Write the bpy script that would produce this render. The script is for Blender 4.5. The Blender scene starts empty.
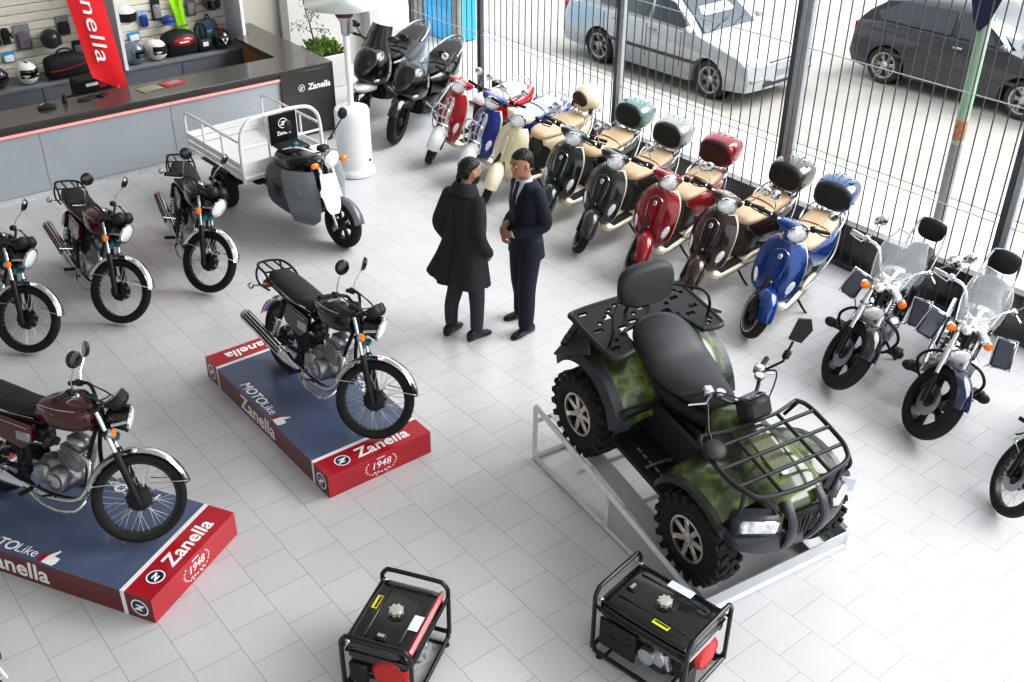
import bpy, bmesh, math, random
from mathutils import Vector, Matrix, Euler

R = math.radians
PI = math.pi
SC = bpy.context.scene
COL = SC.collection
rnd = random.Random(11)

# ------------------------------------------------------------------ materials
def lin(c):
    if isinstance(c, str):
        c = c.lstrip('#'); c = [int(c[i:i + 2], 16) for i in (0, 2, 4)]
    out = []
    for v in c[:3]:
        v = v / 255.0
        out.append(v / 12.92 if v <= 0.04045 else ((v + 0.055) / 1.055) ** 2.4)
    return (*out, 1.0)

MATS = {}
def mat(name, col='#808080', rough=0.5, metal=0.0, coat=0.0, trans=0.0, emis=0.0, var=0.10, nscale=14.0, bump=0.0, bscale=120.0, ior=1.45, alpha=1.0):
    if name in MATS:
        return MATS[name]
    m = bpy.data.materials.new(name); m.use_nodes = True
    nt = m.node_tree; N = nt.nodes; L = nt.links
    b = N['Principled BSDF']
    c = lin(col)
    b.inputs['Roughness'].default_value = rough
    b.inputs['Metallic'].default_value = metal
    b.inputs['IOR'].default_value = ior
    b.inputs['Coat Weight'].default_value = coat
    b.inputs['Coat Roughness'].default_value = 0.05
    b.inputs['Transmission Weight'].default_value = trans
    b.inputs['Alpha'].default_value = alpha
    tc = N.new('ShaderNodeTexCoord')
    nz = N.new('ShaderNodeTexNoise'); nz.inputs['Scale'].default_value = nscale; nz.inputs['Detail'].default_value = 3
    L.new(tc.outputs['Object'], nz.inputs['Vector'])
    rp = N.new('ShaderNodeValToRGB')
    rp.color_ramp.elements[0].position = 0.3; rp.color_ramp.elements[1].position = 0.7
    rp.color_ramp.elements[0].color = tuple(x * (1 - var) for x in c[:3]) + (1,)
    rp.color_ramp.elements[1].color = tuple(min(1, x * (1 + var)) for x in c[:3]) + (1,)
    L.new(nz.outputs['Fac'], rp.inputs['Fac'])
    L.new(rp.outputs['Color'], b.inputs['Base Color'])
    if emis:
        L.new(rp.outputs['Color'], b.inputs['Emission Color']); b.inputs['Emission Strength'].default_value = emis
    if bump:
        n2 = N.new('ShaderNodeTexNoise'); n2.inputs['Scale'].default_value = bscale; n2.inputs['Detail'].default_value = 2
        L.new(tc.outputs['Object'], n2.inputs['Vector'])
        bp = N.new('ShaderNodeBump'); bp.inputs['Strength'].default_value = bump; bp.inputs['Distance'].default_value = 0.004
        L.new(n2.outputs['Fac'], bp.inputs['Height']); L.new(bp.outputs['Normal'], b.inputs['Normal'])
    MATS[name] = m
    return m

def multi_mat(name, cols, scale=3.0, rough=0.35, coat=0.3, detail=4):
    """blotchy pattern (camouflage, worn paint): constant colour ramp over noise"""
    if name in MATS:
        return MATS[name]
    m = mat(name, cols[0], rough=rough, coat=coat)
    nt = m.node_tree
    nz = [n for n in nt.nodes if n.type == 'TEX_NOISE'][0]
    nz.inputs['Scale'].default_value = scale; nz.inputs['Detail'].default_value = detail
    rp = [n for n in nt.nodes if n.type == 'VALTORGB'][0]
    cr = rp.color_ramp
    for i, (pos, c) in enumerate(cols[1:]):
        if i < 2:
            e = cr.elements[i]; e.position = pos
        else:
            e = cr.elements.new(pos)
        e.color = lin(c)
    return m

CHROME = mat('chrome', '#d9dade', 0.12, 1.0, var=0.03)
STEEL = mat('brushed_steel', '#b9bbbd', 0.34, 1.0, var=0.06)
ALU = mat('cast_aluminium', '#a2a4a6', 0.34, 0.9, var=0.25, nscale=22, bump=0.25)
ALUL = mat('polished_aluminium', '#b8babc', 0.25, 0.9, var=0.08)
DKMETAL = mat('dark_engine_metal', '#3a3b3d', 0.45, 0.7, var=0.2)
BLKGLOSS = mat('gloss_black_paint', '#0b0b0d', 0.18, 0.0, coat=0.8, var=0.05)
BLKSAT = mat('satin_black_metal', '#141416', 0.38, 0.2, var=0.1)
BLKPL = mat('black_plastic', '#18191b', 0.52, 0.0, var=0.12, bump=0.1)
RUBBER = mat('tyre_rubber', '#121213', 0.72, 0.0, var=0.15, bump=0.25, bscale=60)
VINYL = mat('black_seat_vinyl', '#1b1b1d', 0.48, 0.0, var=0.12, bump=0.12)
MAROON = mat('dark_maroon_paint', '#480a14', 0.14, 0.0, coat=0.9, var=0.06)
AMBER = mat('amber_lens', '#f07a0c', 0.15, 0.0, coat=0.6, emis=0.12, var=0.05)
REDLENS = mat('red_lens', '#a8101a', 0.15, 0.0, coat=0.6, var=0.05)
LENS = mat('clear_lamp_lens', '#eef1f3', 0.10, 0.25, coat=1.0, var=0.22, nscale=55, emis=0.10)  # weak emission added to whiten the lens, not a lit bulb
MIRROR = mat('mirror_glass', '#c8ccd0', 0.04, 1.0, var=0.02)
TEAL = mat('blue_green_plastic', '#1d6a72', 0.4, var=0.1)
WHITEP = mat('white_paint', '#e6e7e8', 0.32, 0.0, coat=0.3, var=0.03)
GRILLB = mat('deep_black', '#050506', 0.7, var=0.1)

# ------------------------------------------------------------------ mesh builder
class MB:
    def __init__(s, T=None):
        s.v = []; s.f = []; s.mi = []; s.cur = 0; s.T = T
    def add(s, verts, faces):
        o = len(s.v)
        for p in verts:
            p = Vector(p)
            s.v.append(s.T @ p if s.T is not None else p)
        for f in faces:
            s.f.append([i + o for i in f]); s.mi.append(s.cur)
        return s
    def box(s, c, size, rot=None, ch=0.0):
        hx, hy, hz = size[0] / 2, size[1] / 2, size[2] / 2
        M = rot if rot is not None else Matrix.Identity(3)
        c = Vector(c)
        if ch <= 0:
            vs = [(x, y, z) for x in (-hx, hx) for y in (-hy, hy) for z in (-hz, hz)]
            fs = [(0, 1, 3, 2), (4, 6, 7, 5), (0, 4, 5, 1), (2, 3, 7, 6), (0, 2, 6, 4), (1, 5, 7, 3)]
            return s.add([c + M @ Vector(v) for v in vs], fs)
        ch = min(ch, hx * .95, hy * .95, hz * .95)
        vs = []; idx = {}
        for sx in (-1, 1):
            for sy in (-1, 1):
                for sz in (-1, 1):
                    for a in range(3):
                        d = [hx - ch, hy - ch, hz - ch]; d[a] = (hx, hy, hz)[a]
                        idx[(sx, sy, sz, a)] = len(vs)
                        vs.append((sx * d[0], sy * d[1], sz * d[2]))
        fs = []
        S = (-1, 1)
        for a in range(3):
            o1, o2 = [(1, 2), (0, 2), (0, 1)][a]
            for sg in S:
                q = []
                for (p1, p2) in ((-1, -1), (1, -1), (1, 1), (-1, 1)):
                    k = [0, 0, 0]; k[a] = sg; k[o1] = p1; k[o2] = p2
                    q.append(idx[(*k, a)])
                fs.append(q)
            # edges parallel to axis a
            for p1 in S:
                for p2 in S:
                    k0 = [0, 0, 0]; k0[a] = -1; k0[o1] = p1; k0[o2] = p2
                    k1 = list(k0); k1[a] = 1
                    fs.append([idx[(*k0, o1)], idx[(*k1, o1)], idx[(*k1, o2)], idx[(*k0, o2)]])
        for sx in S:
            for sy in S:
                for sz in S:
                    fs.append([idx[(sx, sy, sz, 0)], idx[(sx, sy, sz, 1)], idx[(sx, sy, sz, 2)]])
        return s.add([c + M @ Vector(v) for v in vs], fs)
    def tube(s, pts, r, n=8, closed=False, caps=True, flat=1.0):
        P = [Vector(p) for p in pts]; m = len(P)
        rs = r if isinstance(r, (list, tuple)) else [r] * m
        tans = []
        for i in range(m):
            if closed:
                t = P[(i + 1) % m] - P[i - 1]
            else:
                t = P[min(i + 1, m - 1)] - P[max(i - 1, 0)]
            tans.append(t.normalized() if t.length > 1e-9 else Vector((0, 0, 1)))
        up = Vector((0, 0, 1)) if abs(tans[0].z) < 0.9 else Vector((1, 0, 0))
        nx = tans[0].cross(up).normalized()
        vs = []
        for i in range(m):
            t = tans[i]
            nx = (nx - t * nx.dot(t))
            if nx.length < 1e-6:
                nx = t.orthogonal()
            nx.normalize(); ny = t.cross(nx)
            for k in range(n):
                a = 2 * PI * k / n
                vs.append(P[i] + nx * (rs[i] * math.cos(a)) + ny * (rs[i] * flat * math.sin(a)))
        fs = []
        for i in range(m if closed else m - 1):
            j = (i + 1) % m
            for k in range(n):
                k2 = (k + 1) % n
                fs.append((i * n + k, i * n + k2, j * n + k2, j * n + k))
        if caps and not closed:
            fs.append(list(range(n))[::-1]); fs.append([(m - 1) * n + k for k in range(n)])
        return s.add(vs, fs)
    def cyl(s, p0, p1, r0, r1=None, n=16):
        return s.tube([p0, p1], [r0, r0 if r1 is None else r1], n)
    def lathe(s, prof, n=24, M=None, caps=True):
        M = M or Matrix.Identity(4)
        vs = []
        for (r, h) in prof:
            for k in range(n):
                a = 2 * PI * k / n
                vs.append(M @ Vector((r * math.cos(a), r * math.sin(a), h)))
        fs = []
        for i in range(len(prof) - 1):
            for k in range(n):
                k2 = (k + 1) % n
                fs.append((i * n + k, i * n + k2, (i + 1) * n + k2, (i + 1) * n + k))
        if caps:
            if prof[0][0] > 1e-5: fs.append(list(range(n))[::-1])
            if prof[-1][0] > 1e-5: fs.append([(len(prof) - 1) * n + k for k in range(n)])
        return s.add(vs, fs)
    def ring_lathe(s, prof, n=32, M=None):
        """closed profile (a ring section) revolved: tyre, rim, torus"""
        M = M or Matrix.Identity(4); m = len(prof)
        vs = []
        for (r, h) in prof:
            for k in range(n):
                a = 2 * PI * k / n
                vs.append(M @ Vector((r * math.cos(a), r * math.sin(a), h)))
        fs = []
        for i in range(m):
            j = (i + 1) % m
            for k in range(n):
                k2 = (k + 1) % n
                fs.append((i * n + k, i * n + k2, j * n + k2, j * n + k))
        return s.add(vs, fs)
    def ell(s, c, rad, rot=None, nu=18, nv=10):
        c = Vector(c); M = rot if rot is not None else Matrix.Identity(3)
        vs = [c + M @ Vector((0, 0, -rad[2]))]
        for j in range(1, nv):
            t = -PI / 2 + PI * j / nv
            for k in range(nu):
                a = 2 * PI * k / nu
                vs.append(c + M @ Vector((rad[0] * math.cos(t) * math.cos(a), rad[1] * math.cos(t) * math.sin(a), rad[2] * math.sin(t))))
        vs.append(c + M @ Vector((0, 0, rad[2])))
        fs = []
        for k in range(nu):
            fs.append((0, 1 + (k + 1) % nu, 1 + k))
        for j in range(nv - 2):
            for k in range(nu):
                a = 1 + j * nu + k; b = 1 + j * nu + (k + 1) % nu
                fs.append((a, b, b + nu, a + nu))
        l = len(vs) - 1; o = 1 + (nv - 2) * nu
        for k in range(nu):
            fs.append((o + k, o + (k + 1) % nu, l))
        return s.add(vs, fs)
    def loft(s, rings, caps=True, closed=True):
        n = len(rings[0]); vs = [p for r in rings for p in r]; fs = []
        for i in range(len(rings) - 1):
            for k in range(n if closed else n - 1):
                k2 = (k + 1) % n
                fs.append((i * n + k, i * n + k2, (i + 1) * n + k2, (i + 1) * n + k))
        if caps and closed:
            fs.append(list(range(n))[::-1]); fs.append([(len(rings) - 1) * n + k for k in range(n)])
        return s.add(vs, fs)
    def prism(s, poly, axis, a, b):
        """2D polygon extruded along axis ('x','y','z') from a to b"""
        def P(u, v, w):
            return {'x': (w, u, v), 'y': (u, w, v), 'z': (u, v, w)}[axis]
        n = len(poly)
        vs = [P(u, v, a) for u, v in poly] + [P(u, v, b) for u, v in poly]
        fs = [list(range(n))[::-1], [n + i for i in range(n)]]
        for i in range(n):
            j = (i + 1) % n
            fs.append((i, j, n + j, n + i))
        return s.add(vs, fs)
    def sheet(s, rows, th=0.0):
        """grid of points; th > 0 gives it thickness along the vertex normal"""
        m, n = len(rows), len(rows[0])
        P = [[Vector(p) for p in r] for r in rows]
        vs = [p for r in P for p in r]; fs = []
        for i in range(m - 1):
            for k in range(n - 1):
                fs.append((i * n + k, i * n + k + 1, (i + 1) * n + k + 1, (i + 1) * n + k))
        if th:
            off = len(vs)
            for i in range(m):
                for k in range(n):
                    du = P[min(i + 1, m - 1)][k] - P[max(i - 1, 0)][k]
                    dv = P[i][min(k + 1, n - 1)] - P[i][max(k - 1, 0)]
                    nn = du.cross(dv)
                    nn = nn.normalized() if nn.length > 1e-12 else Vector((0, 0, 1))
                    vs.append(P[i][k] - nn * th)
            g = [[x + off for x in f][::-1] for f in fs]
            fs += g
            edge = [k for k in range(n)] + [i * n + n - 1 for i in range(1, m)] + [(m - 1) * n + k for k in range(n - 2, -1, -1)] + [i * n for i in range(m - 2, 0, -1)]
            for a, b in zip(edge, edge[1:] + edge[:1]):
                fs.append((b, a, a + off, b + off))
        return s.add(vs, fs)
    def build(s, name, mats, parent=None, smooth=38, fix=True):
        me = bpy.data.meshes.new(name)
        me.from_pydata([tuple(v) for v in s.v], [], s.f)
        ml = mats if isinstance(mats, (list, tuple)) else [mats]
        for m in ml: me.materials.append(m)
        if len(ml) > 1:
            me.polygons.foreach_set('material_index', s.mi)
        if fix:
            bm = bmesh.new(); bm.from_mesh(me)
            bmesh.ops.recalc_face_normals(bm, faces=bm.faces)
            bm.to_mesh(me); bm.free()
        if smooth:
            me.polygons.foreach_set('use_smooth', [True] * len(me.polygons))
            me.set_sharp_from_angle(angle=R(smooth))
        me.update()
        o = bpy.data.objects.new(name, me); COL.objects.link(o)
        if parent is not None: o.parent = parent
        return o

def cat(pts, seg=6, closed=False):
    P = [Vector(p) for p in pts]; n = len(P); out = []
    rng = n if closed else n - 1
    for i in range(rng):
        if closed:
            p0, p1, p2, p3 = P[i - 1], P[i], P[(i + 1) % n], P[(i + 2) % n]
        else:
            p0, p1, p2, p3 = P[max(i - 1, 0)], P[i], P[i + 1], P[min(i + 2, n - 1)]
        for k in range(seg):
            t = k / seg
            out.append(0.5 * ((2 * p1) + (p2 - p0) * t + (2 * p0 - 5 * p1 + 4 * p2 - p3) * t * t + (3 * p1 - p0 - 3 * p2 + p3) * t ** 3))
    if not closed: out.append(P[-1])
    return out

def interp(keys, t):
    """keys: [(t, a, b, ...)] smooth interpolation"""
    if t <= keys[0][0]: return keys[0][1:]
    for k0, k1 in zip(keys, keys[1:]):
        if t <= k1[0]:
            u = (t - k0[0]) / (k1[0] - k0[0]); u = u * u * (3 - 2 * u) if False else u
            return tuple(a + (b - a) * u for a, b in zip(k0[1:], k1[1:]))
    return keys[-1][1:]

def se(n, p):
    out = []
    for k in range(n):
        a = 2 * PI * k / n; c, s = math.cos(a), math.sin(a)
        out.append((math.copysign(abs(c) ** (2 / p), c), math.copysign(abs(s) ** (2 / p), s)))
    return out
def secx(x, hw, z0, z1, n=20, p=2.6, cy=0.0, dx=0.0):
    """superellipse ring across the x axis; dx leans the ring (top forward)"""
    zc, hz = (z0 + z1) / 2, (z1 - z0) / 2
    return [(x + dx * b, cy + hw * a, zc + hz * b) for a, b in se(n, p)]
def secz(z, rx, ry, cx=0.0, cy=0.0, n=24, p=2.2):
    return [(cx + rx * a, cy + ry * b, z) for a, b in se(n, p)]
def secy(y, hx, hz, cx=0.0, cz=0.0, n=20, p=2.4):
    return [(cx + hx * a, y, cz + hz * b) for a, b in se(n, p)]
def loftx(mb, keys, n=20, p=2.6, sub=3):
    """keys: (x, halfwidth, z0, z1) smooth-lofted along x"""
    pts = cat([Vector((k[0], k[1], 0)) for k in keys], sub)
    pts2 = cat([Vector((k[2], k[3], 0)) for k in keys], sub)
    mb.loft([secx(a.x, max(a.y, .002), b.x, max(b.y, b.x + .002), n, p) for a, b in zip(pts, pts2)])
    return mb

AXY = Matrix.Rotation(R(-90), 4, 'X')      # z -> y
AXX = Matrix.Rotation(R(90), 4, 'Y')       # z -> x
def TR(x, y, z): return Matrix.Translation((x, y, z))

def tag(o, label=None, category=None, group=None, kind=None):
    if label: o['label'] = label
    if category: o['category'] = category
    if group: o['group'] = group
    if kind: o['kind'] = kind
    return o
def thing(name, label, category, loc=(0, 0, 0), rot=(0, 0, 0), group=None):
    o = bpy.data.objects.new(name, None); COL.objects.link(o)
    o.empty_display_size = 0.1
    o.location = loc; o.rotation_euler = rot
    return tag(o, label, category, group)
def kids(o):
    return [c for c in bpy.data.objects if c.parent == o]
def dup(o, loc=None, rot=None, label=None, group=None, parent=None, _m=None):
    if _m is None:
        _m = {}
        for c in bpy.data.objects:
            if c.parent: _m.setdefault(c.parent.name, []).append(c)
    c = o.copy(); COL.objects.link(c); c.parent = parent
    if loc is not None: c.location = loc
    if rot is not None: c.rotation_euler = rot
    if label: c['label'] = label
    if group: c['group'] = group
    for ch in _m.get(o.name, []):
        dup(ch, parent=c, _m=_m)
    return c
def walk(o):
    out = [o]
    for c in o.children: out += walk(c)
    return out
def recolor(root, table):
    """give named parts of one copy their own material (object-linked slots, mesh data stays shared)"""
    for o in walk(root):
        st = o.name.split('.')[0]
        if st in table and o.type == 'MESH':
            sl = o.material_slots[0]; sl.link = 'OBJECT'; sl.material = table[st]

def text_obj(s, size, m, M, name, parent=None, bold=0.0, shear=0.0, align='CENTER', ext=0.0006, space=1.0):
    cu = bpy.data.curves.new(name, 'FONT'); cu.body = s; cu.size = size; cu.offset = bold
    cu.shear = shear; cu.align_x = align; cu.align_y = 'CENTER'; cu.extrude = ext; cu.space_character = space
    cu.resolution_u = 3
    t = bpy.data.objects.new(name + '_tmp', cu); COL.objects.link(t)
    bpy.context.view_layer.update()
    dg = bpy.context.evaluated_depsgraph_get()
    me = bpy.data.meshes.new_from_object(t.evaluated_get(dg))
    bpy.data.objects.remove(t); bpy.data.curves.remove(cu)
    me.name = name
    me.materials.clear(); me.materials.append(m)
    me.transform(M)
    o = bpy.data.objects.new(name, me); COL.objects.link(o)
    if parent is not None: o.parent = parent
    return o

def remesh(o, voxel, it=4, fac=0.5):
    md = o.modifiers.new('r', 'REMESH'); md.mode = 'VOXEL'; md.voxel_size = voxel; md.use_smooth_shade = True
    sm = o.modifiers.new('s', 'SMOOTH'); sm.iterations = it; sm.factor = fac
    bpy.context.view_layer.update()
    dg = bpy.context.evaluated_depsgraph_get()
    me = bpy.data.meshes.new_from_object(o.evaluated_get(dg))
    mats = [m for m in o.data.materials]
    o.modifiers.clear(); old = o.data; o.data = me; me.name = old.name
    bpy.data.meshes.remove(old)
    me.materials.clear()
    for m in mats: me.materials.append(m)
    me.polygons.foreach_set('use_smooth', [True] * len(me.polygons))
    return o

def steer_mat(o, a, ang):
    o = Vector(o); a = Vector(a).normalized()
    return Matrix.Translation(o) @ Matrix.Rotation(ang, 4, a) @ Matrix.Translation(-o)

def tyre_prof(r, rim, w, n=14, sq=2.4):
    ra, rm = (r - rim) / 2 + 0.006, (r + rim) / 2 - 0.006
    return [(rm + ra * b, w / 2 * a) for a, b in se(n, sq)]

def wheel(name, parent, c, r, rim, w, T=None, style='spoke', drum=0.075, n=40, rimmat=None, tyremat=None, wall=False, knobs=False, hubmat=None):
    """rim object `name` with children tyre, hub, spokes (or cast spokes); wheel axis is local y"""
    M = TR(*c) @ AXY
    mb = MB(T)
    mb.ring_lathe([(rim - .022, -w * .36), (rim + .004, -w * .40), (rim + .004, -w * .34), (rim - .012, -w * .2), (rim - .012, w * .2), (rim + .004, w * .34), (rim + .004, w * .40), (rim - .022, w * .36)], n, M)
    o = mb.build(name, rimmat or BLKSAT, parent)
    mb = MB(T); mb.ring_lathe(tyre_prof(r, rim, w), n, M)
    if knobs:
        nk = knobs
        for k in range(nk):
            a = 2 * PI * k / nk
            for side in (-1, 1):
                aa = a + (PI / nk if side > 0 else 0)
                for rr, yy, sx, sy in ((r, .26 * w, .05, .34 * w), (r - .035, .485 * w, .045, .03)):
                    ca, sa = math.cos(aa), math.sin(aa)
                    rot = Matrix(((-sa, 0, ca), (0, 1, 0), (ca, 0, sa)))
                    rot = rot @ Matrix.Rotation(side * .35, 3, 'Z')
                    mb.box((c[0] + rr * ca, c[1] + side * yy, c[2] + rr * sa), (sx * r / .3, sy, .03), rot, .004)
    mb.build('tyre', tyremat or RUBBER, o)
    if wall:
        mb = MB(T)
        for sgn in (-1, 1):
            mb.ring_lathe([(rim + .008, sgn * w * .44), (rim + .035, sgn * w * .505), (rim + .03, sgn * w * .46), (rim + .01, sgn * w * .40)], n, M)
        mb.build('white_wall', mat('whitewall_band', '#d9d8d2', .5), o)
    mb = MB(T)
    if style == 'spoke':
        mb.lathe([(.02, -w * .62), (drum * .55, -w * .6), (drum, -w * .42), (drum, w * .36), (drum * .6, w * .6), (.02, w * .62)], 20, M)
        for k in range(16):
            a = 2 * PI * k / 16
            mb.box((c[0] + (drum + .002) * math.cos(a), c[1], c[2] + (drum + .002) * math.sin(a)), (.014, w * .55, .02), Matrix.Rotation(-a, 3, 'Y'))
        mb.build('hub', hubmat or BLKSAT, o)
        mb = MB(T)
        ns = 36
        for k in range(ns):
            a = 2 * PI * k / ns; sgn = -1 if k % 2 else 1
            b = a + (0.42 if (k // 2) % 2 else -0.42)
            h = (c[0] + drum * .8 * math.cos(b), c[1] + sgn * w * .42, c[2] + drum * .8 * math.sin(b))
            e = (c[0] + (rim - .016) * math.cos(a), c[1] + sgn * w * .06, c[2] + (rim - .016) * math.sin(a))
            mb.tube([h, e], .0024, 4, caps=False)
        mb.build('spokes', mat('bright_spoke_wire', '#d9dadc', .35, .5), o)
    else:
        ns = style
        mb.lathe([(.018, -w * .5), (drum * .6, -w * .5), (drum, -w * .3), (drum, w * .3), (drum * .6, w * .5), (.018, w * .5)], 20, M)
        mb.build('hub', hubmat or DKMETAL, o)
        mb = MB(T)
        for k in range(ns):
            a = 2 * PI * k / ns
            for da in (-.16, .16):
                p0 = Vector((c[0] + drum * .7 * math.cos(a), c[1], c[2] + drum * .7 * math.sin(a)))
                p1 = Vector((c[0] + (rim - .01) * math.cos(a + da), c[1], c[2] + (rim - .01) * math.sin(a + da)))
                mb.tube([p0, p1], [.016, .020], 6, flat=1.0)
        mb.build('cast_spokes', rimmat or BLKSAT, o)
    return o
WORLD, SUN, CEIL_FILL = 2.1, 5.6, 8.0
# ------------------------------------------------------------------ camera, world, light
HC = 5.1
FPX, PITCH, ROLL, AZ = 1057.0, 0.548899, 0.0083225, -0.6765155
def make_camera():
    cd = bpy.data.cameras.new('camera'); cam = bpy.data.objects.new('camera', cd); COL.objects.link(cam)
    fw = Vector((0, math.cos(PITCH), -math.sin(PITCH))); up = Vector((0, math.sin(PITCH), math.cos(PITCH))); rt = Vector((1, 0, 0))
    c, s = math.cos(ROLL), math.sin(ROLL)
    r2, u2 = rt * c + up * s, rt * -s + up * c
    RZ = Matrix.Rotation(AZ, 3, 'Z')
    r2, u2, f2 = RZ @ r2, RZ @ u2, RZ @ fw
    M = Matrix((r2, u2, -f2)).transposed().to_4x4(); M.translation = (0, 0, HC)
    cam.matrix_world = M
    cd.sensor_width = 36.0; cd.lens = FPX / 1024 * 36.0; cd.clip_end = 200
    SC.camera = cam
make_camera()
SC.view_settings.view_transform = 'Standard'
SC.view_settings.look = 'None'
SC.view_settings.use_curve_mapping = True
cm = SC.view_settings.curve_mapping
for px_, py_ in ((0.12, 0.095), (0.45, 0.45), (0.80, 0.86)):
    cm.curves[3].points.new(px_, py_)
cm.update()
SC.view_settings.exposure = 0.0

w = bpy.data.worlds.new('daylight'); SC.world = w; w.use_nodes = True
wn = w.node_tree
bg = wn.nodes['Background']
tcw = wn.nodes.new('ShaderNodeTexCoord'); sepw = wn.nodes.new('ShaderNodeSeparateXYZ'); rw = wn.nodes.new('ShaderNodeValToRGB')
wn.links.new(tcw.outputs['Generated'], sepw.inputs[0]); wn.links.new(sepw.outputs['Z'], rw.inputs['Fac'])
rw.color_ramp.elements[0].position = 0.0; rw.color_ramp.elements[0].color = (0.80, 0.82, 0.84, 1)
rw.color_ramp.elements[1].position = 0.6; rw.color_ramp.elements[1].color = (0.92, 0.96, 1.0, 1)
wn.links.new(rw.outputs['Color'], bg.inputs['Color'])
bg.inputs['Strength'].default_value = WORLD

def area(name, loc, rot, sx, sy, power, col=(1, 1, 1)):
    ld = bpy.data.lights.new(name, 'AREA'); ld.shape = 'RECTANGLE'; ld.size = sx; ld.size_y = sy; ld.energy = power; ld.color = col
    o = bpy.data.objects.new(name, ld); COL.objects.link(o); o.location = loc; o.rotation_euler = rot
    return o
sl = bpy.data.lights.new('overcast_sun', 'SUN'); sl.energy = SUN; sl.angle = R(50)
so = bpy.data.objects.new('overcast_sun', sl); COL.objects.link(so)
so.rotation_euler = Vector((-0.62, 0.42, -0.66)).to_track_quat('-Z', 'Y').to_euler()
for i, (x, y) in enumerate(((1.0, 3.5), (1.0, 9.5), (5.5, 3.5), (5.5, 9.5))):
    area('ceiling_fill', (x, y, 6.45), (0, 0, 0), 1.6, 2.4, CEIL_FILL, (1.0, 0.98, 0.95))  # unseen area lights added under the ceiling as interior fill

# ------------------------------------------------------------------ room shell
FX = 8.88          # fence line
YB = 14.8          # back wall
def floor_mat():
    m = bpy.data.materials.new('floor_tiles'); m.use_nodes = True
    nt = m.node_tree; N = nt.nodes; L = nt.links; b = N['Principled BSDF']
    tc = N.new('ShaderNodeTexCoord'); sp = N.new('ShaderNodeSeparateXYZ'); cb = N.new('ShaderNodeCombineXYZ')
    L.new(tc.outputs['Object'], sp.inputs[0])
    ax = N.new('ShaderNodeMath'); ax.operation = 'ADD'; ax.inputs[1].default_value = 0.07 + 0.326 * 40
    ay = N.new('ShaderNodeMath'); ay.operation = 'ADD'; ay.inputs[1].default_value = -0.616 + 0.3255 * 40
    L.new(sp.outputs['Y'], ax.inputs[0]); L.new(sp.outputs['X'], ay.inputs[0])
    L.new(ax.outputs[0], cb.inputs[0]); L.new(ay.outputs[0], cb.inputs[1])
    br = N.new('ShaderNodeTexBrick'); br.offset = 0.5; br.offset_frequency = 2; br.squash = 1.0
    br.inputs['Scale'].default_value = 1.0; br.inputs['Brick Width'].default_value = 0.326; br.inputs['Row Height'].default_value = 0.3255
    br.inputs['Mortar Size'].default_value = 0.0030; br.inputs['Mortar Smooth'].default_value = 0.3
    br.inputs['Color1'].default_value = lin('#c8c8c9'); br.inputs['Color2'].default_value = lin('#c3c3c4'); br.inputs['Mortar'].default_value = lin('#9b9c9d')
    L.new(cb.outputs[0], br.inputs['Vector'])
    nz = N.new('ShaderNodeTexNoise'); nz.inputs['Scale'].default_value = 1.6; nz.inputs['Detail'].default_value = 6
    L.new(tc.outputs['Object'], nz.inputs['Vector'])
    mr = N.new('ShaderNodeMapRange'); mr.inputs[1].default_value = .3; mr.inputs[2].default_value = .7; mr.inputs[3].default_value = .94; mr.inputs[4].default_value = 1.03
    L.new(nz.outputs['Fac'], mr.inputs[0])
    mx = N.new('ShaderNodeMix'); mx.data_type = 'RGBA'; mx.blend_type = 'MULTIPLY'; mx.inputs[0].default_value = 1
    L.new(br.outputs['Color'], mx.inputs[6]); L.new(mr.outputs[0], mx.inputs[7])
    L.new(mx.outputs[2], b.inputs['Base Color'])
    b.inputs['Roughness'].default_value = 0.30
    bp = N.new('ShaderNodeBump'); bp.inputs['Strength'].default_value = 0.25; bp.inputs['Distance'].default_value = 0.002; bp.invert = True
    L.new(br.outputs['Fac'], bp.inputs['Height']); L.new(bp.outputs['Normal'], b.inputs['Normal'])
    return m
def struct(o):
    o['kind'] = 'structure'; return o
mb = MB(); mb.box((2.5, 5.9, -.06), (13.0, 17.9, .12)); struct(mb.build('floor', floor_mat(), smooth=0))
WALLM = mat('painted_wall_grey_white', '#c9c8c4', .7, var=.03, nscale=3)
mb = MB(); mb.box((2.4, YB + .1, 3.3), (13.2, .2, 6.6)); struct(mb.build('wall_back', WALLM, smooth=0))
mb = MB(); mb.box((-4.1, 5.9, 3.3), (.2, 17.9, 6.6)); struct(mb.build('wall_left', WALLM, smooth=0))
mb = MB(); mb.box((2.4, 5.9, 6.66), (13.2, 17.9, .12)); struct(mb.build('ceiling', mat('ceiling_white', '#d8d8d6', .8, var=.02), smooth=0))
# painted stretch of wall and pilaster right of the shelving
mb = MB(); mb.box((7.03, YB - .02, 1.6), (.78, .04, 3.2)); struct(mb.build('trim_1', mat('beige_wall_panel', '#b7b2a8', .6, var=.03), smooth=0))
mb = MB(); mb.box((7.36, YB - .06, 1.6), (.14, .12, 3.2), ch=.01); struct(mb.build('trim_2', mat('grey_pilaster', '#8f8d88', .6, var=.03)))
mb = MB(); mb.box((8.86, YB - .12, 1.8), (.2, .24, 3.6), ch=.01); struct(mb.build('trim_3', mat('light_grey_pier', '#b9bbbd', .6, var=.03)))

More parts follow.
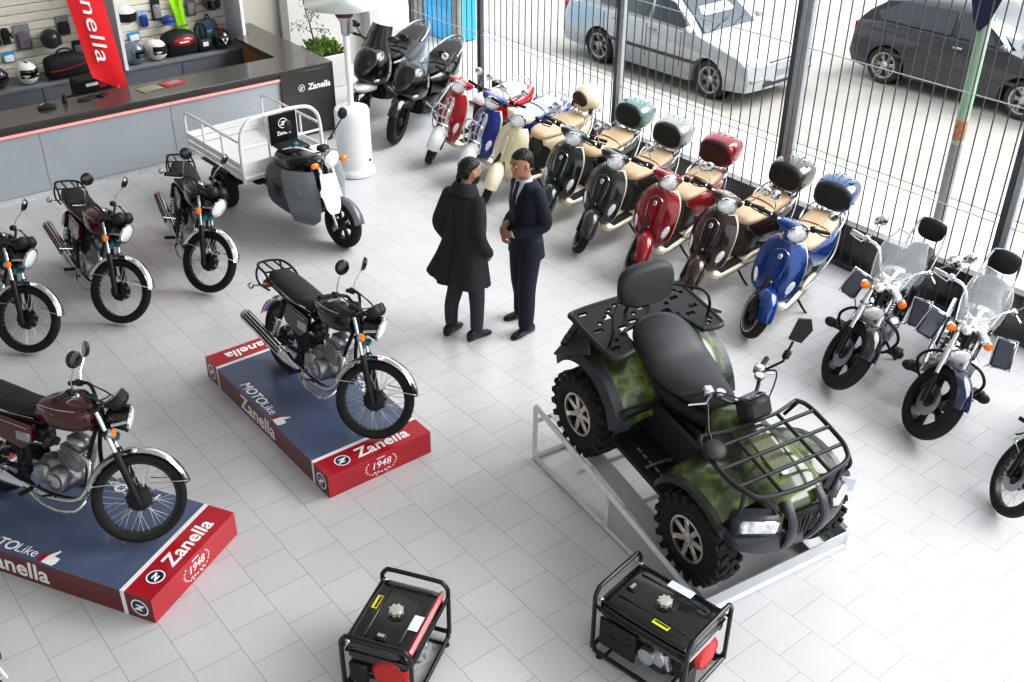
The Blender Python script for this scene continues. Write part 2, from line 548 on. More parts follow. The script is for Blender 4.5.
# ------------------------------------------------------------------ outside
PAVE = mat('pale_concrete_pavement', '#c3c1bb', .85, var=.07, nscale=2.0)
STREET = mat('dusty_asphalt_street', '#a5a29c', .9, var=.14, nscale=1.2)
mb = MB(); mb.box((10.2, 7, -.1), (2.55, 26, .12)); struct(mb.build('pavement', PAVE, smooth=0))
mb = MB(); mb.box((11.55, 7, -.13), (.16, 26, .2), ch=.02); struct(mb.build('kerb', mat('kerb_stone', '#a09d97', .8, var=.1), smooth=0))
mb = MB(); mb.box((16.6, 8, -.28), (10.2, 32, .1)); struct(mb.build('street', STREET, smooth=0))
mb = MB(); mb.box((22.6, 10, -.18), (2.4, 40, .24)); struct(mb.build('far_pavement', mat('brick_red_pavement_edge', '#b58a74', .85, var=.2, nscale=6), smooth=0))
mb = MB(); mb.box((29, 10, -.2), (10.5, 44, .3)); struct(mb.build('far_ground', mat('yellow_green_verge', '#c6d07c', .9, var=.25, nscale=3), smooth=0))  # mottled yellow-green grass colour

# ------------------------------------------------------------------ fence of round bars
FEN = mat('fence_grey_with_glare', '#585d62', .4, .4, var=.08)  # grey lightened to put daylight glare into the bar colour
FENL = mat('fence_light_grey_frame', '#a7adb0', .45, .3, var=.06)
WIRE = mat('fence_tie_rod', '#c4c7c9', .4, .5, var=.05)
posts = [1.45, 4.02, 6.53, 9.08, 11.82, 13.55]
FH = 3.55
def fence():
    for i, y in enumerate(posts):
        lab = {0: 'dark fence post beside the cropped motorcycle at the right edge', 1: 'dark fence post behind the second cruiser motorcycle',
               2: 'thick dark and pale double fence post above the brown scooter', 3: 'fence post with a pale frame in front of the silver car',
               4: 'slim dark fence post above the red and white scooter', 5: 'slim dark fence post nearest the back wall'}[i]
        t = thing('fence_post', lab, 'post', (FX, y, 0), group='fence posts')
        b = MB(); b.box((0, 0, FH / 2), (.055, .055, FH), ch=.006); b.build('upright', FEN, t)
        b = MB(); b.box((0, 0, .006), (.12, .10, .012)); b.build('base_plate', FEN, t)
        if i in (1, 2, 3):
            b = MB(); b.box((.0, -.062, FH / 2), (.06, .06, FH), ch=.005); b.build('pale_frame', FENL, t)
            if i == 2:
                b = MB(); b.box((.0, -.130, FH / 2), (.06, .06, FH), ch=.005); b.build('pale_frame', FENL, t)
    names = ['fence bay at the far right with vertical bars', 'fence bay of vertical bars behind the cruiser motorcycles and black car',
             'fence bay of vertical bars behind the brown and red scooters', 'fence bay of vertical bars in front of the silver car doors',
             'fence bay of vertical bars behind the black scooters', 'short fence bay beside the back wall']
    ends = [-.9] + posts
    for i in range(6):
        y0 = ends[i] + .04; y1 = ends[i + 1] - .04
        if i in (2, 3, 4) : pass
        if i in (1, 3): y1 = ends[i + 1] - .10
        if i == 2: y1 = ends[i + 1] - .17
        t = thing('bar_fence', names[i], 'fence', (FX, 0, 0), group='fence bays')
        b = MB(); n = max(2, int(round((y1 - y0) / .131)))
        for k in range(n + 1):
            y = y0 + .03 + (y1 - y0 - .06) * k / n
            b.tube([(0, y, .03), (0, y, FH)], .0068, 8)
        b.build('bars', FEN, t)
        b = MB(); b.box((0, (y0 + y1) / 2, .03), (.04, y1 - y0, .03)); b.build('bottom_rail', FEN, t)
        for z in (1.06, 2.12):
            b = MB(); b.tube([(-.016, y0, z), (-.016, y1, z)], .006, 6); b.build('tie_rod', WIRE, t)
fence()
# low dark wall just outside the bars
mb = MB(); mb.box((FX + .16, 5.0, .19), (.12, 13.4, .46), ch=.004); struct(mb.build('trim_4', multi_mat('dark_marbled_plinth', ['#3a3533', (.0, '#1c1716'), (.42, '#2b2422'), (.55, '#5c5957'), (.7, '#8b8985')], scale=1.3, rough=.25, coat=.4), smooth=0))
# ------------------------------------------------------------------ standard motorcycles
S42 = R(42)
def arc_fender(mb, c, r, w, a0, a1, n=18, crown=.03, th=.004):
    rows = []
    for i in range(n + 1):
        a = R(a0 + (a1 - a0) * i / n)
        row = []
        for k in range(7):
            u = -1 + 2 * k / 6
            rr = r - crown * abs(u) ** 2.2
            row.append((c[0] + rr * math.cos(a), c[1] + u * w / 2, c[2] + rr * math.sin(a)))
        rows.append(row)
    mb.sheet(rows, th)
def lamp(mb_shell, mb_lens, c, r, d, tilt=0.0, T=None):
    M = TR(*c) @ Matrix.Rotation(tilt, 4, 'Y') @ AXX
    mb_shell.lathe([(.012, -d), (r * .55, -d * .92), (r * .86, -d * .55), (r, -d * .1), (r * 1.03, 0), (r * .9, .004)], 22, M)
    mb_lens.lathe([(r * .94, .003), (r * .8, .016), (r * .45, .026), (.0001, .03)], 22, M, caps=False)

def make_moto(name, steer, tank_mat, label, group=None, disc=False, rack=True):
    t = thing(name, label, 'motorcycle', group=group)
    T = steer_mat((.40, 0, .77), (-.454, 0, .891), steer)
    fa = Vector((.64, 0, .305)); u = Vector((-.454, 0, .891))
    # wheels
    wheel('front_wheel', t, (.64, 0, .305), .305, .255, .072, T, 'spoke', .082)
    wheel('rear_wheel', t, (-.62, 0, .302), .302, .245, .088, None, 'spoke', .078)
    if disc:
        mb = MB(T); mb.ring_lathe([(.07, -.052), (.125, -.052), (.125, -.047), (.07, -.047)], 28, TR(.64, 0, .305) @ AXY); mb.build('brake_disc', STEEL, t)
    # fork
    mb = MB(T)
    for s in (-1, 1):
        o = Vector((0, s * .088, 0))
        mb.tube([fa + o - u * .03, fa + o + u * .02, fa + o + u * .33, fa + o + u * .36], [.020, .026, .026, .022], 12)
    for sv in (.50, .665):
        mb.box(fa + u * sv, (.07, .23, .03), Matrix.Rotation(R(-27), 3, 'Y'), .008)
    mb.tube([fa + Vector((0, -.12, 0)), fa + Vector((0, .12, 0))], .012, 8)
    f = mb.build('front_fork', BLKSAT, t)
    for s in (-1, 1):
        mb = MB(T)
        o = Vector((0, s * .088, 0)); mb.tube([fa + o + u * .35, fa + o + u * .67], .0165, 10)
        mb.build('fork_tube', CHROME, f)
    # front fender with braces
    mb = MB(T); arc_fender(mb, (.64, 0, .305), .342, .105, 22, 172)
    fd = mb.build('front_fender', CHROME, t)
    for s in (-1, 1):
        mb = MB(T)
        for a in (24, 168):
            mb.tube([(.64 + .335 * math.cos(R(a)), s * .05, .305 + .335 * math.sin(R(a))), (.64 + .06 * math.cos(R(a)), s * .082, .305 + .12)], .004, 6)
        mb.build('fender_brace', CHROME, fd)
    # headlight + gauges
    ms, ml = MB(T), MB(T); lamp(ms, ml, (.545, 0, .84), .092, .15, R(6), T)
    h = ms.build('headlight', BLKGLOSS, t); ml.build('lens', LENS, h)
    mb = MB(T); mb.ring_lathe([(.089, -.006), (.099, -.004), (.099, .010), (.089, .010)], 24, TR(.545, 0, .84) @ Matrix.Rotation(R(6), 4, 'Y') @ AXX); mb.build('rim_ring', CHROME, h)
    mb = MB(T)
    for s in (-1, 1): mb.tube([(.44, s * .1, .80), (.535, s * .098, .83)], .012, 6)
    mb.build('headlight_bracket', CHROME, h)
    mb = MB(T)
    for s in (-1, 1):
        M = TR(.45, s * .070, .975) @ Matrix.Rotation(R(-48), 4, 'Y')
        mb.lathe([(.035, -.075), (.062, -.05), (.066, 0), (.06, .012)], 18, M)
    mb.box((.41, 0, .93), (.05, .16, .03), Matrix.Rotation(R(-48), 3, 'Y'), .008)
    g = mb.build('instrument_cluster', BLKPL, t)
    mb = MB(T)
    for s in (-1, 1):
        M = TR(.45, s * .070, .975) @ Matrix.Rotation(R(-48), 4, 'Y'); mb.lathe([(.054, .0125), (.001, .0135)], 18, M, caps=False)
    mb.build('gauge_face', mat('gauge_glass', '#23262b', .1, coat=.8), g)
    # turn signals
    for s in (-1, 1):
        mb = MB(T); mb.tube([(.42, s * .08, .77), (.45, s * .17, .765)], .008, 6)
        mb.lathe([(.012, -.035), (.03, -.025), (.034, 0)], 14, TR(.455, s * .175, .765) @ AXX)
        q = mb.build('turn_signal', CHROME, t)
        mb = MB(T); mb.lathe([(.033, 0), (.03, .014), (.015, .026), (.0001, .028)], 14, TR(.455, s * .175, .765) @ AXX); mb.build('amber_lens', AMBER, q)
    # handlebar, grips, levers, mirrors
    mb = MB(T)
    bar = cat([(.13, -.385, .995), (.19, -.25, 1.02), (.27, -.16, 1.03), (.325, -.07, .955), (.325, .07, .955), (.27, .16, 1.03), (.19, .25, 1.02), (.13, .385, .995)], 5)
    mb.tube(bar, .0115, 8); hb = mb.build('handlebar', BLKSAT, t)
    for s in (-1, 1):
        mb = MB(T)
        mb.tube([(.128, s * .39, .995), (.178, s * .272, 1.016)], [.0175, .0165], 10)
        mb.build('grip', RUBBER, hb)
    for s in (-1, 1):
        mb = MB(T)
        mb.box((.20, s * .235, 1.025), (.05, .06, .045), Matrix.Rotation(s * .35, 3, 'Z'), .01)
        mb.box((.30, s * .06, .955), (.05, .03, .05), None, .008)
        mb.tube(cat([(.33, s * .05, .93), (.40, s * .2, .96), (.26, s * .24, 1.02)], 5), .005, 6)
        mb.tube(cat([(.40, s * .05, .88), (.47, s * .13, .93), (.27, s * .24, 1.02)], 5), .004, 6)
        mb.build('switch_pod', BLKPL, hb)
    for s in (-1, 1):
        mb = MB(T)
        mb.tube([(.225, s * .24, 1.02), (.245, s * .3, 1.01), (.20, s * .40, .99)], [.007, .006, .005], 6)
        mb.build('lever', ALUL, hb)
    for s in (-1, 1):
        mb = MB(T); mb.tube([(.21, s * .23, 1.03), (.20, s * .255, 1.10), (.215, s * .30, 1.195)], .0055, 6)
        mi = mb.build('mirror', CHROME, t)
        M = TR(.215, s * .305, 1.245) @ Matrix.Rotation(R(18 if s > 0 else -45), 4, 'Z') @ AXX
        mb = MB(T); mb.lathe([(.02, .03), (.045, .022), (.058, 0), (.057, -.006)], 20, M); mb.build('mirror_shell', BLKGLOSS, mi)
        mb = MB(T); mb.lathe([(.0545, -.007), (.0001, -.0075)], 20, M, caps=False); mb.build('mirror_glass', MIRROR, mi)
    # tank
    mb = MB()
    loftx(mb, [(.35, .035, .80, .87), (.335, .075, .765, .90), (.27, .115, .725, .925), (.17, .138, .705, .935), (.05, .138, .70, .925), (-.05, .112, .705, .895), (-.12, .09, .715, .85), (-.135, .05, .74, .82)], 24, 2.8, 4)
    tk = mb.build('fuel_tank', tank_mat, t)
    mb = MB(); mb.lathe([(.032, 0), (.034, .012), (.026, .02), (.0001, .022)], 16, TR(.16, 0, .932)); mb.build('fuel_cap', CHROME, tk)
    mb = MB()
    for s in (-1, 1):
        mb.tube(cat([(.26, s * .108, .89), (.12, s * .135, .885), (-.02, s * .121, .875), (-.07, s * .106, .86), (-.03, s * .119, .845), (.10, s * .139, .842)], 5), .0035, 5)
    mb.build('chrome_trim', CHROME, tk)
    # seat with pleats
    keys = [(-.08, .075, .745, .80), (-.13, .10, .74, .815), (-.3, .125, .73, .80), (-.45, .13, .735, .815), (-.62, .125, .75, .835), (-.76, .105, .765, .84), (-.82, .06, .78, .825)]
    mb = MB(); n = 60
    rings = []
    for i in range(n + 1):
        x = -.08 - .74 * i / n
        kk = sorted([(-k[0],) + k[1:] for k in keys])
        hw, z0, z1 = interp(kk, -x)
        rip = .006 * abs(math.sin((x + .08) * PI / .045)) if -.78 < x < -.14 else 0
        rings.append(secx(x, hw, z0, z1 + rip, 18, 3.0))
    mb.loft(rings); se_ = mb.build('seat', VINYL, t)
    for s in (-1, 1):
        mb = MB()
        mb.tube([(-.12, s * .102, .745), (-.45, s * .132, .742), (-.76, s * .108, .77)], .004, 5)
        mb.build('seat_trim', CHROME, se_)
    # side covers
    for s in (-1, 1):
        mb = MB(); y = s * .115
        mb.prism([(-.12, .70), (-.42, .72), (-.50, .62), (-.44, .54), (-.22, .50), (-.12, .58)], 'y', y - .018, y + .018)
        sc_ = mb.build('side_cover', tank_mat, t)
        mb = MB(); mb.tube([(-.15, s * .136, .67), (-.42, s * .136, .685)], .006, 6); mb.box((-.2, s * .134, .60), (.12, .008, .07), None, .003); mb.build('side_badge', ALUL, sc_)
    # frame
    mb = MB()
    for s in (-1, 1):
        mb.tube(cat([(.34, s * .02, .76), (.285, s * .05, .55), (.25, s * .09, .27), (.12, s * .11, .20), (-.18, s * .11, .21), (-.26, s * .11, .36), (-.22, s * .10, .62)], 4), .015, 8)
        mb.tube([(-.1, s * .06, .70), (-.45, s * .115, .72), (-.80, s * .10, .76)], .013, 8)
        mb.tube([(-.24, s * .11, .36), (-.48, s * .12, .70)], .011, 8)
    mb.tube([(.36, 0, .83), (.3, 0, .74), (-.1, 0, .72)], .026, 8)
    mb.tube([(.43, 0, .70), (.335, 0, .90)], .034, 12)
    mb.build('frame', BLKSAT, t)
    mb = MB()
    for s in (-1, 1): mb.tube([(-.2, s * .10, .33), (-.62, s * .10, .302)], [.02, .016], 8)
    mb.tube([(-.62, -.13, .302), (-.62, .13, .302)], .010, 8); mb.tube([(-.2, -.1, .33), (-.2, .1, .33)], .018, 8)
    mb.build('swingarm', BLKSAT, t)
    for s in (-1, 1):
        mb = MB(); mb.tube([(-.47, s * .13, .70), (-.53, s * .13, .54)], .026, 10)
        sh = mb.build('shock_absorber', BLKSAT, t)
        mb = MB(); pts = []
        for k in range(64):
            a = k * PI / 4; q = k / 63
            pts.append((-.53 - .06 * q + .022 * math.cos(a), s * .13 + .022 * math.sin(a), .54 - .17 * q))
        mb.tube(pts, .0045, 5); mb.tube([(-.53, s * .13, .54), (-.60, s * .13, .34)], .010, 8); mb.build('spring', CHROME, sh)
    # engine
    mb = MB()
    mb.ell((.0, 0, .34), (.21, .10, .12)); mb.box((.02, 0, .36), (.30, .16, .16), None, .04)
    for s in (-1, 1):
        mb.lathe([(.02, .035), (.075, .03), (.092, 0), (.096, -.06)], 22, TR(.06 if s < 0 else .04, s * .125, .33) @ (AXY if s > 0 else Matrix.Rotation(R(90), 4, 'X')))
        mb.box((-.1, s * .10, .33), (.14, .06, .14), None, .025)
    e = mb.build('engine', ALU, t)
    mb = MB(); Rt = Matrix.Rotation(R(14), 3, 'Y'); ax = Rt @ Vector((0, 0, 1))
    for k in range(8):
        mb.box(Vector((.12, 0, .43)) + ax * (.021 * k), (.17, .18, .010), Rt, .004)
    mb.box(Vector((.12, 0, .43)) + ax * .075, (.125, .13, .17), Rt, .02)
    mb.box(Vector((.12, 0, .43)) + ax * .19, (.15, .13, .07), Rt, .025)
    mb.build('cylinder_fins', ALU, e)
    mb = MB(); mb.tube([(-.01, -.02, .56), (-.12, -.04, .58)], [.03, .035], 12); mb.ell((-.06, -.045, .57), (.04, .05, .05)); mb.box((-.14, 0, .58), (.1, .13, .11), None, .02); mb.build('carburettor', DKMETAL, e)
    mb = MB()
    mb.lathe([(.0001, .009), (.05, .007), (.06, 0)], 20, TR(.06, -.163, .33) @ Matrix.Rotation(R(90), 4, 'X'))
    mb.build('engine_cover', ALUL, e)
    mb = MB(); mb.prism([(-.3, .26), (-.62, .25), (-.68, .30), (-.62, .35), (-.3, .39), (-.22, .33)], 'y', .095, .125); mb.build('chain_case', BLKSAT, t)
    # exhaust
    mb = MB()
    mb.tube(cat([(.19, -.05, .55), (.30, -.07, .50), (.31, -.10, .36), (.22, -.13, .23), (.0, -.15, .20), (-.22, -.165, .25)], 5), .019, 10)
    ex = mb.build('exhaust_pipe', CHROME, t)
    mb = MB(); mb.tube([(-.2, -.165, .235), (-.27, -.17, .25), (-.34, -.175, .268), (-.96, -.195, .395), (-.98, -.196, .40)], [.022, .034, .048, .052, .040], 16); mf = mb.build('muffler', CHROME, ex)
    mb = MB()
    for k in range(3):
        a = R(20 + 30 * k); o = Vector((0, -math.cos(a) * .052, math.sin(a) * .052))
        mb.tube([Vector((-.40, -.177, .280)) + o, Vector((-.92, -.194, .387)) + o], .008, 5)
    mb.tube([(-.978, -.196, .3985), (-.988, -.1965, .4005)], .028, 12)
    mb.build('heat_strips', BLKSAT, ex)
    # foot rests, brake pedal, guard tube
    mb = MB()
    for s in (-1, 1):
        mb.tube(cat([(.30, s * .06, .30), (.24, s * .17, .17), (.02, s * .2, .155), (-.16, s * .17, .20)], 5), .012, 8)
        mb.tube([(-.12, s * .12, .24), (-.12, s * .27, .25)], .011, 8); mb.tube([(-.36, s * .13, .36), (-.38, s * .25, .37)], .009, 8)
    mb.build('engine_guard', CHROME, t)
    for s in (-1, 1):
        mb = MB(); mb.tube([(-.12, s * .18, .248), (-.12, s * .285, .252)], .017, 8); mb.build('foot_peg', RUBBER, t)
    mb = MB(); mb.tube([(-.02, -.19, .22), (.10, -.2, .27), (.13, -.22, .27)], .008, 6); mb.build('brake_pedal', BLKSAT, t)
    mb = MB(); mb.tube([(-.06, .12, .21), (-.12, .26, .045)], [.011, .009], 8); mb.box((-.125, .265, .048), (.05, .04, .012)); mb.build('side_stand', BLKSAT, t)
    # rear fender, tail light, signals
    mb = MB(); arc_fender(mb, (-.62, 0, .302), .345, .13, 60, 165, crown=.02); rf = mb.build('rear_fender', CHROME, t)
    mb = MB(); mb.box((-.93, 0, .66), (.06, .10, .07), Matrix.Rotation(R(20), 3, 'Y'), .015); mb.build('tail_light', REDLENS, rf)
    for s in (-1, 1):
        mb = MB(); mb.tube([(-.88, s * .05, .68), (-.90, s * .17, .68)], .007, 6); mb.ell((-.91, s * .18, .68), (.03, .03, .03)); mb.build('rear_signal', CHROME, rf)
    if rack:
        mb = MB()
        loop = cat([(-.66, -.135, .765), (-.77, -.132, .83), (-.94, -.10, .85), (-.94, .10, .85), (-.77, .132, .83), (-.66, .135, .765)], 5)
        mb.tube(loop, .010, 8)
        for y in (-.045, .045): mb.tube([(-.77, y, .842), (-.87, y, .846), (-.95, y, .852)], .008, 8)
        mb.tube([(-.78, -.130, .834), (-.76, 0, .842), (-.78, .130, .834)], .008, 8)
        for s in (-1, 1): mb.tube(cat([(-.93, s * .10, .848), (-.93, s * .12, .77), (-.88, s * .12, .70), (-.72, s * .12, .70)], 4), .009, 8)
        mb.build('luggage_rack', BLKSAT, t)
    # horn and cables
    mb = MB(T); mb.lathe([(.0001, -.01), (.035, -.008), (.04, .01), (.02, .02)], 16, TR(.45, -.03, .70) @ AXX); mb.box((.47, .03, .71), (.04, .07, .05), None, .01); mb.build('horn', TEAL, t)
    return t
# ------------------------------------------------------------------ scooters
TAN = mat('tan_seat_leather', '#c3aa8d', 0.45, var=.06, bump=.08)
CREAM = mat('cream_paint', '#e6dcc0', 0.22, coat=.6, var=.03)
IVORY = mat('ivory_plastic', '#e3dccb', 0.35, coat=.2, var=.03)
BLUEP = mat('metallic_blue_paint', '#0d3f86', 0.18, .35, coat=.9, var=.06)
BROWNP = mat('dark_brown_paint', '#33211d', 0.18, .2, coat=.9, var=.06)
REDP = mat('deep_red_paint', '#8c0f1c', 0.18, .15, coat=.9, var=.05)
GREYP = mat('graphite_paint', '#33322f', 0.2, .3, coat=.9, var=.06)
GREENP = mat('dark_green_paint', '#10241f', 0.18, .2, coat=.9, var=.06)
CASELID = mat('smoke_case_lid', '#55514e', 0.08, 0.2, coat=1.0, var=.06)

def make_scooter(name, label, paint, group=None, seat=TAN, fender=None, inner=IVORY, case='pad', rack=False, steer=R(38), lidm=CASELID, pad=BLKPL, side=None):
    t = thing(name, label, 'scooter', group=group)
    T = steer_mat((.50, 0, .6), (-.42, 0, .907), steer)
    fender = fender or paint; side = side or paint
    wheel('front_wheel', t, (.65, 0, .235), .235, .150, .095, T, 5, .06, 32, rimmat=BLKSAT, wall=True)
    wheel('rear_wheel', t, (-.60, 0, .235), .235, .150, .10, None, 5, .07, 32)
    # fork and front fender
    mb = MB(T)
    mb.tube([(.65, .075, .235), (.60, .075, .42), (.52, .03, .60)], [.018, .02, .022], 8); mb.tube([(.65, -.075, .235), (.60, -.075, .42), (.52, -.03, .60)], [.018, .02, .022], 8)
    mb.build('front_fork', DKMETAL, t)
    mb = MB(T); rows = []
    for i in range(17):
        a = R(22 + 122 * i / 16); row = []
        ext = .075 + .012 * math.sin(PI * i / 16)
        for k in range(11):
            u = -1 + 2 * k / 10
            rr = .275 + .02 * math.sin(PI * i / 16) - .085 * abs(u) ** 2.6
            row.append((.65 + rr * math.cos(a), u * ext, .235 + rr * math.sin(a)))
        rows.append(row)
    mb.sheet(rows, .006); mb.build('front_fender', fender, t)
    # leg shield: outer painted skin and inner ivory skin
    keys = [(.29, .50, .095), (.36, .545, .165), (.46, .55, .215), (.60, .525, .235), (.74, .48, .228), (.84, .44, .19), (.91, .41, .125)]
    kk = cat([Vector((k[1], k[2], k[0])) for k in keys], 3)
    def shield(off, scale, th):
        rows = []
        for p in kk:
            row = []
            for k in range(15):
                u = -1 + 2 * k / 14
                row.append((p.x + off - .095 * abs(u) ** 2.4 - .0 * u, u * p.y * scale, p.z))
            rows.append(row)
        b = MB(); b.sheet(rows[::-1], th); return b
    ls = shield(0, 1, .018).build('leg_shield', paint, t)
    mb = shield(-.032, .985, .02); mb.build('inner_shield', inner, t)
    # raised centre rib, badge and front indicators
    mb = MB(); mb.tube(cat([(.552, 0, .40), (.556, 0, .5), (.53, 0, .62), (.487, 0, .76), (.45, 0, .86)], 4), .02, 8, flat=.6); mb.build('centre_rib', paint, ls)
    mb = MB(); mb.ell((.495, 0, .80), (.008, .022, .028), Matrix.Rotation(R(-18), 3, 'Y')); mb.ell((.555, 0, .55), (.006, .016, .016))
    for s in (-1, 1): mb.tube(cat([(.535, s * .06, .60), (.50, s * .075, .72), (.465, s * .07, .82), (.452, 0, .865)], 4), .003, 5)
    mb.build('badge_and_trim', CHROME, ls)
    for s in (-1, 1):
        mb = MB(); mb.ell((.487, s * .158, .50), (.016, .040, .105), Matrix.Rotation(s * R(32), 3, 'Z') @ Matrix.Rotation(s * R(-20), 3, 'X')); mb.build('front_indicator', LENS, ls)
    # headset
    T0, T = T, T @ TR(-.035, 0, .045)
    mb = MB(T)
    loftx(mb, [(.20, .05, .955, .985), (.25, .15, .93, 1.0), (.33, .155, .90, 1.03), (.39, .10, .90, 1.05), (.435, .085, .905, 1.055), (.445, .07, .92, 1.045)], 20, 2.2, 3)
    mb.tube([(.40, 0, .86), (.36, 0, .95)], [.07, .08], 14)
    hs = mb.build('handlebar_cowl', paint, t)
    ms, ml = MB(T), MB(T); lamp(ms, ml, (.455, 0, .98), .082, .05, R(4))
    hl = ms.build('headlight', CHROME, t); ml.build('lens', LENS, hl)
    mb = MB(T); mb.ring_lathe([(.076, .0), (.092, -.004), (.092, .010), (.080, .016)], 26, TR(.455, 0, .98) @ Matrix.Rotation(R(4), 4, 'Y') @ AXX); mb.build('rim_ring', CHROME, hl)
    mb = MB(T)
    for s in (-1, 1): mb.tube([(.29, s * .12, .975), (.24, s * .36, .985)], .011, 8)
    hb = mb.build('handlebar', CHROME, t)
    for s in (-1, 1):
        mb = MB(T)
        mb.tube([(.262, s * .24, .982), (.238, s * .375, .986)], .018, 10); mb.box((.27, s * .2, .985), (.05, .06, .05), Matrix.Rotation(s * .2, 3, 'Z'), .01)
        mb.build('grip', RUBBER, hb)
    for s in (-1, 1):
        mb = MB(T)
        mb.tube([(.29, s * .2, .99), (.315, s * .29, .98), (.29, s * .37, .975)], .006, 6)
        mb.build('lever', BLKSAT, hb)
    for s in (-1, 1):
        mb = MB(T); mb.tube([(.28, s * .2, 1.0), (.27, s * .25, 1.08), (.26, s * .29, 1.13)], .005, 6)
        mi = mb.build('mirror', CHROME, t)
        M = TR(.26, s * .30, 1.175) @ AXX
        mb = MB(T); mb.lathe([(.02, .025), (.04, .018), (.048, 0), (.047, -.004)], 18, M); mb.build('mirror_shell', CHROME, mi)
        mb = MB(T); mb.lathe([(.044, -.005), (.0001, -.0055)], 18, M, caps=False); mb.build('mirror_glass', MIRROR, mi)
    T = T0
    # floorboard, mats, trim strip
    mb = MB(); loftx(mb, [(.47, .10, .25, .33), (.40, .16, .215, .285), (.2, .175, .205, .27), (-.08, .175, .205, .27), (-.2, .16, .21, .29)], 20, 4.5, 3)
    fb = mb.build('floorboard', inner, t)
    for s in (-1, 1):
        mb = MB()
        mb.box((.14, s * .10, .272), (.38, .10, .012), None, .004)
        mb.build('rubber_mat', RUBBER, fb)
    for s in (-1, 1):
        mb = MB()
        mb.tube([(.38, s * .168, .235), (.2, s * .181, .232), (-.1, s * .181, .232), (-.62, s * .17, .33)], .010, 6)
        mb.build('side_trim', STEEL, fb)
    # body under the seat
    mb = MB(); loftx(mb, [(-.03, .10, .27, .66), (-.10, .135, .25, .69), (-.22, .15, .27, .70)], 20, 3.2, 3); mb.build('front_body_panel', mat('dark_storage_panel', '#211a17', .35, coat=.3), t)
    mb = MB(); loftx(mb, [(-.05, .12, .58, .70), (-.16, .155, .46, .715), (-.32, .195, .36, .725), (-.50, .212, .335, .73), (-.70, .185, .38, .735), (-.86, .12, .48, .735), (-.95, .055, .58, .72)], 24, 2.8, 4)
    bd = mb.build('rear_body', side, t)
    mb = MB()
    for s in (-1, 1): mb.tube(cat([(-.05, s * .178, .30), (-.35, s * .215, .36), (-.62, s * .218, .46), (-.84, s * .15, .62), (-.92, s * .09, .72)], 5), .009, 6)
    mb.build('chrome_edge', STEEL, bd)
    for s in (-1, 1):
        mb = MB()
        mb.ell((-.2, s * .165, .28), (.19, .035, .065))
        mb.build('lower_cowl', inner, bd)
    mb = MB(); mb.ell((-.955, 0, .64), (.03, .06, .05)); mb.build('tail_light', REDLENS, bd)
    # seat
    mb = MB(); loftx(mb, [(.0, .07, .70, .735), (-.04, .115, .69, .765), (-.14, .15, .695, .785), (-.3, .165, .70, .785), (-.42, .165, .705, .80), (-.56, .165, .71, .825), (-.70, .145, .72, .825), (-.78, .08, .73, .80)], 24, 2.9, 4)
    SD = Matrix.Translation((0, 0, -.03))
    st = mb.build('seat', seat, t); st.data.transform(SD)
    mb = MB(); rows = []
    mb.tube([(-.415 + .012 * abs(math.cos(a)), .168 * math.cos(a), .735 + .069 * abs(math.sin(a)) ** .6) for a in [PI * k / 20 for k in range(21)]], .007, 6)
    mb.build('seat_strap', mat('brown_seat_strap', '#8a5f38', .5), st).data.transform(SD)
    mb = MB()
    mb.tube(cat([(-.50, .185, .73), (-.62, .20, .80), (-.80, .15, .86), (-.86, 0, .87), (-.80, -.15, .86), (-.62, -.20, .80), (-.50, -.185, .73)], 5), .009, 8)
    gr = mb.build('grab_rail', CHROME, t); gr.data.transform(Matrix.Translation((0, 0, -.05)))
    # engine, muffler, stands
    mb = MB(); mb.box((-.35, .06, .28), (.42, .12, .12), None, .03); mb.ell((-.52, .08, .27), (.17, .06, .10)); mb.build('engine', DKMETAL, t)
    mb = MB(); mb.tube([(-.3, -.10, .22), (-.48, -.14, .24), (-.82, -.15, .30)], [.025, .048, .05], 12); mb.build('muffler', BLKSAT, t)
    mb = MB(); mb.tube([(-.56, .09, .60), (-.62, .09, .28)], .024, 8); mb.tube([(-.56, -.09, .60), (-.62, -.09, .28)], .024, 8); mb.build('shock_absorber', CHROME, t)
    mb = MB(); mb.tube([(.02, .13, .22), (-.02, .215, .10), (-.05, .275, .03)], [.013, .012, .010], 8); mb.box((-.055, .283, .026), (.07, .035, .012), None, .003); mb.build('side_stand', BLKSAT, t)
    if case:
        mb = MB()
        for s in (-1, 1): mb.tube([(-.72, s * .12, .845), (-.80, s * .12, .875), (-1.02, s * .12, .875)], .009, 8)
        mb.tube([(-1.02, -.12, .875), (-1.02, .12, .875)], .009, 8)
        mb.tube([(-.86, .13, .875), (-.90, .06, .70)], .008, 6); mb.tube([(-.86, -.13, .875), (-.90, -.06, .70)], .008, 6)
        mb.build('case_carrier', CHROME, t)
        if case == 'pad':
            mb = MB(); loftx(mb, [(-.715, .16, .90, 1.12), (-.735, .19, .885, 1.15), (-.86, .205, .882, 1.175), (-.99, .195, .882, 1.16), (-1.09, .15, .885, 1.10), (-1.12, .10, .90, 1.05)], 24, 3.2, 3)
            cs = mb.build('top_case', lidm, t)
            mb = MB(); loftx(mb, [(-.695, .13, .94, 1.10), (-.705, .165, .915, 1.135), (-.74, .185, .90, 1.155), (-.78, .185, .90, 1.16)], 24, 2.8, 3); mb.build('back_pad', pad, cs)
            mb = MB(); mb.tube([p for p in secx(-.80, .208, .99, 1.0, 24, 3)], .006, 5, closed=True); mb.build('case_seam', BLKSAT, cs)
            mb = MB()
            for y in (-.07, 0, .07): mb.box((-.98, y, 1.163), (.14, .018, .012), Matrix.Rotation(R(-14), 3, 'Y'), .004)
            mb.build('lid_ribs', CHROME, cs)
        else:
            mb = MB(); mb.ell((-.87, 0, 1.03), (.19, .165, .17), None, 24, 14); cs = mb.build('top_case', CREAM, t)
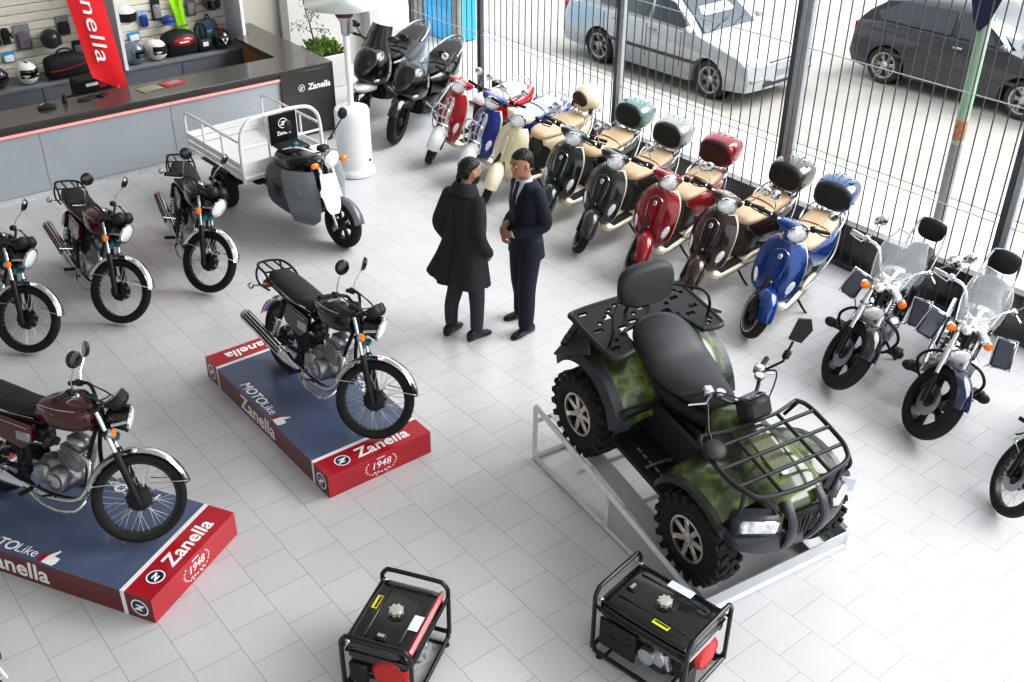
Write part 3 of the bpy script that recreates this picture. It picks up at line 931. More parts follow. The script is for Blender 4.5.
            mb = MB(); mb.ell((-.725, 0, 1.045), (.055, .115, .105), Matrix.Rotation(R(12), 3, 'Y')); mb.build('back_pad', mat('dark_brown_pad', '#3a2c22', .5), cs)
            mb = MB()
            for s in (-1, 1): mb.box((-.79, s * .145, .93), (.05, .03, .07), None, .008)
            mb.build('latch', mat('dark_brown_pad', '#3a2c22', .5), cs)
    if rack:
        mb = MB()
        mb.tube(cat([(.585, .14, .42), (.60, .16, .55), (.60, .15, .72), (.575, .10, .78), (.575, -.10, .78), (.60, -.15, .72), (.60, -.16, .55), (.585, -.14, .42)], 4), .010, 8)
        for z in (.47, .57, .67): mb.tube([(.60, .155, z), (.625, 0, z), (.60, -.155, z)], .008, 8)
        for y in (-.05, .05): mb.tube([(.59, y, .40), (.622, y, .57), (.58, y, .78)], .008, 8)
        mb.tube([(.6, .06, .45), (.54, .06, .45)], .008, 6); mb.tube([(.6, -.06, .72), (.50, -.06, .72)], .008, 6)
        mb.build('front_rack', CHROME, t)
        mb = MB(); rows = []
        for z, x, wd in ((.30, .515, .05), (.42, .565, .07), (.55, .552, .075), (.68, .52, .075), (.80, .47, .07), (.87, .44, .05)):
            rows.append([(x - .02 * abs(u) ** 2, u * wd, z) for u in (-1, -.6, -.2, .2, .6, 1)])
        mb.sheet(rows[::-1], .004); mb.build('centre_panel', WHITEP, ls)
    for o_ in list(t.children):
        if o_.name.split('.')[0] in ('case_carrier', 'top_case'):
            for q_ in walk(o_): q_.data.transform(Matrix.Translation((0, 0, -.07)))
    return t

# ------------------------------------------------------------------ sport scooters at the back
def make_maxi(name, label, paint, beak, screen, big=False, seatm=VINYL):
    t = thing(name, label, 'scooter')
    T = steer_mat((.50, 0, .7), (-.42, 0, .907), R(6))
    r = .30 if big else .25
    wheel('front_wheel', t, (.72, 0, r), r, r * .70, .11, T, 5, .06, 32)
    wheel('rear_wheel', t, (-.65, 0, r), r, r * .70, .13, None, 5, .07, 32)
    mb = MB(T)
    for s in (-1, 1): mb.tube([(.72, s * .085, r), (.58, s * .085, .62)], [.026, .024], 10)
    mb.build('front_fork', BLKSAT, t)
    mb = MB(T); arc_fender(mb, (.72, 0, r), r + .03, .13, 30, 165); mb.build('front_fender', paint, t)
    mb = MB(); loftx(mb, [(.30, .20, .45, .98), (.42, .22, .48, .99), (.55, .20, .52, .96), (.68, .13, .60, .86), (.76, .05, .66, .76)], 24, 2.5, 4)
    fr = mb.build('front_fairing', paint, t)
    mb = MB(); loftx(mb, [(.50, .12, .44, .60), (.68, .115, .47, .60), (.80, .08, .50, .59), (.86, .03, .53, .57)], 20, 2.4, 3); mb.build('lower_beak', beak, fr)
    for s in (-1, 1):
        mb = MB(); mb.ell((.62, s * .115, .77), (.13, .035, .055), Matrix.Rotation(s * R(-32), 3, 'Z') @ Matrix.Rotation(R(28), 3, 'Y')); mb.build('headlight', LENS, fr)
        mb = MB(); mb.ell((.60, s * .15, .64), (.05, .02, .028), Matrix.Rotation(s * R(-32), 3, 'Z')); mb.build('front_indicator', LENS, fr)
    rows = []
    for i in range(7):
        v = i / 6; rows.append([(.52 - .20 * v - .10 * abs(u) ** 2, u * (.20 - .06 * v), .90 + .34 * v - .02 * abs(u) ** 2) for u in [-1 + k / 4 for k in range(9)]])
    mb = MB(); mb.sheet(rows[::-1], .005); mb.build('windscreen', screen, t)
    mb = MB(T); mb.tube(cat([(.22, -.38, 1.0), (.30, -.22, 1.02), (.36, 0, .97), (.30, .22, 1.02), (.22, .38, 1.0)], 4), .012, 8); hb = mb.build('handlebar', BLKSAT, t)
    for s in (-1, 1):
        mb = MB(T)
        mb.tube([(.22, s * .385, 1.0), (.265, s * .27, 1.015)], .018, 8)
        mb.build('grip', RUBBER, hb)
    for s in (-1, 1):
        mb = MB(T); mb.tube([(.30, s * .22, 1.02), (.33, s * .30, 1.13)], .006, 6); mi = mb.build('mirror', BLKSAT, t)
        mb = MB(T); mb.ell((.335, s * .33, 1.17), (.025, .075, .045), Matrix.Rotation(s * R(-15), 3, 'Z')); mb.build('mirror_shell', BLKGLOSS, mi)
    mb = MB(); loftx(mb, [(.36, .18, .30, .52), (.15, .19, .24, .40), (-.12, .19, .24, .44), (-.2, .17, .26, .62)], 20, 3.4, 3); mb.build('floor_tunnel', BLKPL, t)
    mb = MB(); loftx(mb, [(-.02, .10, .40, .70), (-.18, .18, .36, .74), (-.42, .205, .38, .76), (-.70, .18, .46, .82), (-.95, .10, .60, .88), (-1.08, .04, .72, .90)], 24, 2.6, 4); bd = mb.build('rear_body', paint, t)
    for s in (-1, 1):
        mb = MB(); mb.tube(cat([(.40, s * .215, .52), (.10, s * .2, .34), (-.2, s * .2, .42), (-.7, s * .19, .60)], 4), .014, 6); mb.build('silver_trim', STEEL, bd)
    mb = MB(); loftx(mb, [(.02, .08, .72, .76), (-.1, .14, .73, .80), (-.35, .17, .75, .80), (-.48, .17, .77, .87), (-.75, .15, .82, .92), (-.92, .08, .86, .92)], 22, 2.8, 4); mb.build('seat', seatm, t)
    mb = MB(); mb.tube(cat([(-.6, .17, .82), (-.85, .15, .90), (-1.02, .06, .95), (-1.02, -.06, .95), (-.85, -.15, .90), (-.6, -.17, .82)], 4), .013, 8); mb.build('grab_rail', STEEL, t)
    mb = MB(); mb.ell((-1.07, 0, .80), (.03, .07, .04)); mb.build('tail_light', REDLENS, bd)
    mb = MB(); mb.box((-.4, .05, .32), (.5, .14, .14), None, .03); mb.build('engine', DKMETAL, t)
    mb = MB(); mb.tube([(-.25, -.13, .28), (-.45, -.17, .30), (-.95, -.19, .42)], [.03, .055, .06], 12); mb.build('muffler', BLKSAT, t)
    mb = MB(); mb.tube([(.0, .13, .24), (-.04, .28, .03)], [.013, .011], 8); mb.build('side_stand', BLKSAT, t)
    return t

# ------------------------------------------------------------------ cruisers
def glass(name, col='#e9eef0', a=.15):
    return mat(name, col, 0.04, 0.0, coat=.4, alpha=a, var=.02)
SCREEN = glass('clear_windscreen')
def make_cruiser(name, label, paint, group=None, bags=True, steer=R(38)):
    t = thing(name, label, 'motorcycle', group=group)
    T = steer_mat((.45, 0, .72), (-.574, 0, .819), steer)
    fa = Vector((.72, 0, .315)); u = Vector((-.574, 0, .819))
    wheel('front_wheel', t, (.72, 0, .315), .315, .225, .115, T, 5, .085, 40, rimmat=BLKSAT)
    wheel('rear_wheel', t, (-.68, 0, .31), .31, .205, .14, None, 5, .085, 40, rimmat=BLKSAT)
    mb = MB(T); mb.ring_lathe([(.06, -.062), (.13, -.062), (.13, -.057), (.06, -.057)], 24, TR(.72, 0, .315) @ AXY); mb.build('brake_disc', STEEL, t)
    mb = MB(T)
    for s in (-1, 1):
        o = Vector((0, s * .105, 0)); mb.tube([fa + o - u * .03, fa + o, fa + o + u * .22], [.022, .028, .026], 12)
    f = mb.build('front_fork', BLKSAT, t)
    for s in (-1, 1):
        mb = MB(T)
        o = Vector((0, s * .105, 0)); mb.tube([fa + o + u * .2, fa + o + u * .68], .024, 12); mb.tube([fa + o + u * .33, fa + o + u * .50], .031, 12)
        mb.build('fork_tube', CHROME, f)
    mb = MB(T)
    for sv in (.45, .66): mb.box(fa + u * sv, (.08, .27, .035), Matrix.Rotation(R(-30), 3, 'Y'), .008)
    mb.build('fork_clamp', CHROME, f)
    mb = MB(T); arc_fender(mb, (.72, 0, .315), .350, .155, 38, 178, crown=.045); mb.build('front_fender', paint, t)
    ms, ml = MB(T), MB(T); lamp(ms, ml, (.50, 0, .66), .092, .15, R(12))
    h = ms.build('headlight', CHROME, t); ml.build('lens', LENS, h)
    for s in (-1, 1):
        mb = MB(T); mb.tube([(.39, s * .1, .80), (.40, s * .19, .81)], .010, 6); mb.lathe([(.012, -.05), (.034, -.03), (.038, 0)], 14, TR(.40, s * .2, .81) @ AXX)
        q = mb.build('turn_signal', CHROME, t)
        mb = MB(T); mb.lathe([(.037, 0), (.034, .018), (.018, .03), (.0001, .033)], 14, TR(.40, s * .2, .81) @ AXX); mb.build('amber_lens', AMBER, q)
    mb = MB(T)
    for s in (-1, 1):
        mb.lathe([(.02, -.07), (.045, -.05), (.05, 0), (.03, .015)], 16, TR(.34, s * .06, .92) @ Matrix.Rotation(R(-40), 4, 'Y'))
        mb.ell((.42, s * .09, .86), (.06, .04, .04), Matrix.Rotation(s * .3, 3, 'Z')); mb.ell((.39, s * .035, .89), (.05, .03, .035))
    mb.box((.37, 0, .87), (.06, .2, .06), None, .015)
    mb.build('chrome_nacelle', mat('polished_chrome_cluster', '#efefed', .22, .7, var=.08, nscale=40), t)
    bar = cat([(.02, -.42, .99), (.12, -.36, 1.04), (.20, -.24, 1.06), (.27, -.09, .92), (.27, .09, .92), (.20, .24, 1.06), (.12, .36, 1.04), (.02, .42, .99)], 5)
    mb = MB(T); mb.tube(bar, .0135, 8); hb = mb.build('handlebar', CHROME, t)
    for s in (-1, 1):
        mb = MB(T)
        mb.tube([(.015, s * .425, .988), (.10, s * .37, 1.03)], .020, 10)
        mb.build('grip', CHROME, hb)
    for s in (-1, 1):
        mb = MB(T)
        mb.tube([(.13, s * .35, 1.045), (.20, s * .40, 1.03), (.08, s * .46, .99)], .007, 6); mb.box((.13, s * .34, 1.05), (.06, .05, .045), None, .01)
        mb.build('lever', CHROME, hb)
    for s in (-1, 1):
        mb = MB(T); mb.tube([(.14, s * .33, 1.06), (.15, s * .36, 1.16), (.17, s * .38, 1.22)], .006, 6); mi = mb.build('mirror', CHROME, t)
        M = TR(.17, s * .39, 1.27) @ Matrix.Rotation(s * R(-14), 4, 'Z') @ AXX
        mb = MB(T); mb.lathe([(.02, .03), (.05, .02), (.062, 0), (.06, -.006)], 20, M); mb.build('mirror_shell', CHROME, mi)
        mb = MB(T); mb.lathe([(.056, -.007), (.0001, -.008)], 20, M, caps=False); mb.build('mirror_glass', MIRROR, mi)
    rows = []
    for i in range(9):
        v = i / 8; wd = .17 + .06 * math.sin(PI * min(1, v * 1.15) * .8) - .05 * max(0, v - .7) / .3
        rows.append([(.41 - .26 * v - .07 * abs(q) ** 2, q * wd,   .88 + .40 * v - .03 * abs(q) ** 2) for q in [-1 + k / 5 for k in range(11)]])
    mb = MB(T); mb.sheet(rows[::-1], .005); ws = mb.build('windscreen', SCREEN, t)
    mb = MB(T)
    mb.tube([r[0] for r in rows] + rows[-1][1:-1] + [r[-1] for r in rows[::-1]], .006, 6)
    for s in (-1, 1): mb.tube([(.34, s * .12, .90), (.26, s * .15, 1.05)], .007, 6)
    mb.build('screen_frame', CHROME, ws)
    mb = MB(); loftx(mb, [(.36, .05, .76, .84), (.30, .12, .70, .90), (.16, .155, .67, .925), (.0, .15, .66, .90), (-.12, .11, .66, .83), (-.18, .06, .67, .76)], 24, 2.5, 4)
    tk = mb.build('fuel_tank', paint, t)
    mb = MB(); mb.lathe([(.05, 0), (.052, .012), (.0001, .02)], 16, TR(.10, 0, .915)); mb.tube(cat([(.28, 0, .90), (.1, 0, .93), (-.1, 0, .86)], 4), .02, 8, flat=.5); mb.build('tank_console', CHROME, tk)
    mb = MB(); loftx(mb, [(-.08, .09, .66, .74), (-.16, .15, .63, .72), (-.34, .17, .62, .71), (-.46, .15, .64, .76), (-.52, .12, .68, .79), (-.72, .12, .72, .82), (-.80, .07, .74, .80)], 22, 2.8, 4); mb.build('seat', VINYL, t)
    mb = MB()
    mb.tube(cat([(-.55, .15, .62), (-.66, .15, .85), (-.74, .13, 1.02), (-.76, .08, 1.07), (-.76, -.08, 1.07), (-.74, -.13, 1.02), (-.66, -.15, .85), (-.55, -.15, .62)], 5), .010, 8)
    sb = mb.build('sissy_bar', CHROME, t)
    mb = MB(); loftx(mb, [(-.79, .09, .90, 1.06), (-.765, .12, .88, 1.085), (-.735, .12, .88, 1.085), (-.715, .09, .90, 1.06)], 20, 2.8, 3); mb.build('back_pad', VINYL, sb)
    mb = MB(); arc_fender(mb, (-.68, 0, .31), .36, .19, 20, 150, crown=.05); rf = mb.build('rear_fender', paint, t)
    mb = MB(); mb.ell((-1.03, 0, .50), (.03, .05, .045)); mb.build('tail_light', REDLENS, rf)
    # v-twin engine
    mb = MB(); mb.ell((.05, 0, .33), (.24, .12, .13)); mb.box((.04, 0, .34), (.34, .2, .16), None, .04)
    for s in (-1, 1): mb.lathe([(.03, .03), (.10, .026), (.12, 0), (.12, -.05)], 22, TR(.05, s * .14, .33) @ (AXY if s > 0 else Matrix.Rotation(R(90), 4, 'X')))
    e = mb.build('engine', ALU, t)
    mb = MB()
    for sg in (-1, 1):
        Rt = Matrix.Rotation(R(24 * sg), 3, 'Y'); ax = Rt @ Vector((0, 0, 1)); b0 = Vector((.06 + .07 * sg, 0, .43))
        for k in range(7): mb.box(b0 + ax * .024 * k, (.14, .15, .011), Rt, .004)
        mb.box(b0 + ax * .075, (.10, .11, .17), Rt, .02); mb.box(b0 + ax * .18, (.12, .12, .05), Rt, .02)
    mb.build('cylinder_fins', ALUL, e)
    mb = MB(); mb.lathe([(.02, .03), (.07, .03), (.08, 0), (.06, -.03)], 20, TR(.05, -.15, .52) @ Matrix.Rotation(R(90), 4, 'X')); mb.build('air_cleaner', CHROME, e)
    mb = MB()
    for dz in (0, .07): mb.tube(cat([(.14, -.10, .52 - dz), (.26, -.16, .40 - dz), (.12, -.2, .24), (-.2, -.21, .22 + dz), (-1.0, -.22, .26 + dz)], 5), [.02] * 11 + [.03] * 10, 10)
    mb.build('exhaust_pipe', CHROME, t)
    mb = MB()
    for s in (-1, 1):
        mb.tube(cat([(.43, s * .02, .74), (.36, s * .08, .50), (.32, s * .12, .24), (.1, s * .13, .18), (-.3, s * .13, .2), (-.40, s * .13, .5), (-.5, s * .12, .62)], 4), .017, 8)
        mb.tube([(-.25, s * .12, .32), (-.68, s * .12, .31)], .02, 8); mb.tube([(-.42, s * .14, .60), (-.62, s * .14, .34)], .022, 8)
    mb.tube([(.50, 0, .70), (.40, 0, .90)], .034, 10); mb.tube([(.42, 0, .80), (-.2, 0, .66)], .026, 8)
    mb.build('frame', BLKSAT, t)
    # guard bars with highway pegs
    mb = MB(); mb.tube(cat([(.36, -.06, .58), (.38, -.20, .55), (.39, -.27, .44), (.37, -.20, .28), (.33, -.1, .24)], 5), .013, 8)
    mb.tube(cat([(.36, .06, .58), (.38, .20, .55), (.39, .27, .44), (.37, .20, .28), (.33, .1, .24)], 5), .013, 8)
    gb = mb.build('crash_bar', BLKSAT, t)
    for s in (-1, 1):
        mb = MB()
        mb.ell((.41, s * .31, .35), (.04, .055, .045)); mb.tube([(.36, s * .2, .28), (.41, s * .30, .35)], .010, 6); mb.box((.24, s * .27, .26), (.16, .10, .02), None, .006)
        mb.build('highway_peg', BLKPL, gb)
    if bags:
        for s in (-1, 1):
            M = Matrix.Rotation(s * R(10), 3, 'X') @ Matrix.Rotation(R(-30), 3, 'Y')
            mb = MB(); mb.box((.10, s * .30, .62), (.04, .15, .24), M, .018); lg = mb.build('leg_deflector', mat('smoked_deflector', '#4d5262', .12, .1, coat=.8), t)
            mb = MB(); c = Vector((.10, s * .30, .62)); q = [c + M @ Vector(v) for v in ((.025, -.08, -.125), (.025, .08, -.125), (.025, .08, .125), (.025, -.08, .125))]
            mb.tube(q, .007, 6, closed=True); mb.tube([c + M @ Vector((0, -s * .07, -.1)), Vector((.36, s * .16, .54))], .007, 6); mb.build('deflector_rim', CHROME, lg)
    mb = MB(); mb.tube([(.05, .13, .2), (.02, .29, .03)], [.013, .012], 8); mb.box((.02, .30, .026), (.07, .04, .012)); mb.build('side_stand', BLKSAT, t)
    return t
# ------------------------------------------------------------------ logo helpers
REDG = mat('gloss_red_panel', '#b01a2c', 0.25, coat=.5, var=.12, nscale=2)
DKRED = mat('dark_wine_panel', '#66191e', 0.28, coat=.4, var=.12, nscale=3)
BLUEG = mat('slate_blue_panel', '#59647f', 0.24, coat=.4, var=.08, nscale=2)
WHITEL = mat('white_lettering', '#f2f2f2', 0.4, var=.01)
NAVYL = mat('navy_emblem', '#1b2348', 0.35, var=.05)
def face_M(c, right, up):
    r = Vector(right).normalized(); u = Vector(up).normalized(); n = r.cross(u)
    M = Matrix((r, u, n)).transposed().to_4x4(); M.translation = c
    return M
def roundel(parent, M, r, dark=NAVYL, light=WHITEL):
    """circular emblem with a slanted Z"""
    mb = MB(); mb.lathe([(r * .86, 0), (r * .86, .0008)], 28, M); e = mb.build('emblem', dark, parent, smooth=0)
    mb = MB(); mb.ring_lathe([(r * .84, 0), (r, 0), (r, .0012), (r * .84, .0012)], 28, M)
    z = [(-.55, .42), (.60, .42), (.60, .22), (-.02, -.22), (.40, -.22), (.40, -.48), (-.62, -.48), (-.62, -.28), (.02, .18), (-.55, .18)]
    z = [(x * .85 + y * .25, y * .85) for x, y in z]
    mb.add([M @ Vector((x * r, y * r, .0016)) for x, y in z], [list(range(len(z)))])
    mb.build('emblem_letter', light, e, smooth=0, fix=False)
    return e

# ------------------------------------------------------------------ three-wheeled cargo motorcycle
def make_trike():
    t = thing('cargo_tricycle', 'white-bedded three-wheeled cargo motorcycle parked beside the reception counter', 'cargo tricycle')
    T = steer_mat((.74, 0, .7), (-.42, 0, .907), R(10))
    wheel('front_wheel', t, (1.09, 0, .265), .265, .185, .10, T, 6, .07, 36)
    for s in (-1, 1): wheel('rear_wheel', t, (-.66, s * .44, .255), .255, .17, .12, None, 6, .07, 32)
    mb = MB(T)
    for s in (-1, 1): mb.tube([(1.09, s * .085, .265), (.98, s * .085, .50), (.80, s * .085, .88)], [.024, .026, .022], 10)
    mb.build('front_fork', CHROME, t)
    mb = MB(T); arc_fender(mb, (1.09, 0, .265), .30, .13, 15, 165, crown=.03); mb.build('front_fender', mat('grey_plastic_fender', '#5a5c60', .35, coat=.4), t)
    mb = MB(T); mb.prism([(-.09, .50), (-.11, .62), (-.13, .64), (-.13, .69), (-.10, .72), (-.09, .86), (.09, .86), (.10, .72), (.13, .69), (.13, .64), (.11, .62), (.09, .50), (.05, .44), (-.05, .44)], 'x', 0, .012)
    o = mb.build('front_plate', mat('pale_lilac_plate', '#ece9f2', .35, var=.02), t)
    o.data.transform(Matrix.Translation((1.12, 0, 0)) @ Matrix.Translation((0, 0, .65)) @ Matrix.Rotation(R(-22), 4, 'Y') @ Matrix.Translation((0, 0, -.65)))
    ms, ml = MB(T), MB(T); lamp(ms, ml, (.94, 0, .95), .10, .13, R(8)); h = ms.build('headlight', CHROME, t); ml.build('lens', LENS, h)
    for s in (-1, 1):
        mb = MB(T); mb.tube([(.86, s * .08, .90), (.88, s * .16, .90)], .010, 6); q = mb.build('turn_signal', BLKSAT, t)
        mb = MB(T); mb.box((.90, s * .20, .90), (.05, .10, .06), None, .018); mb.build('amber_lens', AMBER, q)
    mb = MB(T); mb.tube(cat([(.52, -.37, 1.0), (.62, -.22, 1.04), (.74, -.06, .98), (.74, .06, .98), (.62, .22, 1.04), (.52, .37, 1.0)], 4), .012, 8); hb = mb.build('handlebar', CHROME, t)
    for s in (-1, 1):
        mb = MB(T)
        mb.tube([(.515, s * .375, 1.0), (.58, s * .27, 1.02)], .018, 8)
        mb.build('grip', RUBBER, hb)
    mb = MB(T); mb.box((.80, 0, 1.03), (.09, .12, .06), None, .015); mb.build('instrument_panel', BLKPL, t)
    mb = MB(T); mb.box((.60, -.2, 1.06), (.05, .07, .05), None, .012); mb.build('switch_pod', TEAL, hb)
    for s in (-1, 1):
        mb = MB(T); mb.tube([(.62, s * .25, 1.04), (.66, s * .31, 1.15), (.70, s * .36, 1.26)], .007, 6); mi = mb.build('mirror', BLKSAT, t)
        mb = MB(T); mb.ell((.70, s * .37, 1.31), (.025, .055, .065), Matrix.Rotation(s * R(-15), 3, 'Z')); mb.build('mirror_shell', BLKPL, mi)
    # rider area
    mb = MB(); loftx(mb, [(.08, .15, .62, .78), (.12, .19, .60, .86), (.40, .18, .62, .88), (.60, .13, .68, .88), (.68, .07, .74, .84)], 20, 3.4, 3); mb.build('fuel_tank', BLKGLOSS, t)
    mb = MB(); mb.box((.20, 0, .885), (.28, .32, .05), None, .02); mb.build('seat', VINYL, t)
    G = mat('dark_grey_fairing', '#4b5055', .38, coat=.3, var=.06)
    mb = MB(); loftx(mb, [(.05, .27, .26, .70), (.12, .30, .22, .72), (.45, .30, .20, .70), (.66, .26, .24, .66)], 20, 4, 3); bd = mb.build('body_cowl', G, t)
    mb = MB()
    for s in (-1, 1):
        for k in range(4): mb.box((.33, s * .302, .44 + .035 * k), (.14, .012, .012), Matrix.Rotation(R(6), 3, 'Y'))
    mb.build('vent_slots', GRILLB, bd)
    for s in (-1, 1):
        rows = []
        for z, xo, w in ((.16, .62, .10), (.26, .76, .18), (.42, .80, .24), (.58, .78, .26), (.74, .72, .25), (.80, .70, .22)):
            rows.append([(xo - .16 * q ** 2 + .10 * (1 - q), s * (.11 + w * q), z) for q in (0, .25, .5, .75, 1)])
        mb = MB(); mb.sheet(rows if s > 0 else rows[::-1], .012); mb.build('leg_shield', mat('grey_leg_shield', '#7b8187', .3, coat=.5, var=.05), t)
    # frame, axle, springs
    mb = MB()
    for s in (-1, 1):
        mb.box((-.6, s * .22, .46), (1.5, .06, .08)); mb.tube([(.15, s * .2, .46), (.45, s * .15, .28), (.80, s * .06, .60), (.80, s * .03, .85)], .024, 8)
        mb.tube(cat([(-1.0, s * .3, .44), (-.66, s * .3, .30), (-.32, s * .3, .44)], 5), .02, 8)
    mb.tube([(-.66, -.44, .255), (-.66, .44, .255)], .035, 10); mb.ell((-.66, 0, .255), (.10, .10, .10))
    mb.build('chassis', BLKSAT, t)
    # cargo bed
    mb = MB(); W = .50
    mb.box((-.68, 0, .535), (1.34, 1.0, .03)); mb.box((-.68, 0, .50), (1.3, .5, .05))
    bed = mb.build('cargo_bed', WHITEP, t)
    mb = MB()
    for s in (-1, 1):
        for k in range(2): mb.box((-.68, s * W, .60 + k * .085), (1.30, .018, .075), None, .004)
    for k in range(2): mb.box((-1.345, 0, .60 + k * .085), (.018, .98, .075), None, .004)
    mb.box((-.02, 0, .645), (.018, .98, .17), None, .004)
    mb.build('side_board', WHITEP, bed)
    for s in (-1, 1):
        mb = MB()
        mb.tube(cat([(-.05, s * W, .97), (-.5, s * W, .97), (-1.2, s * W, .97), (-1.33, s * W, .91), (-1.345, s * W, .75)], 4), .016, 8)
        for x in (-.45, -.9, -1.34): mb.tube([(x, s * W, .55), (x, s * W, .97 if x > -1.3 else .87)], .013, 8)
        mb.build('side_rail', WHITEP, bed)
    mb = MB(); x = -.015
    mb.tube(cat([(x, -W, .50), (x, -W, .95), (x, -.44, 1.13), (x, -.26, 1.21), (x, .26, 1.21), (x, .44, 1.13), (x, W, .95), (x, W, .50)], 6), .021, 10)
    mb.tube([(x, -W, .90), (x, W, .90)], .014, 8); mb.tube([(x, -.16, .70), (x, -.16, 1.2)], .012, 8); mb.tube([(x, .2, .70), (x, .2, 1.2)], .012, 8); mb.tube([(x, -W, .56), (x, W, .56)], .02, 8)
    mb.build('headboard_frame', WHITEP, bed)
    mb = MB(); mb.box((.012, .02, 1.03), (.012, .34, .34), None, .004); sg = mb.build('sign_board', BLKSAT, bed)
    M = face_M((.0195, .02, 1.09), (0, 1, 0), (0, 0, 1)); roundel(sg, M, .058, BLKSAT, WHITEL)
    text_obj('Zanella', .058, WHITEL, face_M((.0195, .02, .98), (0, 1, 0), (0, 0, 1)), 'lettering', sg, bold=.002)
    for s in (-1, 1):
        mb = MB(); mb.box((-1.37, s * .40, .50), (.05, .12, .07), None, .012); mb.build('tail_light', REDLENS, bed)
        mb = MB(); mb.box((-.66, s * .46, .525), (.62, .16, .012)); mb.build('mudguard', BLKSAT, bed)
    return t

# ------------------------------------------------------------------ patio heater
def make_heater():
    t = thing('patio_heater', 'tall white mushroom patio heater standing by the end of the counter', 'patio heater')
    WH = mat('white_enamel', '#e9ecee', .28, coat=.3, var=.02)
    mb = MB(); mb.lathe([(.225, 0), (.25, .01), (.25, .05), (.235, .075), (.215, .10), (.212, .70), (.215, .80), (.20, .835), (.12, .86), (.045, .87)], 40); b = mb.build('base_housing', WH, t)
    mb = MB(); mb.ell((.10, -.19, .20), (.018, .018, .018)); mb.build('vent_hole', BLKSAT, b)
    mb = MB(); mb.lathe([(.036, .86), (.036, 1.80)], 20); mb.build('pole', WH, t)
    mb = MB(); mb.lathe([(.036, 1.70), (.05, 1.72), (.055, 1.86), (.085, 1.90), (.095, 1.92)], 24); mb.box((.05, -.03, 1.80), (.05, .05, .16), None, .01); bu = mb.build('burner_housing', STEEL, t)
    mb = MB(); mb.lathe([(.10, 1.92), (.105, 1.94), (.105, 2.02), (.10, 2.04)], 28); mb.build('burner_screen', mat('copper_brown_mesh', '#6e4a3a', .4, .6, var=.2, nscale=60), bu)
    mb = MB(); mb.lathe([(.09, 2.04), (.08, 2.10), (.40, 2.075), (.45, 2.055), (.452, 2.06), (.40, 2.095), (.10, 2.15), (.0001, 2.17)], 40); mb.build('reflector_hood', mat('brushed_reflector', '#d5dadb', .25, .8, var=.03), t)
    return t

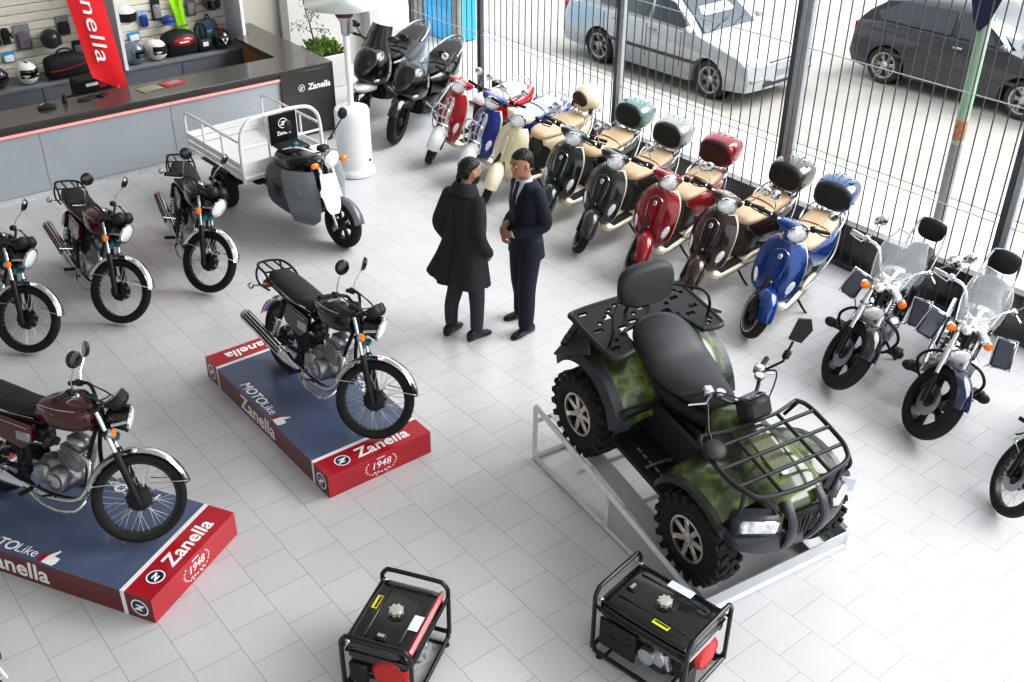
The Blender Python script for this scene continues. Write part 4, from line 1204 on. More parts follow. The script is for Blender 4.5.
# ------------------------------------------------------------------ portable generators
def make_generator(name, label, L, W, H, stripe=False, engine_red=True):
    """long axis x; x = +L/2 is the recoil starter end"""
    t = thing(name, label, 'generator')
    FR = mat('black_tube_frame', '#0f0f10', .3, .2, coat=.4, var=.05)
    TK = mat('black_fuel_tank_paint', '#0d0e10', .25, 0, coat=.7, var=.05)
    x, y = L / 2, W / 2
    mb = MB()
    for sx in (-1, 1):      # end hoops with handles standing above the tank
        mb.tube(cat([(sx * x, -y, .05), (sx * x, -y, H * .80), (sx * x, -y + .004, H - .05), (sx * x, -y + .03, H - .012), (sx * x, -y + .075, H), (sx * x, y - .075, H), (sx * x, y - .03, H - .012), (sx * x, y - .004, H - .05), (sx * x, y, H * .80), (sx * x, y, .05)], 5), .0145, 10)
        mb.tube([(sx * x, -y, .055), (sx * x, y, .055)], .0145, 8)
    for sy in (-1, 1):
        mb.tube(cat([(-x, sy * y, .10), (-x + .02, sy * y, .05), (-x + .07, sy * y, .03), (x - .07, sy * y, .03), (x - .02, sy * y, .05), (x, sy * y, .10)], 4), .0145, 10)
        mb.tube([(-x, sy * y, H * .76), (x, sy * y, H * .76)], .0125, 8)
    for xx in (-.35 * L, .3 * L): mb.tube([(xx, -y, .035), (xx, y, .035)], .012, 8)
    fr = mb.build('tube_frame', FR, t)
    mb = MB()
    for sx in (-1, 1):
        for sy in (-1, 1): mb.cyl((sx * (x - .06), sy * y, 0), (sx * (x - .06), sy * y, .022), .022, .018, 12)
    mb.build('rubber_foot', RUBBER, fr)
    mb = MB()
    for sx in (-1, 1):
        for sy in (-1, 1): mb.lathe([(.016, -.006), (.016, .006), (.008, .012)], 10, TR(sx * (x - .022), sy * (y - .03), H * .845))
    mb.build('bolt', ALUL, fr)
    # tank
    zt = H * .80
    mb = MB(); loftx(mb, [(-x + .03, y * .80, zt - .10, zt + .02), (-x + .045, y * .88, zt - .12, zt + .035), (0, y * .90, zt - .13, zt + .045), (x - .045, y * .88, zt - .12, zt + .035), (x - .03, y * .80, zt - .10, zt + .02)], 28, 7, 4)
    tk = mb.build('fuel_tank', TK, t)
    mb = MB()
    for sy in (-1, 1): mb.box((0, sy * y * .78, zt - .03), (L - .05, .05, .012), None, .004)
    mb.box((0, 0, zt - .055), (L - .04, W * .97, .014), None, .004)
    for sy in (-.5, .5): mb.box((0, sy * y, zt + .043), (L * .72, .012, .012), None, .004)
    mb.build('tank_ridge', TK, tk)
    M = TR((-.02 if stripe else .02) * L, 0, zt + .045)
    mb = MB(); prof = [(.034, 0), (.040, .008), (.040, .028), (.034, .034), (.001, .036)]; mb.lathe(prof, 24, M)
    for k in range(8):
        a = 2 * PI * k / 8; mb.lathe([(.010, .004), (.010, .032)], 8, M @ TR(.037 * math.cos(a), .037 * math.sin(a), 0))
    mb.build('fuel_cap', mat('grey_white_cap', '#b9b6ad', .45, .3, var=.06), tk)
    mb = MB(); mb.ring_lathe([(.058, -.004), (.066, -.004), (.066, .006), (.058, .006)], 24, M); mb.build('cap_seat', TK, tk)
    gx = L * .32 * (1 if stripe else -1)
    mb = MB(); mb.box((gx, -.01, zt + .045), (.06, .075, .016), None, .006); g = mb.build('fuel_gauge', BLKPL, tk)
    mb = MB(); mb.box((gx, -.01, zt + .054), (.022, .045, .003)); mb.build('gauge_window', mat('gauge_window', '#9c9c98', .2), g)
    lx = L * (-.10 if stripe else .14)
    mb = MB(); mb.box((lx, -y * .66, zt + .0455), (.11, .035, .0025)); w_ = mb.build('warning_label', mat('yellow_label', '#d8cf2c', .5, var=.03), tk)
    mb = MB(); mb.box((lx, -y * .66 + .006, zt + .0472), (.095, .014, .001)); mb.build('label_print', BLKPL, w_)
    mb = MB(); mb.box((.03 if stripe else .02, y * .66 if stripe else y * .70, zt + .0462), (.12, .06, .002) if stripe else (.17, .06, .002)); mb.build('spec_label', mat('white_label', '#dfe3ea', .5, var=.03), tk)
    if stripe:
        mb = MB(); mb.box((0, y * .87, zt + .024), (L * .86, .034, .03), Matrix.Rotation(R(-38), 3, 'X'), .005); mb.build('red_stripe', mat('bright_red_trim', '#b3202b', .3, coat=.4), tk)
    # engine, alternator, recoil starter, panel
    mb = MB(); mb.box((-.18 * L, 0, .16), (L * .36, W * .62, .19), None, .03); mb.lathe([(.09, -.02), (.11, 0), (.11, L * .34), (.08, L * .36)], 24, TR(-x * .9, 0, .17) @ AXX); mb.build('alternator', BLKPL, t)
    mb = MB(); mb.box((.20 * L, 0, .19), (L * .30, W * .58, .24), None, .03); mb.box((.16 * L, -.3 * W, .19), (.16, .14, .14), None, .03)
    e = mb.build('engine', DKMETAL, t)
    mb = MB(); mb.lathe([(.02, .03), (.055, .028), (.062, 0), (.05, -.05)], 20, TR(.08 * L, -y * .86, .23) @ Matrix.Rotation(R(90), 4, 'X'))
    mb.box((.20 * L, -y * .80, .25), (.10, .06, .12), None, .018); mb.tube([(.3 * L, -y * .8, .2), (.26 * L, -y * .85, .32)], .02, 8)
    mb.build('carburettor', ALUL, e)
    mb = MB(); mb.lathe([(.02, .03), (.05, .028), (.055, 0), (.05, -.05)], 20, TR(.05 * L, y * .86, .22) @ AXY); mb.box((.13 * L, y * .8, .25), (.12, .06, .12), None, .018)
    mb.build('air_filter', ALUL, e)
    RS = mat('recoil_starter_red', '#b3231f', .4, coat=.2, var=.06)
    mb = MB(); Mx = TR(x - .075, .14 * W, .20) @ AXX
    mb.lathe([(.115, 0), (.12, .03), (.10, .055), (.05, .065), (.0001, .067)], 28, Mx); rs = mb.build('recoil_starter', RS, t)
    mb = MB()
    for k in range(14):
        a = 2 * PI * k / 14; mb.box((x - .075 + .05, .14 * W + .075 * math.cos(a), .20 + .075 * math.sin(a)), (.016, .05, .012), Matrix.Rotation(a, 3, 'X'))
    mb.build('starter_fins', mat('recoil_starter_dark_red', '#8a1512', .5), rs)
    mb = MB(); mb.box((x - .03, -.30 * W, .16), (.05, W * .26, .16), None, .01); mb.build('battery_box', BLKPL, t)
    mb = MB(); mb.box((-.24 * L, -y * .93, .22), (L * .40, .022, .22), None, .006); cp = mb.build('control_panel', BLKPL, t)
    mb = MB()
    for k in range(2): mb.lathe([(.028, 0), (.028, .008)], 16, TR(-.30 * L + .11 * k, -y * .93 - .01, .20) @ Matrix.Rotation(R(90), 4, 'X'))
    mb.box((-.12 * L, -y * .93 - .014, .27), (.03, .008, .04)); mb.build('socket', DKMETAL, cp)
    mb = MB(); mb.tube([(-x * .4, y * .7, .30), (x * .5, y * .72, .30)], .055, 16); mb.build('muffler', STEEL, t)
    return t
# ------------------------------------------------------------------ quad bike and its display stand
CAMO = multi_mat('camouflage_print', ['#39432a', (.0, '#14170f'), (.40, '#262d1b'), (.50, '#3b4824'), (.56, '#5f7030'), (.61, '#3a4526'), (.70, '#4c5350')], scale=3.6, rough=.28, coat=.6)
ATVG = mat('dark_grey_moulding', '#2e3136', .45, coat=.15, var=.08, bump=.05)
ATVB = mat('charcoal_rack_paint', '#1d1e20', .42, .1, var=.08)
def make_quad():
    t = thing('quad_bike', 'green camouflage quad bike with a backrest standing on the sloping metal display stand', 'quad bike')
    T = steer_mat((.40, 0, .8), (-.45, 0, .89), R(6))
    RIMB = mat('machined_black_rim', '#232427', .3, .5, coat=.5)
    def qwheel(nm, c, w, Tm=None):
        M = TR(*c) @ AXY; r, rim = .325, .170; sg = 1 if c[1] > 0 else -1
        mb = MB(Tm); mb.ring_lathe([(rim - .02, -w * .4), (rim + .004, -w * .44), (rim - .012, -w * .3), (rim - .015, w * .3), (rim + .004, w * .44), (rim - .02, w * .4), (rim - .045, 0)], 40, M)
        mb.lathe([(rim - .03, sg * w * .12), (.02, sg * w * .16)], 30, M, caps=False)
        o = mb.build(nm, RIMB, t)
        mb = MB(Tm); mb.ring_lathe(tyre_prof(r - .012, rim, w, 16, 3.2), 44, M)
        nk = 20
        for k in range(nk):
            a = 2 * PI * k / nk
            for side in (-1, 1):
                aa = a + (PI / nk if side > 0 else 0); ca, sa = math.cos(aa), math.sin(aa)
                base = Matrix(((-sa, 0, ca), (0, 1, 0), (ca, 0, sa)))
                mb.box((c[0] + (r - .006) * ca, c[1] + side * .22 * w, c[2] + (r - .006) * sa), (.034, w * .40, .022), base @ Matrix.Rotation(side * .5, 3, 'Z'), .004)
                mb.box((c[0] + (r - .03) * ca, c[1] + side * .475 * w, c[2] + (r - .03) * sa), (.045, .026, .06), base, .005)
        mb.build('tyre', RUBBER, o)
        mb = MB(Tm)
        for k in range(7):
            a = 2 * PI * k / 7 + .2
            rot = Matrix.Rotation(-a, 3, 'Y')
            mb.box((c[0] + .095 * math.cos(a), c[1] + sg * w * .36, c[2] + .095 * math.sin(a)), (.115, .02, .040), rot, .005)
        mb.lathe([(.03, -.02), (.05, -.01), (.048, .012), (.03, .02)], 20, TR(c[0], c[1] + sg * w * .36, c[2]) @ AXY)
        mb.ring_lathe([(rim - .02, -.01), (rim - .004, -.008), (rim - .004, .008), (rim - .02, .01)], 40, TR(c[0], c[1] + sg * w * .42, c[2]) @ AXY)
        mb.build('alloy_spokes', mat('bright_alloy', '#c9c6c0', .25, .85, var=.06), o)
    for s in (-1, 1):
        qwheel('front_wheel', (.66, s * .455, .315), .20, T if False else None)
        qwheel('rear_wheel', (-.64, s * .435, .315), .25)
    # chassis, arms, shocks, skid
    mb = MB()
    mb.box((0, 0, .40), (1.5, .34, .16), None, .03); mb.box((0.1, 0, .54), (.7, .30, .22), None, .05)
    for s in (-1, 1):
        for x in (.66, -.64):
            for dx in (-.12, .12): mb.tube([(x + dx, s * .14, .36), (x, s * .38, .30)], .018, 8)
            mb.tube([(x + .04, s * .17, .70), (x + .02, s * .32, .34)], .022, 8)
    mb.box((.88, 0, .36), (.24, .26, .03), Matrix.Rotation(R(-18), 3, 'Y'), .008)
    mb.build('chassis', BLKSAT, t)
    mb = MB()
    for s in (-1, 1):
        for x in (.66, -.64):
            pts = [(x + .04 - .02 * q / 40 + .034 * math.cos(q * .9), s * (.18 + .13 * q / 40) + .034 * math.sin(q * .9), .66 - .28 * q / 40) for q in range(41)]
            mb.tube(pts, .007, 5)
    mb.build('shock_spring', STEEL, t)
    for s in (-1, 1):
        mb = MB()
        mb.tube([(.72, s * .15, .40), (.70, s * .36, .33)], .013, 8)
        mb.build('tie_rod', ALUL, t)
    # floor boards
    for s in (-1, 1):
        mb = MB(); rows = []
        mb.prism([(.36, .30), (.40, .40), (.30, .34), (-.28, .34), (-.36, .44), (-.34, .32), (-.28, .30)], 'y', s * .20 - .0, s * .47)
        fb = mb.build('footwell', BLKPL, t)
        mb = MB()
        for k in range(5): mb.box((-.12 + .07 * k, s * .37, .345), (.045, .012, .012))
        mb.build('footwell_slots', mat('footwell_grip_metal', '#8d8f90', .5, .4), fb)
        mb = MB(); mb.tube([(.06, s * .22, .36), (.06, s * .44, .37)], .014, 8); mb.build('foot_peg', ALU, fb)
        mb = MB(); mb.box((-.02, s * .215, .52), (.62, .05, .30), None, .02); mb.build('side_panel', BLKPL, t)
    # body: nose, bonnet, tank cowl
    mb = MB()
    loftx(mb, [(.20, .13, .60, .92), (.30, .17, .60, .95), (.45, .19, .60, .92), (.66, .25, .62, .865), (.85, .26, .62, .82), (.97, .23, .64, .77), (1.02, .16, .66, .72)], 28, 3.4, 4)
    bn = mb.build('front_bodywork', CAMO, t)
    mb = MB(); mb.box((.62, 0, .875), (.34, .16, .02), Matrix.Rotation(R(9), 3, 'Y'), .006); cn = mb.build('bonnet_panel', mat('olive_bonnet_panel', '#545a3e', .35, coat=.4, var=.25, nscale=9), bn)
    mb = MB()
    for x in (.50, .62, .76): mb.box((x, .01 * 0, .898 - (x - .5) * .16), (.012, .07, .006), None, .002)
    mb.ell((.82, -.01, .845), (.018, .03, .006)); mb.build('bonnet_badges', WHITEP, cn)
    # front fenders (camo with a black lip)
    for s in (-1, 1):
        rows = []; lip = []
        for i in range(19):
            a = R(58 + 100 * i / 18); rr = .405
            x, z = .64 + rr * 1.02 * math.cos(a), .36 + rr * .98 * math.sin(a)
            row = []
            for k in range(9):
                v = k / 8; y = .20 + .30 * v
                sag = .05 * max(0, v - .55) ** 1.5 / .3
                row.append((x * 1.0 - (0 if v < .7 else .0), s * y, z - sag + .03 * (1 - v)))
            rows.append(row)
        mb = MB(); mb.sheet(rows if s > 0 else [r[::-1] for r in rows], .012)
        ff = mb.build('front_fender', CAMO, t)
        mb = MB(); rows2 = []
        for r_ in rows:
            p = Vector(r_[-1]); q = Vector(r_[-2]); c0 = Vector((.64, p.y, .36)); rad = (p - c0); rad.y = 0; rad.normalize()
            rows2.append([p + Vector((0, -s * .02, .0)) + rad * .004, p + Vector((0, s * .035, 0)) - rad * .004, p + Vector((0, s * .045, 0)) - rad * .03])
        mb.sheet(rows2 if s > 0 else [r[::-1] for r in rows2], .012); mb.build('fender_flare', mat('dark_olive_moulding', '#23271d', .4, coat=.3), ff)
        # rear fenders
        rows = []
        for i in range(21):
            a = R(18 + 132 * i / 20); rr = .425
            x, z = -.63 + rr * 1.05 * math.cos(a), .40 + rr * 1.06 * math.sin(a)
            rows.append([(x, s * (.17 + .29 * k / 8), z + .03 * (1 - k / 8) - .05 * max(0, k / 8 - .6) ** 1.6 / .3) for k in range(9)])
        mb = MB(); mb.sheet(rows if s > 0 else [r[::-1] for r in rows], .012); rf = mb.build('rear_fender', CAMO, t)
        mb = MB(); rows2 = []
        for r_ in rows:
            p = Vector(r_[-1]); c0 = Vector((-.63, p.y, .40)); rad = (p - c0); rad.y = 0; rad.normalize()
            rows2.append([p + Vector((0, -s * .03, 0)) + rad * .006, p + Vector((0, s * .06, 0)) - rad * .006, p + Vector((0, s * .085, 0)) - rad * .07])
        mb.sheet(rows2 if s > 0 else [r[::-1] for r in rows2], .012); mb.build('fender_flare', ATVG, rf)
        mb = MB(); mb.box((-.265, s * .34, .50), (.05, .30, .34), Matrix.Rotation(R(14), 3, 'Y'), .02); mb.build('mudguard', BLKPL, t)
        # rear corner panels dropping behind the rack
        mb = MB()
        rows = [[(-.95 - .17 * v + .38 * u * (1 - .6 * v), s * (.30 + .28 * u), .94 - .30 * v + .02 * (1 - u)) for u in (0, .33, .66, 1)] for v in (0, .25, .5, .75, 1)]
        mb.sheet(rows if s > 0 else [r[::-1] for r in rows], .014)
        for v in (.2, .45, .7):
            mb.box((-.90 - .14 * v, s * .47, .93 - .30 * v), (.05, .12, .03), Matrix.Rotation(s * R(-38), 3, 'Z'), .006)
        mb.build('rear_corner_panel', BLKPL, t)
    # headlights, grille, bumper
    for s in (-1, 1):
        M = Matrix.Rotation(s * R(26), 3, 'Z') @ Matrix.Rotation(R(-16), 3, 'Y')
        mb = MB(); mb.box((.965, s * .335, .685), (.12, .31, .16), M, .03); h = mb.build('headlight', ATVG, t)
        mb = MB(); mb.box((.990, s * .338, .690), (.10, .27, .12), M, .03); mb.build('lens', mat('headlight_glass', '#cfd3d5', .06, .5, coat=.9, var=.35, nscale=28), h)
        mb = MB(); mb.box((1.03, s * .185, .68), (.05, .018, .13), M, .004); mb.build('camo_strip', CAMO, h)
    mb = MB()
    loftx(mb, [(.84, .50, .50, .64), (.96, .48, .48, .62), (1.03, .38, .44, .60), (1.06, .22, .40, .58)], 24, 3.6, 4)
    mb.prism([(.40, .56), (.52, .66), (.55, .62), (.47, .47)], 'x', .84, .90); mb.prism([(-.40, .56), (-.52, .66), (-.55, .62), (-.47, .47)], 'x', .84, .90)
    bp = mb.build('front_bumper', ATVG, t)
    mb = MB()
    for s in (-1, 1): mb.tube(cat([(.98, s * .13, .80), (1.075, s * .135, .72), (1.10, s * .13, .60), (1.06, s * .10, .44), (.98, s * .09, .36)], 5), .034, 8, flat=.6)
    mb.build('bumper_strut', ATVG, bp)
    mb = MB(); mb.box((1.045, 0, .62), (.05, .24, .24), Matrix.Rotation(R(6), 3, 'Y'), .02); gl = mb.build('grille', GRILLB, bp)
    mb = MB()
    for j in range(7):
        for k in range(3):
            for s in (-1, 1): mb.box((1.078 - .012 * (j - 3) * .3, s * (.045 + .024 * k), .56 + .022 * j), (.008, .018, .016), None, .004)
    for s in (-1, 1): mb.box((1.08, s * .018, .62), (.014, .012, .18), None, .004)
    mb.build('grille_mesh', ATVG, gl)
    mb = MB(); mb.box((1.0, 0, .47), (.10, .22, .05), None, .015); mb.tube([(1.0, -.05, .42), (1.06, 0, .40), (1.0, .05, .42)], .012, 6); mb.build('tow_hook', BLKSAT, t)
    mb = MB(); mb.box((1.0, .40, .72), (.02, .10, .12), Matrix.Rotation(R(-30), 3, 'Z'), .004); mb.build('number_plate', mat('pale_sticker', '#b9bcc6', .4), bp)
    # front rack
    mb = MB(); zr = .93
    def rz(x): return .965 - (x - .42) * .10
    out = cat([(.42, -.40, rz(.42)), (.50, -.45, rz(.5)), (.74, -.455, rz(.74)), (.89, -.42, rz(.89) + .01), (.97, -.33, rz(.97)), (1.0, 0, rz(1.0) - .01), (.97, .33, rz(.97)), (.89, .42, rz(.89) + .01), (.74, .455, rz(.74)), (.50, .45, rz(.5)), (.42, .40, rz(.42))], 5)
    mb.tube(out, .016, 10)
    for x in (.54, .69, .84): mb.tube([(x, -.45, rz(x)), (x, .45, rz(x))], .013, 8)
    for y in (-.2, .2): mb.tube([(.46, y, rz(.46)), (.985, y, rz(.985))], .013, 8)
    for s in (-1, 1):
        mb.tube([(.44, s * .40, rz(.44)), (.40, s * .36, .84)], .013, 8); mb.tube(cat([(.97, s * .33, rz(.97)), (1.01, s * .25, .80), (1.02, s * .20, .68)], 4), .015, 8)
        mb.tube(cat([(.89, s * .42, rz(.89)), (.93, s * .46, .82), (.90, s * .47, .72)], 4), .014, 8)
    mb.tube([(.42, -.40, rz(.42)), (.46, -.2, rz(.46)), (.46, .2, rz(.46)), (.42, .40, rz(.42))], .013, 8)
    mb.build('front_rack', ATVB, t)
    # rear rack plate with cut-outs
    mb = MB(); ROWS = 8; CX = 18; zz = .965
    hole = set()
    pat = random.Random(5)
    x0, x1, yw = -.99, -.44, .475
    nx, ny = 16, 26
    for i in range(1, nx - 1):
        for k in range(1, ny - 1):
            if (i % 3 == 1 and k % 4 in (1, 2) and (i // 3 + k // 4) % 2 == 0) or (i % 3 == 2 and k % 4 == 3 and (i // 3 + k // 4) % 2 == 1) or (i % 5 == 3 and k % 6 == 0):
                hole.add((i, k))
    def notch(i, k):
        x = x0 + (x1 - x0) * (i + .5) / nx; y = -yw + 2 * yw * (k + .5) / ny
        return x > -.67 and abs(y) < .24 + (x + .67) * .25
    for i in range(nx):
        for k in range(ny):
            if (i, k) in hole or notch(i, k): continue
            xa = x0 + (x1 - x0) * i / nx; xb = x0 + (x1 - x0) * (i + 1) / nx
            ya = -yw + 2 * yw * k / ny; yb = -yw + 2 * yw * (k + 1) / ny
            mb.box(((xa + xb) / 2, (ya + yb) / 2, zz), (xb - xa, yb - ya, .022))
    rk = mb.build('rear_rack', ATVB, t, smooth=0)
    mb = MB()
    for s in (-1, 1):
        mb.tube(cat([(-.45, s * .30, zz), (-.43, s * .45, zz), (-.52, s * .488, zz), (-.90, s * .488, zz), (-.99, s * .44, zz), (-1.005, 0, zz)], 4), .020, 8)
        mb.tube([(-.62, s * .34, zz), (-.62, s * .34, .84)], .016, 8); mb.tube([(-.90, s * .34, zz), (-.88, s * .34, .80)], .016, 8)
    mb.tube(cat([(-.45, -.30, zz), (-.61, -.25, zz), (-.68, -.18, zz), (-.68, .18, zz), (-.61, .25, zz), (-.45, .30, zz)], 5), .016, 8)
    mb.build('rack_rim', ATVB, rk)
    # backrest
    mb = MB()
    mb.tube([(-.79, -.2, 1.19), (-.79, .2, 1.19)], .012, 8)
    for s in (-1, 1):
        mb.tube(cat([(-.56, s * .43, zz + .01), (-.56, s * .42, 1.10), (-.62, s * .39, 1.17), (-.75, s * .26, 1.17), (-.79, s * .18, 1.19)], 5), .011, 8)
        mb.tube([(-.84, s * .10, zz + .01), (-.80, s * .10, 1.12)], .011, 8)
    br = mb.build('backrest_frame', BLKSAT, t)
    mb = MB(); rings = []
    for x, sc in ((-.895, .78), (-.885, .92), (-.86, 1.0), (-.825, 1.0), (-.80, .94), (-.785, .80)):
        rings.append([(x + .045 - .03 * b, .235 * sc * a, 1.225 + .15 * sc * b) for a, b in se(32, 3.0)])
    mb.loft(rings); mb.build('backrest_pad', mat('charcoal_pad_vinyl', '#2a2b2d', .5, var=.06, bump=.08), br)
    # seat
    SEATM = mat('dark_grey_seat_vinyl', '#343538', .48, var=.06, bump=.08)
    mb = MB(); loftx(mb, [(.22, .06, .86, .95), (.17, .10, .82, .965), (.06, .145, .80, .955), (-.06, .19, .78, .95), (-.18, .225, .78, .955), (-.28, .24, .79, .975), (-.36, .235, .80, 1.02), (-.50, .225, .84, 1.06), (-.62, .19, .87, 1.06), (-.69, .12, .90, 1.03)], 28, 2.7, 5)
    st = mb.build('seat', SEATM, t)
    mb = MB(); loftx(mb, [(.22, .12, .70, .86), (0, .17, .66, .80), (-.3, .21, .66, .80), (-.6, .2, .70, .86)], 20, 3, 3); mb.build('seat_base', BLKPL, t)
    # handlebar set
    mb = MB(T); mb.tube([(.47, 0, .86), (.36, 0, 1.04)], .03, 10)
    mb.tube(cat([(.14, -.40, 1.10), (.22, -.25, 1.12), (.33, -.10, 1.06), (.33, .10, 1.06), (.22, .25, 1.12), (.14, .40, 1.10)], 5), .0125, 8); hb = mb.build('handlebar', BLKSAT, t)
    for s in (-1, 1):
        mb = MB(T)
        mb.tube([(.135, s * .405, 1.10), (.19, s * .29, 1.115)], [.018, .0175], 10)
        mb.build('grip', RUBBER, hb)
    for s in (-1, 1):
        mb = MB(T)
        mb.box((.215, s * .24, 1.125), (.07, .07, .06), Matrix.Rotation(s * .4, 3, 'Z'), .012)
        mb.tube([(.25, s * .24, 1.12), (.285, s * .32, 1.11), (.23, s * .42, 1.095)], .007, 6)
        mb.lathe([(.03, -.015), (.035, 0), (.03, .015)], 14, TR(.27, s * .18, 1.13))
        mb.build('brake_lever', ALUL, hb)
    mb = MB(T)
    for s in (-1, 1): mb.tube(cat([(.24, s * .22, 1.13), (.34, s * .24, 1.20), (.44, s * .10, 1.14), (.46, 0, 1.0)], 6), .005, 6)
    mb.build('cable', BLKSAT, hb)
    mb = MB(T); mb.box((.42, 0, 1.05), (.15, .22, .14), Matrix.Rotation(R(-32), 3, 'Y'), .03); pd = mb.build('instrument_pod', BLKPL, t)
    mb = MB(T); mb.box((.375, 0, 1.115), (.10, .16, .012), Matrix.Rotation(R(-32), 3, 'Y'), .004); mb.build('display', mat('gauge_glass', '#23262b', .1, coat=.8), pd)
    # mirrors: one raised, one folded down
    mb = MB(T); mb.tube([(.24, .27, 1.13), (.30, .34, 1.22), (.29, .39, 1.36)], .009, 8); mb.box((.30, .355, 1.27), (.04, .05, .07), Matrix.Rotation(R(-20), 3, 'X'), .012); mi = mb.build('mirror', BLKSAT, t)
    mb = MB(T @ TR(.29, .40, 1.36) @ Matrix.Rotation(R(-18), 4, 'X') @ Matrix.Rotation(R(-50), 4, 'Z'))
    mb.prism([(-.04, 0), (.045, .01), (.07, .12), (.03, .18), (-.045, .15)], 'x', -.012, .014); mb.build('mirror_shell', BLKPL, mi)
    mb = MB(T); mb.tube([(.24, -.27, 1.12), (.42, -.40, 1.02), (.52, -.44, .985)], .009, 8); mi = mb.build('mirror', BLKSAT, t)
    mb = MB(T); mb.ell((.54, -.45, .985), (.075, .085, .028), Matrix.Rotation(R(15), 3, 'Y')); mb.build('mirror_shell', BLKPL, mi)
    return t

def make_stand():
    """sloping welded stand in world axes of its own: x forward (low end), y left"""
    t = thing('display_stand', 'silver sloping tube stand with a steel front ramp under the quad bike', 'stand')
    S = mat('silver_painted_steel', '#cfd1d3', .36, .25, var=.05)
    L0, W0, zb, zf = 1.96, .667, .515, .185
    mb = MB()
    xb, xf = -L0 / 2, L0 / 2
    ang = math.atan2(zb - zf, L0)
    for s in (-1, 1):
        y = s * W0
        mb.tube([(xb, y, .02), (xf, y, .02)], .022, 4)
        mb.tube([(xb, y, zb - .02), (xf, y, zf - .02)], .024, 4)
        for x, zt in ((xb, zb - .02), (xb + .49 * L0, zb - .49 * (zb - zf) - .02), (xf, zf - .02)): mb.tube([(x, y, .0), (x, y, zt)], .022, 4)
    for x in (xb, xf): mb.tube([(x, -W0, .02), (x, W0, .02)], .022, 4)
    for q in (0.0, .30, .52, .98):
        x = xb + q * L0; z = zb - q * (zb - zf) - .163; mb.tube([(x, -W0, z), (x, W0, z)], .022, 4)
    mb.build('tube_frame', S, t, smooth=0)
    mb = MB(); rot = Matrix.Rotation(ang, 3, 'Y')
    mb.box((xf + .015, 0, .10), (.008, 2 * W0, .17), Matrix.Rotation(R(12), 3, 'Y')); mb.build('front_plate', mat('zinc_sheet', '#b9bbbe', .3, .5, var=.08, nscale=4), t, smooth=0)
    mb = MB()
    for s in (-1, 1):
        y = s * (W0 - .20)
        mb.box((0, y, (zb + zf) / 2 - .146), (L0 / math.cos(ang) * .995, .14, .01), rot)
    mb.build('wheel_tray', S, t, smooth=0)
    for s in (-1, 1):
        mb = MB(); mb.prism([(-.02, .03), (xf, .03), (xf, zf - .03), (-.02, zb - .49 * (zb - zf) - .03)], 'y', s * W0 - .004, s * W0 + .004); mb.build('side_plate', mat('zinc_sheet', '#b9bbbe', .3, .5), t, smooth=0)
    return t
# ------------------------------------------------------------------ people (local frame: facing +x, feet at z = 0)
SKIN = mat('skin_light_tan', '#ab8470', .5, var=.05, nscale=30)
SKIN2 = mat('skin_warm_tan', '#a87d68', .5, var=.05, nscale=30)
HAIR = mat('black_hair', '#100e0d', .45, var=.25, nscale=90, bump=.6, bscale=160)
BEARD = mat('dark_beard_stubble', '#2c211c', .7, var=.25, nscale=90)
CHAR = mat('charcoal_wool_coat', '#26272a', .85, var=.14, nscale=9, bump=.25, bscale=220)
BLKTR = mat('faded_black_trousers', '#34363b', .8, var=.12, nscale=9, bump=.2, bscale=200)
NAVY = mat('navy_suit_cloth', '#141a2c', .75, var=.10, nscale=8, bump=.2, bscale=240)
SHOE = mat('black_shoe_leather', '#0d0d0e', .28, coat=.3, var=.1)
SHIRT = mat('pale_blue_shirt', '#cdd4e0', .7, var=.03)
TIE = mat('dark_patterned_tie', '#1b2333', .5, var=.4, nscale=120)
EYEW = mat('eye_white', '#d8d4cf', .3, var=.02)
EYED = mat('dark_iris', '#1a120e', .2, var=.05)

